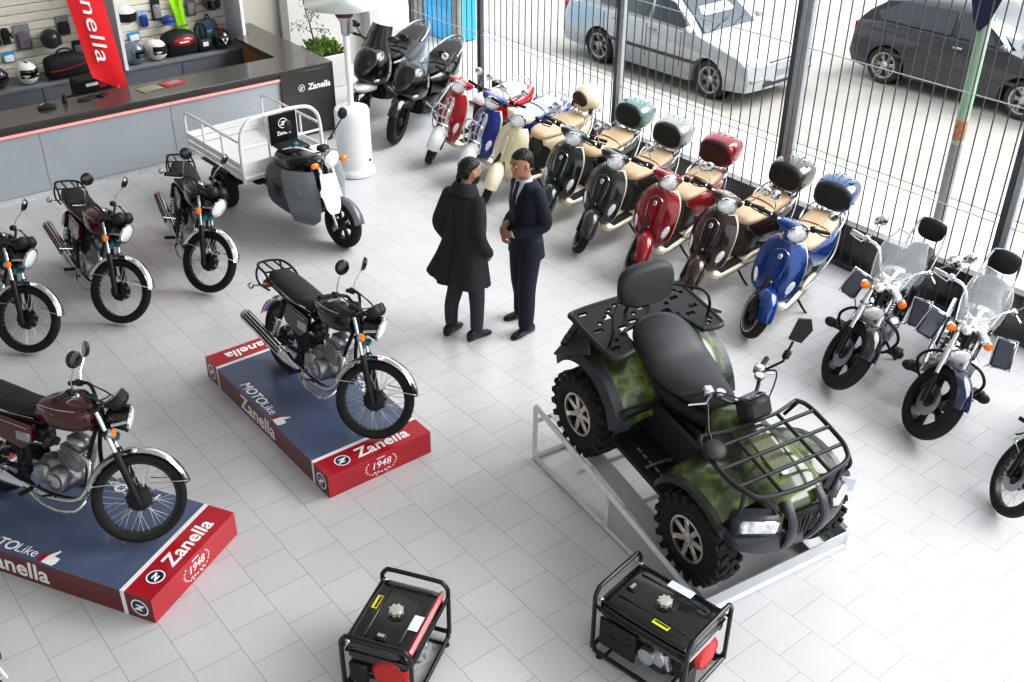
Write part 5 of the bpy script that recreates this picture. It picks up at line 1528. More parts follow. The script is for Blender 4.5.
def head_rings(mb, H, tilt=0.0):
    """head with jaw, nose bridge and brow; H = matrix placing the chin-to-crown frame (z 0 = chin, .235 = crown)"""
    # z, front x, back x, half width, cheek squareness
    K = [(-.010, .030, -.055, .030, 2.0), (.0, .070, -.058, .042, 2.0), (.02, .088, -.066, .056, 2.1), (.045, .092, -.074, .064, 2.2), (.07, .092, -.082, .069, 2.2), (.10, .090, -.094, .073, 2.2), (.12, .088, -.100, .0755, 2.2),
         (.145, .094, -.104, .077, 2.2), (.17, .092, -.106, .078, 2.2), (.195, .078, -.100, .074, 2.1), (.215, .052, -.080, .060, 2.0), (.230, .020, -.045, .036, 2.0), (.236, -.005, -.018, .010, 2.0)]
    rings = []
    for z, f, b, w, p in K:
        cx, rx = (f + b) / 2, (f - b) / 2
        rings.append([H @ Vector((cx + rx * u, w * v, z)) for u, v in se(28, p)])
    mb.loft(rings)
    # nose, lips, brow, ears, eye sockets lids
    mb.loft([[H @ Vector(q) for q in ((.085, -.012, .132), (.085, .012, .132), (.100, .004, .132), (.100, -.004, .132))],
             [H @ Vector(q) for q in ((.083, -.017, .100), (.083, .017, .100), (.114, .007, .098), (.114, -.007, .098))],
             [H @ Vector(q) for q in ((.083, -.020, .084), (.083, .020, .084), (.118, .011, .084), (.118, -.011, .084))],
             [H @ Vector(q) for q in ((.083, -.016, .077), (.083, .016, .077), (.106, .008, .077), (.106, -.008, .077))]])
    Hr = H.to_3x3()
    mb.ell(H @ Vector((.091, 0, .057)), (.010, .026, .006), Hr, 12, 8); mb.ell(H @ Vector((.090, 0, .047)), (.010, .023, .007), Hr, 12, 8)
    mb.ell(H @ Vector((.086, 0, .018)), (.016, .022, .016), Hr, 12, 8)
    for s in (-1, 1):
        mb.ell(H @ Vector((.084, s * .034, .140)), (.014, .027, .008), Hr, 12, 8)
        mb.ell(H @ Vector((-.008, s * .080, .108)), (.021, .010, .034), Hr @ Matrix.Rotation(s * R(18), 3, 'Z'), 12, 8)
        mb.ell(H @ Vector((-.006, s * .082, .086)), (.011, .008, .012), Hr, 10, 6)

def add_hand(mb, wrist, fdir, pdir, side, curl=.6, size=1.0, spread=.06):
    """palm and five unequal, bent fingers. fdir: wrist->knuckles, pdir: out of the palm; side +1 puts the thumb on pdir x fdir"""
    f = Vector(fdir).normalized(); p = Vector(pdir); p = (p - f * p.dot(f)).normalized(); l = p.cross(f).normalized() * side
    w = Vector(wrist); sz = size
    rings = []
    for t, hw, hh in ((-.02, .026, .021), (.0, .028, .020), (.03, .037, .019), (.06, .041, .017), (.085, .040, .014), (.095, .034, .009)):
        rings.append([w + f * t * sz + l * (hw * a * sz) + p * (hh * b * sz) for a, b in se(14, 2.4)])
    mb.loft(rings)
    spec = [(.030, .036, .0082), (.010, .041, .0086), (-.0105, .038, .0082), (-.030, .030, .0072)]
    for i, (off, ln, r) in enumerate(spec):
        base = w + f * (.082 - .004 * abs(i - 1)) * sz + l * off * sz
        d = (f + l * (spread * (1.3 - i))).normalized(); pts = [base - d * .02 * sz, base]
        ang = 0
        for j, q in enumerate((1.0, .72, .55)):
            ang += curl * (.75, .9, .6)[j]
            dd = d * math.cos(ang) + p * math.sin(ang)
            pts.append(pts[-1] + dd * ln * q * sz)
        mb.tube(pts, [r * sz, r * sz, r * .96 * sz, r * .9 * sz, r * .72 * sz], 10)
        mb.ell(pts[-1], (r * .74 * sz,) * 3, None, 8, 6)
    b = w + f * .022 * sz + l * .028 * sz
    d1 = (f * .62 + l * .72 + p * .30).normalized(); d2 = (f * .85 + l * .15 + p * .50 * (0.4 + curl)).normalized()
    pts = [b - d1 * .012 * sz, b + d1 * .034 * sz, b + d1 * .034 * sz + d2 * .030 * sz, b + d1 * .034 * sz + d2 * .030 * sz + (d2 + p * .3).normalized() * .024 * sz]
    mb.tube(pts, [.014 * sz, .0115 * sz, .0098 * sz, .0078 * sz], 10); mb.ell(pts[-1], (.008 * sz,) * 3, None, 8, 6)

def limb(mb, pts, rs, seg=5, n=14):
    P = cat(pts, seg); m = len(P); k = len(pts) - 1; out = []
    for i in range(m):
        u = min(i / seg, k - 1e-6); a = int(u); out.append(rs[a] + (rs[a + 1] - rs[a]) * (u - a))
    mb.tube(P, out, n); mb.ell(P[0], (out[0],) * 3, None, 12, 8); mb.ell(P[-1], (out[-1],) * 3, None, 12, 8)

def shoe_mb(c, yaw, L=.285):
    M = TR(*c) @ Matrix.Rotation(yaw, 4, 'Z')
    mb = MB(M)
    keys = [(-.10, .028, .0, .05), (-.095, .034, 0, .085), (-.06, .038, 0, .105), (-.02, .038, 0, .10), (.03, .040, 0, .080), (.08, .045, 0, .060), (.13, .044, 0, .046), (.165, .032, 0, .034), (.18, .016, .004, .022)]
    loftx(mb, keys, 18, 3.0, 3)
    return mb

def hair_mb(H, fade, seed):
    """short back and sides with a textured, swept-up top; follows the skull with a hairline above the forehead"""
    r = random.Random(seed); mb = MB(); rings = []
    for z, f, bk, w in ((.060, -.050, -.084, .050), (.085, -.040, -.094, .068), (.11, -.028, -.104, .0765), (.135, -.012, -.109, .0795), (.160, .030, -.112, .082), (.178, .074, -.112, .082), (.196, .086, -.107, .079), (.216, .072, -.092, .068), (.234, .040, -.064, .048), (.245, .0, -.03, .02)):
        rings.append([H @ Vector(((f + bk) / 2 + (f - bk) / 2 * u, w * v, z)) for u, v in se(28, 2.1)])
    mb.loft(rings)
    for k in range(150):
        a = r.uniform(-PI, PI); q = math.sqrt(r.uniform(0, 1)); x = -.012 + .096 * q * math.cos(a); y = .075 * q * math.sin(a)
        z = .246 - .062 * q ** 2.4 - (.012 if x < -.05 else 0)
        p = Vector((x, y, z)); d = Vector((-.5 + r.uniform(-.5, .3), y * 4 + r.uniform(-.4, .4), .35)).normalized() * r.uniform(.016, .030)
        mb.tube([H @ (p - d * .4), H @ (p + d * .3), H @ (p + d * .7 + Vector((0, 0, -.003)))], [.0075, .0065, .002], 6)
    for k in range(110):
        a = r.uniform(.55, 2 * PI - .55); z = r.uniform(.075, .185); w_, f_, b_ = interp([(.06, .050, -.05, -.084), (.11, .0765, -.028, -.104), (.16, .082, .03, -.112), (.19, .080, .08, -.108)], z)
        u, v = math.cos(a), math.sin(a); cx, rx = (f_ + b_) / 2, (f_ - b_) / 2
        p = Vector((cx + rx * u, w_ * v, z)); n = Vector((u, v, 0)) * .003
        mb.tube([H @ (p + n + Vector((0, 0, .008))), H @ (p + n * 1.3 - Vector((0, 0, .010)))], [.0045, .003], 5)
    for s in (-1, 1): mb.tube([H @ Vector((.097, s * .016, .144)), H @ Vector((.094, s * .034, .149)), H @ Vector((.082, s * .052, .144))], .0045, 6)
    return mb

def person_one():
    t = thing('person', 'bearded dark-haired man seen from behind in a long charcoal coat, hands in its pockets', 'person')
    hipz, shz = .93, 1.46
    feet = [(-.02, .13), (.05, -.13)]      # left, right ankles (x, y)
    mb = MB()
    H = TR(.055, 0, 1.53) @ Matrix.Rotation(R(-14), 4, 'Z') @ Matrix.Rotation(R(4), 4, 'Y')
    head_rings(mb, H)
    limb(mb, [(-.01, 0, 1.40), (.005, 0, 1.48), (.03, 0, 1.56), (.04, 0, 1.60)], [.075, .058, .056, .058])
    mb.loft([secz(z, a, b, c, 0, 24, 2.3) for z, a, b, c in ((.86, .10, .15, 0), (.95, .115, .17, 0), (1.05, .105, .155, 0), (1.2, .115, .165, 0), (1.33, .115, .185, 0), (1.42, .09, .19, -.01), (1.46, .06, .12, -.01))])
    for i, s in enumerate((1, -1)):
        fx, fy = feet[i]
        limb(mb, [(0, s * .09, .90), ((fx + .03) * .6, s * .105, .50), (fx, fy, .09)], [.085, .058, .042])
        limb(mb, [(-.01, s * .165, 1.40), (-.07, s * .245, 1.13), (.08, s * .225, .93)], [.050, .042, .030])
        add_hand(mb, (.085, s * .223, .925), (.55, -s * .05, -.8), (0, -s, 0), -s, .5, .95)
        mb.ell((fx + .02, fy, .045), (.06, .025, .03))
    b = mb.build('body', SKIN, t); remesh(b, .0055, 5, .5)
    for s in (-1, 1):
        e = MB(H); e.ell((.086, s * .033, .125), (.011, .015, .0085), None, 12, 8); e.build('eye', EYEW, t)
        e = MB(H); e.ell((.0955, s * .033, .125), (.004, .0065, .0068), None, 10, 6); e.build('iris', EYED, t)
    # hair: short sides, fuller top
    hair_mb(H, 1, 3).build('hair', HAIR, t); remesh(bpy.context.scene.objects[-1] if False else [c for c in t.children if c.name.startswith('hair')][0], .0038, 2, .4)
    # beard
    mb = MB(); rings = []
    for z, f, w, bk in ((-.014, .045, .034, -.02), (.0, .078, .048, -.02), (.022, .0945, .061, -.012), (.045, .0955, .0685, .0), (.066, .094, .0725, .012), (.085, .088, .075, .022)):
        rings.append([H @ Vector((bk + (f - bk) * math.cos(a), w * math.sin(a), z)) for a in [(-1 + 2 * k / 18) * PI * .52 for k in range(19)]])
    mb.sheet(rings, .004); mb.build('beard', BEARD, t)
    # coat
    mb = MB()
    K = [(1.50, .070, .085, .0), (1.475, .085, .12, -.008), (1.445, .102, .172, -.012), (1.40, .122, .203, -.012), (1.30, .134, .203, -.008), (1.18, .134, .196, 0), (1.05, .138, .202, .0), (.92, .155, .232, .0), (.80, .170, .250, -.005), (.68, .188, .272, -.012), (.60, .202, .288, -.018)]
    rings = []
    for z, rx, ry, cx in K:
        w = max(0, (1.0 - z)) / .40
        rings.append([(cx + (rx + w * .014 * math.sin(7 * a0) + w * .010 * math.sin(11 * a0 + 1)) * u - .05 * w * max(0, v), (ry + w * .012 * math.sin(6 * a0 + 2)) * v * (1 + (.24 * w if v > 0 else 0) * max(0, v)), z + (.05 * w * max(0, v) ** 2)) for a0, (u, v) in zip([2 * PI * k / 40 for k in range(40)], se(40, 2.3))])
    mb.loft(rings)
    for s in (-1, 1):
        limb(mb, [(-.015, s * .165, 1.41), (-.045, s * .218, 1.27), (-.075, s * .250, 1.13), (.0, s * .245, 1.0), (.075, s * .225, .92)], [.074, .066, .060, .055, .053], 5, 18)
    c = mb.build('coat', CHAR, t); remesh(c, .010, 6, .5)
    mb = MB(); mb.loft([[(cx + r * math.cos(a), ry * math.sin(a), z + .012 * math.cos(a) * -1) for a in [R(25) + (2 * PI - R(50)) * k / 24 for k in range(25)]] for z, r, ry, cx in ((1.475, .098, .125, -.006), (1.525, .090, .104, .0), (1.565, .078, .084, .006), (1.558, .090, .098, .002), (1.50, .108, .137, -.008), (1.462, .118, .158, -.012))], caps=False, closed=False)
    mb.build('coat_collar', CHAR, c)
    mb = MB(); mb.tube([(-.144, 0, 1.40), (-.150, 0, 1.2), (-.150, 0, 1.0), (-.182, .005, .77), (-.222, .01, .61)], .005, 6)
    for s in (-1, 1): mb.tube([(-.02, s * .19, 1.455), (.0, s * .215, 1.43), (.0, s * .10, 1.50)], .010, 6)
    mb.build('coat_seam', mat('coat_seam_black', '#111214', .9), c)
    # trousers and shoes
    mb = MB()
    for i, s in enumerate((1, -1)):
        fx, fy = feet[i]
        limb(mb, [(0, s * .095, .92), (fx * .5 + .03, s * .11, .52), (fx, fy, .30), (fx, fy, .11)], [.105, .080, .068, .060], 6, 18)
    mb.ell((0, 0, .90), (.12, .19, .12))
    tr = mb.build('trousers', BLKTR, t); remesh(tr, .009, 5)
    for i, s in enumerate((1, -1)):
        fx, fy = feet[i]
        sh = shoe_mb((fx, fy, .0), s * R(9)); sh.build('shoe', SHOE, t)
    return t

def person_two():
    t = thing('person', 'dark-haired man in a navy suit and tie facing the other man with hands clasped', 'person')
    feet = [(.085, .145), (-.05, -.145)]
    mb = MB()
    H = TR(.05, 0, 1.565) @ Matrix.Rotation(R(2), 4, 'Z') @ Matrix.Rotation(R(5), 4, 'Y')
    head_rings(mb, H)
    limb(mb, [(-.01, 0, 1.42), (.005, 0, 1.50), (.03, 0, 1.58), (.04, 0, 1.62)], [.075, .058, .056, .058])
    mb.loft([secz(z, a, b, c, 0, 24, 2.3) for z, a, b, c in ((.88, .10, .15, 0), (.97, .115, .165, 0), (1.07, .105, .15, 0), (1.22, .115, .16, 0), (1.35, .115, .18, 0), (1.44, .09, .185, -.01), (1.48, .06, .12, -.01))])
    for i, s in enumerate((1, -1)):
        fx, fy = feet[i]
        limb(mb, [(0, s * .09, .92), ((fx + .02) * .6, s * .11, .50), (fx, fy, .09)], [.085, .058, .042])
        limb(mb, [(-.01, s * .165, 1.41), (-.045, s * .222, 1.14), (.21, s * .07, 1.055)], [.048, .042, .030])
        mb.ell((fx + .02, fy, .045), (.06, .025, .03))
    add_hand(mb, (.215, .062, 1.05), (.42, -.75, -.30), (-.6, -.35, 0.1), 1, .75, .98)
    add_hand(mb, (.205, -.072, 1.005), (.45, .72, -.22), (-.6, .4, .1), -1, .65, .98)
    b = mb.build('body', SKIN2, t); remesh(b, .005, 4, .45)
    for s in (-1, 1):
        e = MB(H); e.ell((.086, s * .033, .125), (.011, .015, .0085), None, 12, 8); e.build('eye', EYEW, t)
        e = MB(H); e.ell((.0955, s * .033, .125), (.004, .0065, .0068), None, 10, 6); e.build('iris', EYED, t)
    hair_mb(H, 0, 8).build('hair', HAIR, t); remesh([c for c in t.children if c.name.startswith('hair')][0], .0038, 2, .4)
    # jacket
    mb = MB()
    K = [(1.515, .062, .075, .0), (1.49, .085, .125, -.008), (1.46, .102, .175, -.012), (1.41, .120, .200, -.012), (1.32, .132, .198, -.006), (1.20, .125, .182, .0), (1.08, .118, .172, .0), (.97, .130, .185, .0), (.86, .142, .200, -.004), (.78, .146, .206, -.008)]
    mb.loft([secz(z, rx, ry, cx, 0, 36, 2.3) for z, rx, ry, cx in K])
    for s in (-1, 1):
        limb(mb, [(-.015, s * .165, 1.425), (-.04, s * .212, 1.28), (-.055, s * .228, 1.14), (.07, s * .170, 1.085), (.175, s * .085, 1.06 - (.03 if s < 0 else 0))], [.072, .064, .058, .051, .045], 5, 18)
    j = mb.build('suit_jacket', NAVY, t); remesh(j, .009, 5, .5)
    def front(z):   # jacket surface depth at the chest
        return interp([(.78, .150), (.97, .135), (1.08, .124), (1.2, .130), (1.32, .131), (1.41, .112), (1.46, .093), (1.52, .066)], z)[0]
    mb = MB(); rows = []
    for z in (1.13, 1.2, 1.27, 1.34, 1.41, 1.46, 1.50, 1.53):
        w = .006 + .062 * ((z - 1.13) / .38) ** .9; rows.append([(front(z) + .006 - 1.6 * (w * q) ** 2, w * q, z) for q in (-1, -.5, 0, .5, 1)])
    mb.sheet(rows, .004)
    mb.lathe([(.064, -.012), (.066, 0), (.063, .03), (.059, .034)], 24, TR(.012, 0, 1.512) @ Matrix.Rotation(R(14), 4, 'Y'), caps=False)
    mb.build('shirt', SHIRT, t)
    mb = MB(); rows = []
    for z, w in ((1.12, .030), (1.2, .034), (1.3, .031), (1.4, .025), (1.475, .020), (1.495, .026), (1.515, .020)):
        rows.append([(front(z) + .014 - .8 * (w * q) ** 2 + (.006 if z > 1.48 else 0), w * q, z) for q in (-1, -.4, .4, 1)])
    mb.sheet(rows, .006); mb.build('tie', TIE, t)
    mb = MB()
    for s in (-1, 1):
        rows = []
        for z, i0, o0 in ((1.12, .008, .022), (1.2, .018, .065), (1.3, .034, .092), (1.36, .045, .098), (1.41, .055, .080), (1.47, .068, .092), (1.51, .074, .085)):
            rows.append([(front(z) + .012 - 1.9 * y * y, s * y, z) for y in (i0, (i0 + o0) / 2, o0)])
        mb.sheet(rows if s > 0 else [r[::-1] for r in rows], .006)
    mb.build('lapel', mat('navy_lapel_cloth', '#10162a', .6, var=.08), j)
    mb = MB(); mb.box((front(1.33) - .008, .105, 1.335), (.012, .055, .016), Matrix.Rotation(R(25), 3, 'Z')); mb.build('breast_pocket', NAVY, j)
    for s in (-1, 1):
        mb = MB(); p0 = Vector((.172, s * .088, 1.058 - (.03 if s < 0 else 0))); d = Vector((.21, s * .07, 1.052 - (.04 if s < 0 else 0))) - Vector((.14, s * .12, 1.068)); d.normalize()
        mb.tube([p0 + d * .0, p0 + d * .028], [.040, .039], 16); mb.build('shirt_cuff', SHIRT, t)
    mb = MB()
    for i, s in enumerate((1, -1)):
        fx, fy = feet[i]
        limb(mb, [(0, s * .095, .92), (fx * .5 + .015, s * .115, .50), (fx * .95 - .005, fy, .28), (fx, fy, .10)], [.115, .088, .078, .072], 6, 18)
    mb.ell((0, 0, .90), (.12, .185, .11))
    tr = mb.build('suit_trousers', NAVY, t); remesh(tr, .009, 5)
    for i, s in enumerate((1, -1)):
        fx, fy = feet[i]; sh = shoe_mb((fx, fy, 0), s * R(10), .3); sh.build('shoe', SHOE, t)
    return t
# ------------------------------------------------------------------ reception counter, shelving and goods
CTOP = mat('dark_grey_laminate', '#4b4947', .22, coat=.3, var=.04, nscale=4)
CFR = mat('pale_grey_front_panel', '#aab0b5', .30, coat=.3, var=.03, nscale=2)
LED = mat('pink_led_strip', '#ee9c98', .5, emis=.55, var=.01)
YC = 12.35
def counter():
    t = thing('reception_counter', 'long dark grey reception counter with a pale front and glowing pink strip', 'counter', (0, 0, 0))
    x0, x1 = -1.2, 6.82
    mb = MB(); mb.box(((x0 + x1) / 2, YC + .31, .905), (x1 - x0, .62, .05), None, .004); mb.build('worktop', CTOP, t)
    mb = MB(); mb.prism([(6.30, YC + .621), (6.82, YC + .621), (6.82, 14.76), (6.545, 14.76), (6.545, 14.19), (6.30, 14.19)], 'z', .88, .93); mb.build('worktop', CTOP, t)
    mb = MB(); mb.box((6.43, YC + .03, .44), (.78, .06, .88), None, .004); mb.box((6.79, YC + .31, .44), (.06, .62, .88), None, .004); mb.box((6.79, 13.88, .44), (.06, 1.8, .88)); mb.build('end_panel', CTOP, t)
    mb = MB(); mb.box(((x0 + 6.04) / 2, YC + .05, .855), (6.04 - x0, .06, .05)); mb.build('fascia', CTOP, t)
    mb = MB(); mb.box(((x0 + 6.04) / 2, YC + .035, .815), (6.04 - x0, .05, .03)); mb.build('light_strip', LED, t)
    mb = MB(); mb.box(((x0 + 6.04) / 2, YC + .06, .45), (6.04 - x0, .05, .70)); mb.build('front_panel', CFR, t)
    mb = MB()
    for x in (-.2, 1.4, 2.98, 4.55): mb.box((x, YC + .0335, .45), (.004, .004, .70))
    mb.build('panel_joint', mat('joint_grey', '#7f8489', .5), t)
    mb = MB(); mb.box(((x0 + 6.04) / 2, YC + .09, .05), (6.04 - x0, .04, .10)); mb.build('plinth', mat('plinth_reflected_glow', '#d4d8da', .35), t)  # pale colour stands in for white reflected glow along the base
    mb = MB(); mb.box(((x0 + 6.7) / 2, YC + .57, .44), (6.7 - x0, .05, .86)); mb.build('back_panel', mat('dark_panel', '#3a3836', .5), t)
    mb = MB(); mb.box((6.33, 13.55, .60), (.03, .9, .5)); mb.build('wood_drawer_front', mat('warm_wood_front', '#8a6137', .4, var=.25, nscale=8), t)
    roundel(t, face_M((6.33, YC - .0015, .66), (1, 0, 0), (0, 0, 1)), .048, CTOP, WHITEL)
    text_obj('Zanella', .115, WHITEL, face_M((6.59, YC - .0015, .655), (1, 0, 0), (0, 0, 1)), 'lettering', t, bold=.004, shear=.15)
counter()
def back_unit():
    t = thing('display_shelving', 'white slatted display wall with a grey ledge behind the counter', 'shelving')
    SL = mat('cream_slatwall', '#d9d6c9', .5, var=.02); LG = mat('grey_ledge', '#6a6f75', .4, var=.05, nscale=3); WPn = mat('white_lilac_panel', '#d3d1dc', .4, var=.02)
    x0, x1 = -1.0, 6.52; yf = 14.22
    mb = MB(); mb.box(((x0 + x1) / 2, (yf + 14.76) / 2, .735), (x1 - x0, 14.76 - yf, .03)); mb.build('ledge_top', mat('ledge_top_grey', '#7c8084', .35), t)
    mb = MB(); mb.box(((x0 + x1) / 2, yf + .03, .36), (x1 - x0 - .04, .03, .71)); lg = mb.build('ledge_front', LG, t)
    mb = MB()
    for x in (1.2, 2.4, 3.6, 4.62, 5.5): mb.box((x, yf + .012, .36), (.006, .008, .70))
    mb.build('panel_joint', mat('joint_dark', '#3f4348', .5), lg)
    mb = MB()
    z = .76
    while z < 2.3:
        mb.box(((x0 + x1) / 2, 14.765, z + .05), (x1 - x0, .03, .102), None, .008); z += .112
    mb.box(((x0 + x1) / 2, 14.785, 1.5), (x1 - x0, .01, 1.6)); mb.build('slat_panel', SL, t)
    for x in (1.9, 4.72, 6.47):
        mb = MB(); mb.box((x, 14.49, 1.5), (.035, .53, 1.50)); mb.build('side_panel', WPn, t)
        mb = MB(); mb.box((x, 14.215, 1.5), (.045, .03, 1.52)); mb.build('edge_post', WHITEP, t)
back_unit()

LZ = .757
def helmet(name, label, loc, yaw, shell, visor=True, accent=None, open_=False, s=1.0):
    t = thing(name, label, 'helmet', loc, (0, 0, yaw), 'helmets on the display ledge')
    M = Matrix.Scale(s, 4)
    mb = MB(M); rings = []
    for z, rx, ry, cx in ((.0, .085, .08, -.01), (.012, .105, .095, -.01), (.06, .135, .118, .0), (.12, .15, .13, .0), (.18, .145, .128, -.005), (.23, .115, .105, -.012), (.262, .07, .065, -.018), (.275, .02, .02, -.02)):
        rings.append(secz(z, rx, ry, cx, 0, 28, 2.2))
    mb.loft(rings); sh = mb.build('shell', shell, t)
    mb = MB(M); rows = []
    for z in (.085, .11, .14, .17, .195):
        rr = interp([(.06, .135, .118), (.12, .15, .13), (.18, .145, .128), (.23, .115, .105)], z)
        rows.append([((rr[0] + .004) * math.cos(a), (rr[1] + .004) * math.sin(a), z) for a in [R(-72 + 144 * k / 14) for k in range(15)]])
    mb.sheet(rows[::-1], .004); mb.build('visor', BLKGLOSS if visor else GRILLB, t)
    if accent:
        mb = MB(M); mb.tube([( -.15 * math.cos(a) * .98, 0 + .0, .12 + .152 * math.sin(a)) for a in [R(10 + 100 * k / 10) for k in range(11)]], .016, 8, flat=.5); mb.build('accent_stripe', accent, sh)
    return t
WH_ = mat('helmet_white', '#e4e2e0', .2, coat=.8); GG = mat('helmet_grey_green', '#66767c', .2, .2, coat=.8); MG = mat('helmet_plum', '#3a2230', .25, coat=.7); PK = mat('helmet_pink', '#c0a0ac', .25, coat=.7)
helmet('helmet', 'white open-face helmet with a black visor at the left end of the ledge', (3.50, 14.42, LZ), R(-70), WH_, accent=MG)
helmet('helmet', 'plum helmet lying at the far left edge of the ledge', (3.12, 14.42, LZ), R(-40), MG)
helmet('helmet', 'grey-green full-face helmet beside the red flag', (4.92, 14.42, LZ), R(-30), GG, s=1.05)
helmet('helmet', 'white and pink helmet with a dark opening next to the grey-green helmet', (5.24, 14.42, LZ), R(-60), WH_, visor=False, accent=PK)
helmet('helmet', 'black and red helmet with a white patch at the right end of the ledge', (6.19, 14.40, LZ), R(-95), mat('helmet_black_red', '#171518', .2, coat=.8), accent=mat('bright_red', '#b5121c', .3))
mb = MB(); mb.prism([(-.05, .16), (.05, .16), (.0, .07)], 'y', -.150, -.146)
hp = bpy.data.objects['helmet.004']; o = mb.build('white_patch', WHITEP, hp); o.rotation_euler = (0, 0, R(95) - R(90) + R(90))
def clip(name, label, cat_, loc, mk):
    t = thing(name, label, cat_, loc, (0, 0, 0), 'goods hanging on the slatted wall'); mk(t); return t
WY = 14.735
def pack(x, z, w, h, label, card, blob, d=.05):
    def mk(t):
        b = MB(); b.box((0, 0, 0), (w, .012, h), None, .002); b.build('backing_card', card, t)
        b = MB(); b.box((0, -d / 2, -.1 * h), (w * .8, d, h * .65), None, min(.02, d * .4)); b.build('product', blob, t)
        b = MB(); b.tube([(0, .01, h * .47), (0, -.06, h * .47)], .004, 6); b.build('hook', CHROME, t)
    return clip('hanging_package', label, 'package', (x, WY, z), mk)
GC = mat('grey_blister_card', '#8d8f93', .4, var=.15); CB = mat('cyan_pack', '#3f9fc8', .4, var=.15); NB = mat('navy_pack', '#27407e', .4, var=.2); DK = mat('dark_goods', '#26282b', .5, var=.3); LB = mat('light_blue_pack', '#9fb3cf', .35, var=.15); GP = mat('glove_grey', '#6f6a72', .6, var=.3)
pack(3.63, 1.25, .20, .34, 'grey blister pack hanging left of the plum gloves bag', GC, GP)
pack(3.40, 1.03, .16, .14, 'small cyan package on the slatted wall at the far left', CB, WHITEP, .03)
pack(4.16, 1.32, .17, .26, 'grey glove package hanging above the black and red bag', GC, DK)
pack(4.30, 1.00, .15, .20, 'dark package half hidden behind the red flag', DK, GC)
pack(5.24, 1.24, .14, .24, 'pale blue blister pack right of the hanging white helmet', LB, NB)
pack(5.07, 1.02, .17, .13, 'cyan box hanging above the grey-green helmet', CB, WHITEP, .03)
pack(5.44, 1.34, .13, .30, 'black accessory package left of the neon vest', DK, GC)
pack(5.94, 1.30, .15, .26, 'brown-grey package right of the neon vest', GP, GC)
def mk_vest(t):
    b = MB(); rows = []
    for z, w_, s_ in ((0, .10, .03), (-.12, .085, .02), (-.25, .07, .0), (-.36, .075, .015), (-.46, .085, .02), (-.62, .07, .0)):
        rows.append([(-z * .12 + w_ * q, -.02 - .03 * (1 - q * q) - s_ * math.sin(5 * q), z) for q in (-1, -.6, -.2, .2, .6, 1)])
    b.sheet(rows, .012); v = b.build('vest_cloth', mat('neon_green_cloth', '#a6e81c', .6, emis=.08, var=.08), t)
    b = MB(); b.box((.045, -.056, -.38), (.15, .012, .025)); b.build('reflective_band', GC, v)
clip('safety_vest', 'neon green reflective vest hanging on the slatted wall', 'vest', (5.72, WY - .02, 1.46), mk_vest)
def mk_gl(t):
    for i, dx in enumerate((-.06, .06)):
        b = MB(); b.box((dx, -.03, 0), (.10, .05, .14), None, .02)
        for k in range(4): b.tube([(dx - .035 + .023 * k, -.03, -.06), (dx - .04 + .026 * k, -.035, -.14)], .012, 8)
        b.tube([(dx + (.05 if i else -.05), -.03, .0), (dx + (.08 if i else -.08), -.03, -.07)], .013, 8); b.build('glove', BLKPL, t)
clip('riding_gloves', 'pair of black riding gloves hanging at the left end of the wall', 'gloves', (3.36, WY, 1.34), mk_gl)
def mk_hh(shell, vis):
    def f(t):
        b = MB(); b.ell((0, -.13, 0), (.125, .135, .13)); b.build('shell', shell, t)
        b = MB(); b.sheet([[(.128 * math.sin(a), -.13 - .138 * math.cos(a), z) for a in [R(-65 + 130 * k / 12) for k in range(13)]] for z in (-.07, -.02, .04)], .004); b.build('visor', vis, t)
        b = MB(); b.tube([(0, .01, .0), (0, -.02, .0)], .02, 8); b.build('bracket', CHROME, t)
    return f
clip('helmet', 'white helmet with a black opening hanging right of the white post', 'helmet', (4.97, WY, 1.36), mk_hh(WH_, GRILLB))
clip('helmet', 'dark grey helmet hanging at the top right of the slatted wall', 'helmet', (6.2, WY, 1.36), mk_hh(mat('helmet_dark_grey', '#4a474c', .3, coat=.6, var=.3, nscale=30), BLKGLOSS))
clip('helmet', 'dark half helmet hanging above the black and red travel bag', 'helmet', (3.93, WY, 1.21), mk_hh(mat('helmet_slate', '#2a2b33', .35, coat=.4, var=.2), DK))
def mk_cap(t):
    b = MB(); b.ell((0, -.07, 0), (.10, .085, .07)); b.build('crown', NB, t)
    b = MB(); b.ell((0, -.15, -.03), (.08, .07, .012)); b.build('peak', mat('cap_blue_peak', '#3766a8', .5), t)
    b = MB(); b.tube([(0, .025, .03), (0, -.02, .03)], .006, 6); b.build('hook', CHROME, t)
clip('cap', 'dark blue peaked cap hanging left of the neon vest', 'cap', (5.55, WY - .03, 1.19), mk_cap)
def mk_bag(t):
    b = MB(); loftx(b, [(-.27, .07, .02, .20), (-.24, .12, 0, .27), (-.08, .135, 0, .30), (.12, .135, 0, .30), (.25, .11, 0, .25), (.28, .06, .02, .18)], 22, 3.2, 3); b.build('bag_body', mat('black_nylon', '#16161a', .7, var=.15), t)
    b = MB(); b.tube(cat([(-.25, -.125, .12), (-.05, -.142, .13), (.15, -.14, .16), (.26, -.10, .18)], 4), .022, 8, flat=.5); b.build('red_band', mat('dark_red_nylon', '#7d1220', .6), t)
    b = MB(); b.tube(cat([(-.12, -.03, .29), (-.06, -.03, .36), (.06, -.03, .36), (.12, -.03, .29)], 5), .012, 8); b.build('handle', BLKPL, t)
tb = thing('travel_bag', 'black travel bag with a dark red band on the ledge left of the flag', 'bag', (4.0, 14.40, LZ)); mk_bag(tb)
tc_ = thing('top_case', 'black scooter top case with a red lens on the ledge', 'top case', (5.60, 14.48, LZ))
mb = MB(); loftx(mb, [(-.22, .10, .03, .22), (-.19, .16, .0, .29), (0, .18, 0, .33), (.19, .16, 0, .29), (.22, .10, .03, .22)], 24, 3, 3); mb.build('case_shell', BLKPL, tc_)
mb = MB(); mb.ell((0.0, -.165, .20), (.15, .035, .065)); rr_ = mb.build('red_lens', REDLENS, tc_)
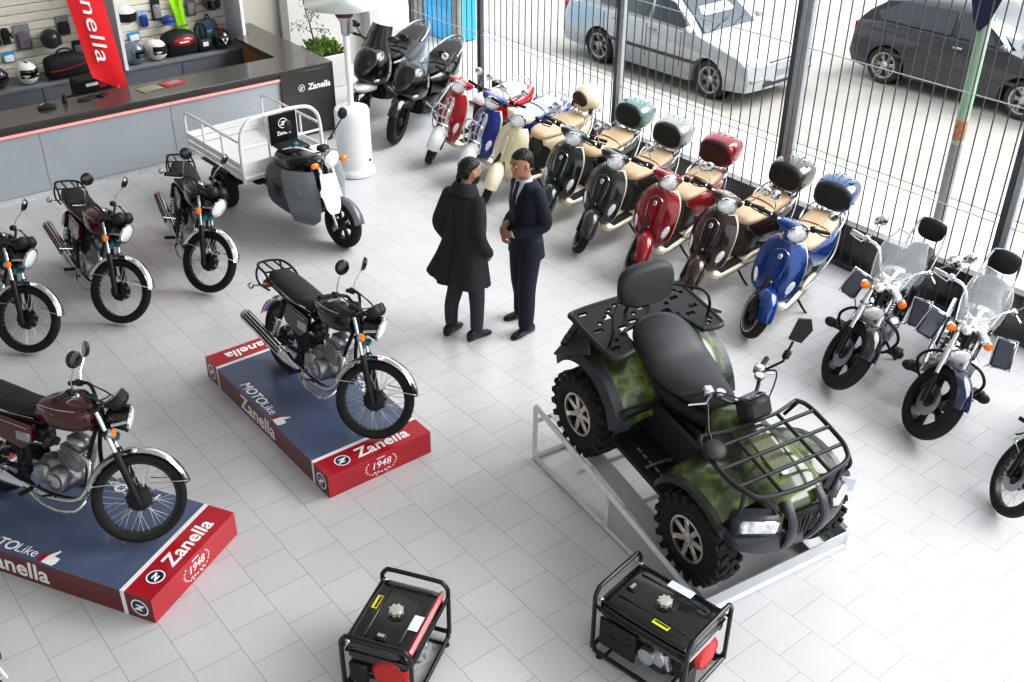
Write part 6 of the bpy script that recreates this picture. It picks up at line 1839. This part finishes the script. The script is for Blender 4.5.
mb = MB(); mb.box((0, -.200, .20), (.14, .006, .022)); mb.build('white_logo_bar', WHITEP, rr_)
tl = thing('cable_lock_bag', 'small black bag with a tall loop handle between the top case and red helmet', 'bag', (5.92, 14.40, LZ), group=None)
mb = MB(); loftx(mb, [(-.10, .05, 0, .14), (-.08, .08, 0, .18), (.08, .08, 0, .18), (.10, .05, 0, .14)], 18, 3, 3); mb.build('bag_body', BLKPL, tl)
mb = MB(); mb.tube(cat([(-.06, 0, .15), (-.085, .03, .28), (-.04, .05, .37), (.04, .05, .36), (.07, .03, .26), (.06, 0, .15)], 5), .018, 8); mb.build('loop_handle', BLKSAT, tl)
mb = MB(); mb.box((0, -.082, .11), (.08, .006, .06)); mb.build('white_label', WHITEP, tl)
tp = thing('backpack', 'blue-grey backpack standing behind the red helmet', 'backpack', (6.13, 14.66, LZ))
mb = MB(); loftx(mb, [(-.13, .03, .05, .26), (-.11, .055, 0, .33), (.0, .07, 0, .37), (.11, .055, 0, .33), (.13, .03, .05, .26)], 20, 3, 3); mb.build('pack_body', mat('slate_blue_fabric', '#4d5f78', .7, var=.2), tp)
mb = MB(); mb.box((0, -.07, .15), (.18, .03, .14), None, .012); mb.build('front_pocket', mat('light_blue_fabric', '#8fb4d6', .7), tp)
mb = MB(); mb.tube(cat([(-.04, 0, .35), (0, 0, .43), (.04, 0, .35)], 5), .010, 6); mb.build('carry_loop', BLKPL, tp)
def cbox(loc, rz, sz, label, col, marks):
    t = thing('product_box', label, 'box', loc, (0, 0, rz), 'black product boxes on the stand behind the counter')
    b = MB(); b.box((0, 0, sz[2] / 2), sz, None, .004); b.build('carton', col, t)
    for (u, v, w_, h_, m_) in marks:
        b = MB(); b.box((u, -sz[1] / 2 - .001, v), (w_, .003, h_)); b.build('printed_mark', m_, t)
# low table behind the counter carrying boxes
ts = thing('stock_table', 'dark low table behind the counter carrying two black boxes', 'table', (4.05, 13.50, 0))
mb = MB(); mb.box((0, 0, .70), (.66, .42, .04), None, .004); mb.build('table_top', mat('dark_panel', '#3a3836', .5), ts)
for sx in (-1, 1):
    for sy in (-1, 1):
        mb = MB(); mb.box((sx * .29, sy * .17, .34), (.04, .04, .68)); mb.build('leg', BLKSAT, ts)
RDK = mat('box_red_mark', '#a3222c', .5)
cbox((4.03, 13.50, .7205), R(-4), (.50, .30, .10), 'black box with a pale label, lower of the two behind the counter', mat('black_carton', '#1a1a1c', .45), [(-.06, .05, .10, .04, GC), (.12, .05, .08, .03, RDK)])
cbox((4.0, 13.51, .821), R(5), (.42, .28, .15), 'black box with white and red marks, upper of the two behind the counter', mat('black_carton', '#1a1a1c', .45), [(-.04, .09, .16, .04, WHITEP), (.10, .07, .10, .08, RDK)])
# things on the counter
CZ = .931
def on_counter(name, label, cat_, loc, rz, mk):
    t = thing(name, label, cat_, loc, (0, 0, rz)); mk(t); return t
def mk_wal(t):
    b = MB(); loftx(b, [(-.10, .02, 0, .02), (-.08, .055, 0, .035), (.0, .065, 0, .045), (.08, .055, 0, .03), (.10, .02, 0, .02)], 16, 2.5, 3); b.build('pouch', BLKPL, t)
    b = MB(); b.tube(cat([(-.06, .03, .035), (.0, .05, .05), (.06, .03, .035)], 4), .006, 6); b.build('strap', BLKGLOSS, t)
on_counter('leather_pouch', 'black pouch lying on the left part of the counter', 'pouch', (3.22, 12.74, CZ), R(5), mk_wal)
def mk_st(t):
    b = MB(); b.box((0, 0, .025), (.05, .05, .05), None, .006); b.build('stamp_base', BLKPL, t); b = MB(); b.cyl((0, 0, .05), (0, 0, .10), .015, .018); b.build('stamp_grip', BLKSAT, t)
on_counter('stamp', 'small black stamp standing beside the pouch on the counter', 'stamp', (3.45, 12.80, CZ), 0, mk_st)
def mk_keys(t):
    for k, (x, y) in enumerate(((-.12, 0), (.0, .02), (.11, -.01))):
        b = MB(); b.box((x, y, .012), (.13, .07, .024), Matrix.Rotation(.4 * k, 3, 'Z'), .006); b.build('wallet_part', BLKPL, t)
    b = MB(); b.tube(cat([(-.2, -.02, .008), (-.05, -.05, .008), (.08, .05, .008), (.2, .0, .008)], 5), .007, 6); b.build('cable', BLKSAT, t)
on_counter('accessory_set', 'heap of black cables and pouches on the counter before the boxes', 'accessories', (3.78, 12.79, CZ), R(10), mk_keys)
def mk_mag(m1, m2):
    def f(t):
        b = MB(); b.box((0, 0, .004), (.27, .20, .008)); b.build('cover', m1, t); b = MB(); b.box((.02, .01, .0085), (.16, .10, .001)); b.build('cover_print', m2, t)
    return f
on_counter('magazine', 'olive and pale brochure on the counter right of the flag', 'brochure', (4.45, 12.70, CZ), R(12), mk_mag(mat('olive_print', '#8f8c62', .4, var=.3), GC))
on_counter('magazine', 'red and grey brochure on the counter, right of the olive one', 'brochure', (4.76, 12.74, CZ), R(12), mk_mag(mat('red_print', '#b8323c', .4, var=.2), GC))
# feather flag
fl = thing('feather_flag', 'tall red feather flag with white lettering standing behind the counter', 'flag', (4.27, 13.13, 0))
mb = MB(); mb.lathe([(.10, 0), (.10, .015), (.03, .03), (.02, .10)], 24, TR(-.02, -.03, 0)); mb.build('flag_base', BLKSAT, fl)
mb = MB(); mb.tube([(-.02, -.03, .05), (-.06, .01, 1.2), (-.12, .02, 2.8)], .011, 8); mb.build('flag_pole', mat('white_pole', '#d8d8dc', .4), fl)
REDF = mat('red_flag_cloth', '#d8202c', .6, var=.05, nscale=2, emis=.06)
rows = []
for i in range(25):
    v = i / 24; z = .80 + 1.9 * v
    xr = .03 - .03 * v - .06 * v ** 2 + .03; w_ = .40 + .02 * v
    lo = .42 * max(0, (1 - v * 7)) if v < 1 / 7 else 0
    row = []
    for k in range(13):
        q = k / 12
        zz = z + (.26 * (1 - q) * (1 - v) ** 6)
        row.append((xr - .10 * v - w_ * (1 - q), .012 * math.sin(5 * q + 4 * v), zz))
    rows.append(row)
mb = MB(); mb.sheet(rows, .003); fc = mb.build('flag_cloth', REDF, fl)
tx = text_obj('Zanella', .40, WHITEL, face_M((-.24, -.03, 1.86), (.09, 0, -1), (1, 0, .09)) @ Matrix.Diagonal((1, .58, 1, 1)), 'lettering', fc, bold=.001, shear=.25, space=1.05)

# ------------------------------------------------------------------ potted tree by the back wall
def potted_tree():
    t = thing('potted_tree', 'slender small-leaved tree in a white square planter by the back wall', 'potted plant', (7.72, 14.22, 0))
    mb = MB(); mb.box((0, 0, .24), (.50, .62, .48), None, .01); pl = mb.build('planter', mat('white_planter', '#dcdad6', .5, var=.03), t)
    mb = MB(); mb.box((0, 0, .475), (.44, .56, .02)); mb.build('soil', mat('dark_soil', '#3b2f25', .9, var=.3), pl)
    mb = MB(); mb.tube(cat([(-.12, 0, .46), (-.16, .0, .70), (-.20, 0, .92), (-.25, 0, 1.15), (-.30, .02, 1.6)], 4), [.014] * 5 + [.011] * 6 + [.008] * 6, 7)
    r = random.Random(3); tips = []
    for k in range(16):
        z = .78 + .06 * k; b = Vector((-.18 - .07 * (z - .8), 0, z)); d = Vector((r.uniform(-1, 1), r.uniform(-1, 1), r.uniform(.1, .7))).normalized()
        e = b + d * r.uniform(.16, .34); mb.tube([b, (b + e) / 2 + Vector((0, 0, .02)), e], [.005, .004, .002], 5); tips += [b + (e - b) * q for q in (.45, .7, .9, 1)]
    mb.build('trunk', mat('brown_bark', '#5e5047', .8, var=.3), t)
    mb = MB()
    for p in tips:
        for _ in range(9):
            c = p + Vector((r.gauss(0, .05), r.gauss(0, .05), r.gauss(0, .045)))
            M = Euler((r.uniform(0, 6), r.uniform(0, 6), r.uniform(0, 6))).to_matrix(); s = r.uniform(.016, .030)
            mb.add([c + M @ Vector(v) for v in ((-s, 0, 0), (0, -s * .5, .003), (s, 0, 0), (0, s * .5, .003))], [(0, 1, 2, 3)])
    mb.build('foliage', mat('pale_grey_green_leaves', '#8f9288', .6, var=.35, nscale=30), t, smooth=0, fix=False)
    mb = MB()
    for _ in range(150):
        c = Vector((r.uniform(-.2, .2), r.uniform(-.26, .26), .485)); h = r.uniform(.05, .16); a = r.uniform(0, 6.28); w_ = .018
        d = Vector((math.cos(a), math.sin(a), 0)); n = Vector((-d.y, d.x, 0))
        mb.add([c - n * w_ * .5, c + n * w_ * .5, c + d * .05 + Vector((0, 0, h)) + n * w_, c + d * .10 + Vector((0, 0, h * 1.05)), c + d * .05 + Vector((0, 0, h)) - n * w_], [(0, 1, 2, 3, 4)])
    mb.build('ground_plants', mat('green_leaves', '#6f8f3d', .5, var=.4, nscale=14), t, smooth=0, fix=False)
potted_tree()
# ------------------------------------------------------------------ cars and street furniture outside
SZ = -.23
def car(name, label, loc, yaw, paint, hatch=False, wheelbase=2.42, window='#39444c', pickup=False):
    t = thing(name, label, 'car', loc, (0, 0, yaw), 'cars parked in the street')
    G = mat('car_glass_' + label[:5], window, .08, .2, coat=.8, var=.05)
    xf, xr = wheelbase / 2, -wheelbase / 2; fo, ro = .78, (.62 if hatch else .85); r, hw = .295, .80
    def arch(cx, n=10): return [(cx + .355 * math.cos(PI - PI * k / n), r - .02 + .355 * math.sin(PI - PI * k / n)) for k in range(n + 1)]
    # lower body outline (x, z)
    low = [(xr - ro + .02, .26)] + [(xr - .355, .22)] + arch(xr) + [(xr + .355, .20), (xf - .355, .20)] + arch(xf) + [(xf + .355, .22), (xf + fo - .04, .26)]
    if hatch: top = [(xf + fo, .40), (xf + fo - .04, .62), (xf + fo - .25, .76), (xf - .10, .88), (xf - .35, .93), (xr - .1, .97), (xr - ro + .05, .93), (xr - ro - .02, .70), (xr - ro - .05, .42)]
    else: top = [(xf + fo, .40), (xf + fo - .03, .62), (xf + fo - .22, .74), (xf - .05, .86), (xf - .30, .91), (xr - .2, .95), (xr - ro + .1, .93), (xr - ro, .72), (xr - ro - .05, .42)]
    poly = low + top
    cx = sum(p[0] for p in poly) / len(poly)
    rings = []
    for y, sx, dz in ((-hw, .965, .0), (-hw * .97, .985, .0), (-hw * .8, 1.0, .0), (-hw * .3, 1.02, .012), (hw * .3, 1.02, .012), (hw * .8, 1.0, 0), (hw * .97, .985, 0), (hw, .965, 0)):
        ring = []
        for i, (x, z) in enumerate(poly):
            edge = 1 if abs(y) >= hw * .96 else 0
            zz = z - (.035 if edge and z > .85 and abs(y) == hw else 0) + (dz if z > .6 else 0)
            ring.append(((x - cx) * sx + cx, y, zz))
        rings.append(ring)
    mb = MB(); mb.loft(rings); bd = mb.build('body_shell', paint, t)
    # greenhouse
    if hatch: gk = [(xf - .36, .90, .92, .70), (xf - .62, .90, 1.16, .66), (xf - .92, .90, 1.36, .60), (xf - 1.25, .90, 1.42, .59), (xr + .35, .90, 1.40, .59), (xr - .15, .90, 1.33, .60), (xr - .42, .90, 1.12, .64), (xr - ro + .06, .90, .94, .70)]
    else: gk = [(xf - .32, .88, .90, .70), (xf - .58, .88, 1.12, .66), (xf - .92, .88, 1.34, .60), (xf - 1.25, .88, 1.41, .59), (xr + .45, .88, 1.40, .59), (xr + .05, .88, 1.30, .60), (xr - .32, .88, 1.08, .65), (xr - .55, .88, .93, .70)]
    rings = []
    for x, z0, z1, w_ in gk:
        h = z1 - z0
        rings.append([(x, -.74, z0 - .03), (x, -.74 + (.74 - w_) * .85 * min(1, h / .5), z0 + h * .86), (x, -w_ + .05, z1 - .015), (x, -w_ * .5, z1 + .012), (x, w_ * .5, z1 + .012), (x, w_ - .05, z1 - .015), (x, .74 - (.74 - w_) * .85 * min(1, h / .5), z0 + h * .86), (x, .74, z0 - .03)])
    mb = MB(); mb.loft(rings); mb.build('cabin', paint, t)
    # side glass
    x0, x1 = (xf - .52, xr - .30) if hatch else (xf - .50, xr - .12)
    def sidex(z): return .745 - .135 * max(0, (z - .9)) / .5 + .004
    for s in (-1, 1):
        mb = MB()
        pan = [[(x0 - .0, .95), (x0 - .38, 1.27), (-.08, 1.32), (-.08, .97)], [(-.16, .97), (-.16, 1.32), (x1 + .42, 1.30), (x1 + .02, 1.10), (x1 + .10, .985)]]
        for p in pan:
            vs = [(x, s * sidex(z), z) for x, z in p]; mb.add(vs, [list(range(len(vs)))])
        mb.build('side_window', G, t, smooth=0)
        mb = MB(); mb.box((xf - .42, s * .86, .98), (.10, .16, .11), None, .03); mb.build('wing_mirror', paint, t)
        mb = MB()
        for hx in ((.02,) if hatch else (.02, -.80)): mb.box((hx, s * .807, .83), (.15, .02, .035), None, .006)
        mb.build('door_handle', STEEL if hatch else mat('handle_grey', '#8f9294', .4), t)
        mb = MB(); mb.box((0, s * .805, .50), (2.0, .016, .05), None, .004)
        for xx in (x0 - .10, -.12, x1 + .25): mb.box((xx, s * .802, .64), (.008, .008, .52))
        mb.build('door_seam', mat('door_seam_dark', '#4a4c4e', .6), t)
    # screens
    def quad(a, b, c, d, nm):
        mb = MB(); mb.add([a, b, c, d], [(0, 1, 2, 3)]); mb.build(nm, G, t, smooth=0)
    k = gk
    quad((k[0][0] + .03, -.60, .925), (k[0][0] + .03, .60, .925), (k[2][0] + .04, .52, 1.335), (k[2][0] + .04, -.52, 1.335), 'windscreen')
    quad((k[-1][0] - .02, -.58, .97), (k[-1][0] - .02, .58, .97), (k[-3][0] - .05, .50, 1.29), (k[-3][0] - .05, -.50, 1.29), 'rear_window')
    mb = MB(); mb.tube([(k[0][0] + .05, -.45, .95), (k[0][0] - .1, .12, 1.06)], .008, 5); mb.tube([(k[0][0] + .05, .05, .95), (k[0][0] - .1, .52, 1.06)], .008, 5); mb.build('wiper', BLKSAT, t)
    # lamps, grille, bumper, plate
    for s in (-1, 1):
        mb = MB(); mb.ell((xf + fo - .11, s * .58, .66), (.12, .16, .075), Matrix.Rotation(s * R(22), 3, 'Z')); mb.build('headlight', LENS, t)
        mb = MB(); mb.box((xr - ro + .02, s * .66, .78), (.08, .18, .22), None, .02); mb.build('tail_light', REDLENS, t)
    mb = MB(); mb.box((xf + fo - .04, 0, .61), (.06, .62, .10), None, .01); mb.box((xf + fo + .01, 0, .36), (.04, .9, .10), None, .01); mb.build('grille', mat('car_grille', '#3a3d40', .5), t)
    mb = MB(); mb.box((xf + fo + .025, 0, .48), (.02, .40, .13), None, .004); mb.build('number_plate', mat('plate_grey', '#8b8f93', .4), t)
    mb = MB(); mb.box((xf + fo - .04, 0, .44), (.14, 1.5, .05), None, .02); mb.build('bumper_strip', mat('bumper_grey', '#9a9c9e', .5) if not hatch else BLKPL, t)
    RW = mat('car_alloy_rim', '#b5b6b4', .35, .6)
    for x in (xf, xr):
        for s in (-1, 1):
            w_ = wheel('front_wheel' if x > 0 else 'rear_wheel', t, (x, s * .70, r), r, .205, .17, None, 6, .07, 32, rimmat=RW, tyremat=mat('dusty_tyre', '#3b3a39', .85), hubmat=RW)
            mb = MB(); mb.lathe([(.352, -.02), (.352, .02)], 28, TR(x, s * .62, r) @ AXY); mb.build('wheel_arch', GRILLB, t)
            mb = MB(); mb.lathe([(.19, 0), (.02, .004)], 24, TR(x, s * .70, r) @ AXY, caps=False); mb.build('brake_disc', DKMETAL, w_)
    return t
SILV = mat('dusty_silver_car_paint', '#b0b3b5', .3, .2, coat=.5, var=.05)
DARKC = mat('hazed_black_car_paint', '#414245', .28, .1, coat=.6, var=.12, nscale=3)  # black lifted to grey so the paint carries the outdoor haze
car('car', 'silver sedan parked outside beyond the fence', (13.06, 11.82, SZ), R(-88.1), SILV)
car('car', 'dusty black hatchback parked outside beyond the fence', (15.97, 8.30, SZ), R(-86.8), DARKC, hatch=True, wheelbase=2.30, window='#5a6166')

ZP = -.04
tp_ = thing('utility_pole', 'pale street pole with peeling green paint outside the fence', 'pole', (10.77, 5.6, ZP))
mb = MB(); mb.tube([(0, 0, 0), (0, 0, 4.6)], .065, 16); pb = mb.build('shaft', multi_mat('peeling_pole_paint', ['#a9ada4', (.0, '#7d7f7a'), (.40, '#a8aba2'), (.52, '#86ab94'), (.62, '#a9a99d'), (.72, '#97684a')], scale=3.0, rough=.7, coat=0), tp_)
mb = MB(); mb.tube([(0, 0, 1.0), (0, 0, 1.22)], .067, 16); mb.build('rust_band', mat('rust_brown', '#a87a5a', .8, var=.3, nscale=30), pb)
mb = MB(); mb.tube([(0, 0, 0), (0, 0, .95)], .0665, 16); mb.build('grey_base', mat('grey_pole_base', '#8a8b89', .7), pb)
bn = thing('hanging_banner', 'navy cloth hanging from the street pole at the top edge', 'banner', (10.77, 5.6, 2.2))
mb = MB(); rows = [[(-.10, .42 * q * (1 - .8 * v) - .0, .95 - 1.0 * v + .10 * abs(q)) for q in (-1, -.5, 0, .5, 1)] for v in (0, .25, .5, .75, 1)]
mb.sheet(rows, .01); mb.build('cloth', mat('navy_cloth', '#232748', .7, var=.1), bn)
mb = MB(); mb.box((-.083, 0, .5), (.03, .05, .04)); mb.build('clamp', STEEL, bn)
tb_ = thing('utility_pole', 'slim grey street post outside beside the blue kiosk', 'pole', (10.30, 14.35, ZP))
mb = MB(); mb.tube([(0, 0, 0), (0, 0, 4)], .09, 14); mb.build('shaft', mat('grey_post_concrete', '#8f918f', .8, var=.15), tb_)
kb = thing('street_kiosk', 'bright blue kiosk cabinet outside the fence', 'kiosk', (10.8, 15.5, ZP))
mb = MB(); mb.box((0, -.25, .9), (.5, .9, 1.8), None, .03); k1 = mb.build('cabinet', mat('sky_blue_paint', '#4aa9dc', .45, var=.06), kb)
mb = MB(); mb.box((0, .38, .9), (.5, .34, 1.8), None, .02); mb.build('grey_side', mat('grey_stone_side', '#8b8a86', .8, var=.2), kb)
mb = MB(); mb.box((0, 0, 1.86), (.62, 1.25, .12), None, .03); mb.build('kiosk_roof', mat('sky_blue_paint', '#4aa9dc', .45), kb)
mb = MB(); mb.box((-.255, -.25, 1.0), (.012, .6, .9), None, .004); mb.build('cabinet_door', mat('deep_sky_blue_paint', '#3a97cc', .45), k1)
# ------------------------------------------------------------------ platforms
def platform(label, loc, rz):
    """x across (front edge at y = -1.045), y along; top z = .20"""
    t = thing('display_platform', label, 'platform', loc, (0, 0, rz), 'motorcycle display platforms')
    W, L, H, b = .455, 1.045, .20, .21
    mb = MB(); mb.box((0, 0, H / 2), (2 * W, 2 * (L - b - .035), H)); mb.build('deck', BLUEG, t, smooth=0)
    for s in (-1, 1):
        mb = MB(); mb.cur = 0; mb.box((0, s * (L - b / 2), H / 2), (2 * W, b, H)); e = mb.build('end_band', REDG, t, smooth=0)
        mb = MB(); mb.box((0, s * (L - b - .0175), H / 2), (2 * W + .001, .035, H + .001)); mb.build('white_stripe', WHITEP, t, smooth=0)
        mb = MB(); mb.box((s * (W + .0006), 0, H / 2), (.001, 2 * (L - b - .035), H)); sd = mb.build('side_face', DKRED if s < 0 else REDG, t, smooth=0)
        # front/back face and top of each red end block
        r = Vector((-s, 0, 0)) if s > 0 else Vector((1, 0, 0)); u = Vector((0, s * -1, 0)) if s < 0 else Vector((0, -1, 0))
        up = Vector((0, 1, 0)) if s < 0 else Vector((0, -1, 0))
        yt = s * (L - b / 2)
        cx = -.27 if s < 0 else .27
        roundel(e, face_M((cx, yt, H + .0006), r, up), .062)
        text_obj('Zanella', .155, WHITEL, face_M((cx + r.x * .345, yt, H + .0012), r, up), 'lettering', e, bold=.0035, shear=.12, space=1.02)
        fy = s * (L + .0008)
        text_obj('1948', .088, WHITEL, face_M((0, fy, .105), r, (0, 0, 1)), 'anniversary_lettering', e, bold=.0005, shear=.15)
        mb = MB()
        for sg in (-1, 1):
            for k in range(8):
                a = R(-70 + 15 * k); p = (sg * (.135 * math.cos(a)), .10 + .082 * math.sin(a))
                mb.add([face_M((0, fy, 0), r, (0, 0, 1)) @ Vector((p[0] + dx, p[1] + dy, .0008)) for dx, dy in ((-.011, 0), (0, -.006), (.011, .004), (0, .007))], [(0, 1, 2, 3)])
        for k in range(5): mb.add([face_M((0, fy, 0), r, (0, 0, 1)) @ Vector((-.06 + .03 * k + dx, .035 + abs(k - 2) * .006 + dy, .0008)) for dx, dy in ((-.009, -.006), (.009, -.006), (.009, .006), (-.009, .006))], [(0, 1, 2, 3)])
        mb.box(Vector((0, fy, .165)), (.07, .001, .008)); mb.build('laurel_wreath', WHITEL, e, smooth=0, fix=False)
        for sx in (-1, 1):
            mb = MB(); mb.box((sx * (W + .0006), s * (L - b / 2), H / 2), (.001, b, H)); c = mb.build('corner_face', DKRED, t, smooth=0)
            roundel(c, face_M((sx * (W + .0016), s * (L - b / 2), H / 2), (0, -sx * -1, 0) if sx > 0 else (0, -1, 0), (0, 0, 1)), .068)
        # long side lettering
        rr = (0, -1, 0) if s < 0 else (0, 1, 0)
        text_obj('Zanella', .20, WHITEL, face_M((s * (W + .0014), .0 + .10 * (1 if s < 0 else -1), H * .48), rr, (0, 0, 1)), 'lettering', sd, bold=.0045, shear=.12, space=1.02)
        # deck lettering along both long edges
        dr = (0, -1, 0) if s < 0 else (0, 1, 0); du = (1, 0, 0) if s < 0 else (-1, 0, 0)
        y0 = .28 if s < 0 else -.28
        text_obj('MOTO', .12, WHITEL, face_M((s * (W - .07), y0, H + .0008), dr, du), 'deck_lettering', t, bold=.002, shear=.15)
        text_obj('Like', .11, WHITEL, face_M((s * (W - .07), y0 + dr[1] * .27, H + .0008), dr, du), 'deck_lettering', t, bold=.0, shear=.05)
        F = face_M((s * (W - .068), y0 + dr[1] * .46, H + .0008), dr, du)
        mb = MB(); mb.add([F @ Vector((x, y, 0)) for x, y in ((-.075, -.05), (-.035, -.05), (-.02, .03), (-.06, .03))], [(0, 1, 2, 3)]); mb.build('thumb_cuff', REDG, t, smooth=0, fix=False)
        mb = MB(); mb.add([F @ Vector((x, y, .0004)) for x, y in ((-.03, -.05), (.06, -.055), (.075, -.03), (.075, .0), (.07, .02), (.02, .025), (.035, .07), (.02, .085), (.005, .06), (-.015, .03), (-.022, .02))], [list(range(11))]); mb.build('thumb_icon', WHITEL, t, smooth=0, fix=False)
    return t
pD = platform('red and blue display platform under the black motorcycle', (3.215, 6.625, 0), 0)
pE = platform('red and blue display platform under the maroon motorcycle at the left edge', (1.265, 6.30, 0), R(30))
fr = Vector((1.26 + 2.04, 5.19 + 5.64)) / 2 if False else Vector(((1.26 + 2.04) / 2, (5.19 + 5.64) / 2))
d = Vector((-math.sin(R(30)), math.cos(R(30)))); c_ = fr + d * 1.045; pE.location = (c_.x, c_.y, 0)

# ------------------------------------------------------------------ motorcycles
def place(o, x, y, h, lean, z=0.0):
    o.location = (x, y, z); o.rotation_euler = (R(lean), 0, R(h)); return o
mD = make_moto('motorcycle', S42, BLKGLOSS, 'black motorcycle with a rear rack standing on the middle display platform')
place(mD, 3.257, 6.461, -86.7, -9, .207)
def moto_copy(lab, tank, pose, z=0, grp=None):
    o = dup(mD, label=lab); recolor(o, {'fuel_tank': tank, 'side_cover': tank}); place(o, *pose, z); return o
moto_copy('maroon motorcycle parked on the floor between two black ones near the counter', MAROON, (2.541, 9.712, -91.8, -9.5))
moto_copy('black motorcycle parked on the floor in front of the cargo tricycle', BLKGLOSS, (3.571, 9.757, -102.2, -9.5))
moto_copy('black motorcycle cut off by the left edge on the floor', BLKGLOSS, (1.62, 9.706, -85.5, -9.5))
moto_copy('maroon motorcycle standing on the left display platform', MAROON, (1.145, 6.354, -62.0, -9), .207)
mG = moto_copy('motorcycle at the bottom left corner with only a round bar-end mirror in view', BLKGLOSS, (-.145, 3.89, 52, -9))
for o in [c for c in mG.children if c.name.split('.')[0] == 'mirror']:
    for q in list(o.children): bpy.data.objects.remove(q)
    bpy.data.objects.remove(o)
TG = steer_mat((.40, 0, .77), (-.454, 0, .891), S42)
for s in (-1, 1):
    mb = MB(TG); mb.tube([(.128, s * .392, .995), (.125, s * .425, 1.0), (.14, s * .435, 1.06)], .008, 6); mi = mb.build('mirror', CHROME, mG)
    M = TR(.15, s * .44, 1.115) @ Matrix.Rotation(R(-150 if s < 0 else 20), 4, 'Z') @ AXX
    mb = MB(TG); mb.lathe([(.02, .028), (.042, .02), (.054, 0), (.053, -.006)], 20, M); mb.build('mirror_shell', CHROME, mi)
    mb = MB(TG); mb.lathe([(.050, -.007), (.0001, -.0075)], 20, M, caps=False); mb.build('mirror_glass', MIRROR, mi)

# ------------------------------------------------------------------ scooters
sc = make_scooter('scooter', 'metallic blue scooter with a tan seat and black top case', BLUEP, 'classic scooters along the fence', lidm=mat('blue_case_lid', '#1c3f6e', .08, .2, coat=1.0))
place(sc, 7.673, 5.406, 197.3, -8)
def scoot_copy(lab, paint, lid, pose):
    o = dup(sc, label=lab)
    recolor(o, {'leg_shield': paint, 'front_fender': paint, 'handlebar_cowl': paint, 'rear_body': paint, 'centre_rib': paint, 'top_case': lid})
    for q in walk(o):
        if q.name.split('.')[0] == 'back_pad' and lid is REDP: recolor(q, {'back_pad': mat('dark_red_pad', '#3c0d12', .45)})
    return place(o, *pose)
scoot_copy('dark brown scooter with a tan seat beside the blue scooter', BROWNP, CASELID, (7.70, 6.149, 187, -8))
scoot_copy('deep red scooter with a tan seat and red top case', REDP, REDP, (7.623, 6.898, 195.1, -7))
scoot_copy('graphite grey scooter with a tan seat, left of the red scooter', GREYP, mat('clear_grey_lid', '#8b8f92', .08, .2, coat=1.0), (7.588, 7.626, 192.8, -8))
scoot_copy('dark green scooter with a tan seat behind the suited man', GREENP, mat('green_grey_lid', '#5e7a78', .08, .2, coat=1.0), (7.691, 8.377, 190.9, -8))
s6 = make_scooter('scooter', 'cream scooter with a tan seat and round cream top case', CREAM, 'classic scooters along the fence', case='round')
place(s6, 7.597, 9.17, 186.5, -8)
PALE = mat('pale_pink_white_seat', '#e3d3d6', .45, var=.03)
s7 = make_scooter('scooter', 'blue and white scooter with a chrome front rack', mat('royal_blue_paint', '#12308a', .18, .1, coat=.9), 'rack scooters', seat=mat('pale_blue_white_seat', '#b9c6e6', .4), fender=WHITEP, case=None, rack=True)
place(s7, 7.75, 9.80, 182, -8)
s8 = dup(s7, label='red and white scooter with a chrome front rack')
RB = mat('bright_red_paint', '#b0101e', .18, .1, coat=.9)
recolor(s8, {'leg_shield': RB, 'handlebar_cowl': RB, 'rear_body': RB, 'centre_rib': RB, 'seat': PALE})
place(s8, 7.779, 10.532, 183.9, -8)
m2 = make_maxi('scooter', 'black sport scooter with a tall front wheel beside the red and white scooter', BLKGLOSS, BLKPL, glass('smoke_screen', '#9aa4ad', .35), big=True)
place(m2, 7.80, 11.78, 210, -8); m2.scale = (1.03,) * 3
m1 = make_maxi('scooter', 'black and silver maxi scooter partly hidden by the patio heater', BLKGLOSS, mat('silver_white_beak', '#d5d3ce', .3, .2, coat=.5), mat('dark_screen', '#15171a', .08, coat=.9))
place(m1, 7.72, 12.58, 210, -8); m1.scale = (1.08,) * 3

# ------------------------------------------------------------------ cruisers
INK = mat('ink_blue_black_paint', '#15161f', .16, .3, coat=.9)
c1 = make_cruiser('motorcycle', 'black cruiser motorcycle with a windscreen, left of the two by the fence', INK)
place(c1, 7.70, 4.40, 196, -10)
c2 = dup(c1, label='dark blue cruiser motorcycle with a windscreen, right of the two by the fence'); recolor(c2, {'front_fender': mat('dark_indigo_paint', '#1d2240', .16, .35, coat=.9)})
place(c2, 7.63, 3.60, 200.1, -10.5)
f3 = make_moto('motorcycle', R(38), BLKGLOSS, 'spoke-wheeled motorcycle with a front brake disc cut off by the right edge', disc=True, rack=False)
place(f3, 7.26, 2.53, 189, -9)

# ------------------------------------------------------------------ the rest
tr = make_trike(); tr.location = (4.95, 10.24, 0); tr.rotation_euler = (0, 0, R(-87.5))
ht = make_heater(); ht.location = (6.20, 10.86, 0)
g1 = make_generator('generator', 'small black generator with a red stripe on the tank, left of the two', .58, .44, .47, stripe=True)
g1.location = (2.30, 3.95, 0); g1.rotation_euler = (0, 0, R(33 + 180))
g2 = make_generator('generator', 'larger black generator in front of the quad bike stand', .66, .47, .53)
g2.location = (3.585, 3.0, 0); g2.rotation_euler = (0, 0, R(-80))
st = make_stand(); st.location = (4.80, 3.96, 0); st.rotation_euler = (0, 0, R(-97.5))
q = make_quad(); q.location = (4.755, 3.93, .242); q.rotation_euler = (0, R(8.6), R(-98))
p1 = person_one(); p1.location = (4.92, 6.86, 0); p1.rotation_euler = (0, R(2.5), R(12)); p1.scale = (.97,) * 3
p2 = person_two(); p2.location = (5.50, 6.66, 0); p2.rotation_euler = (0, 0, R(174)); p2.scale = (.975,) * 3
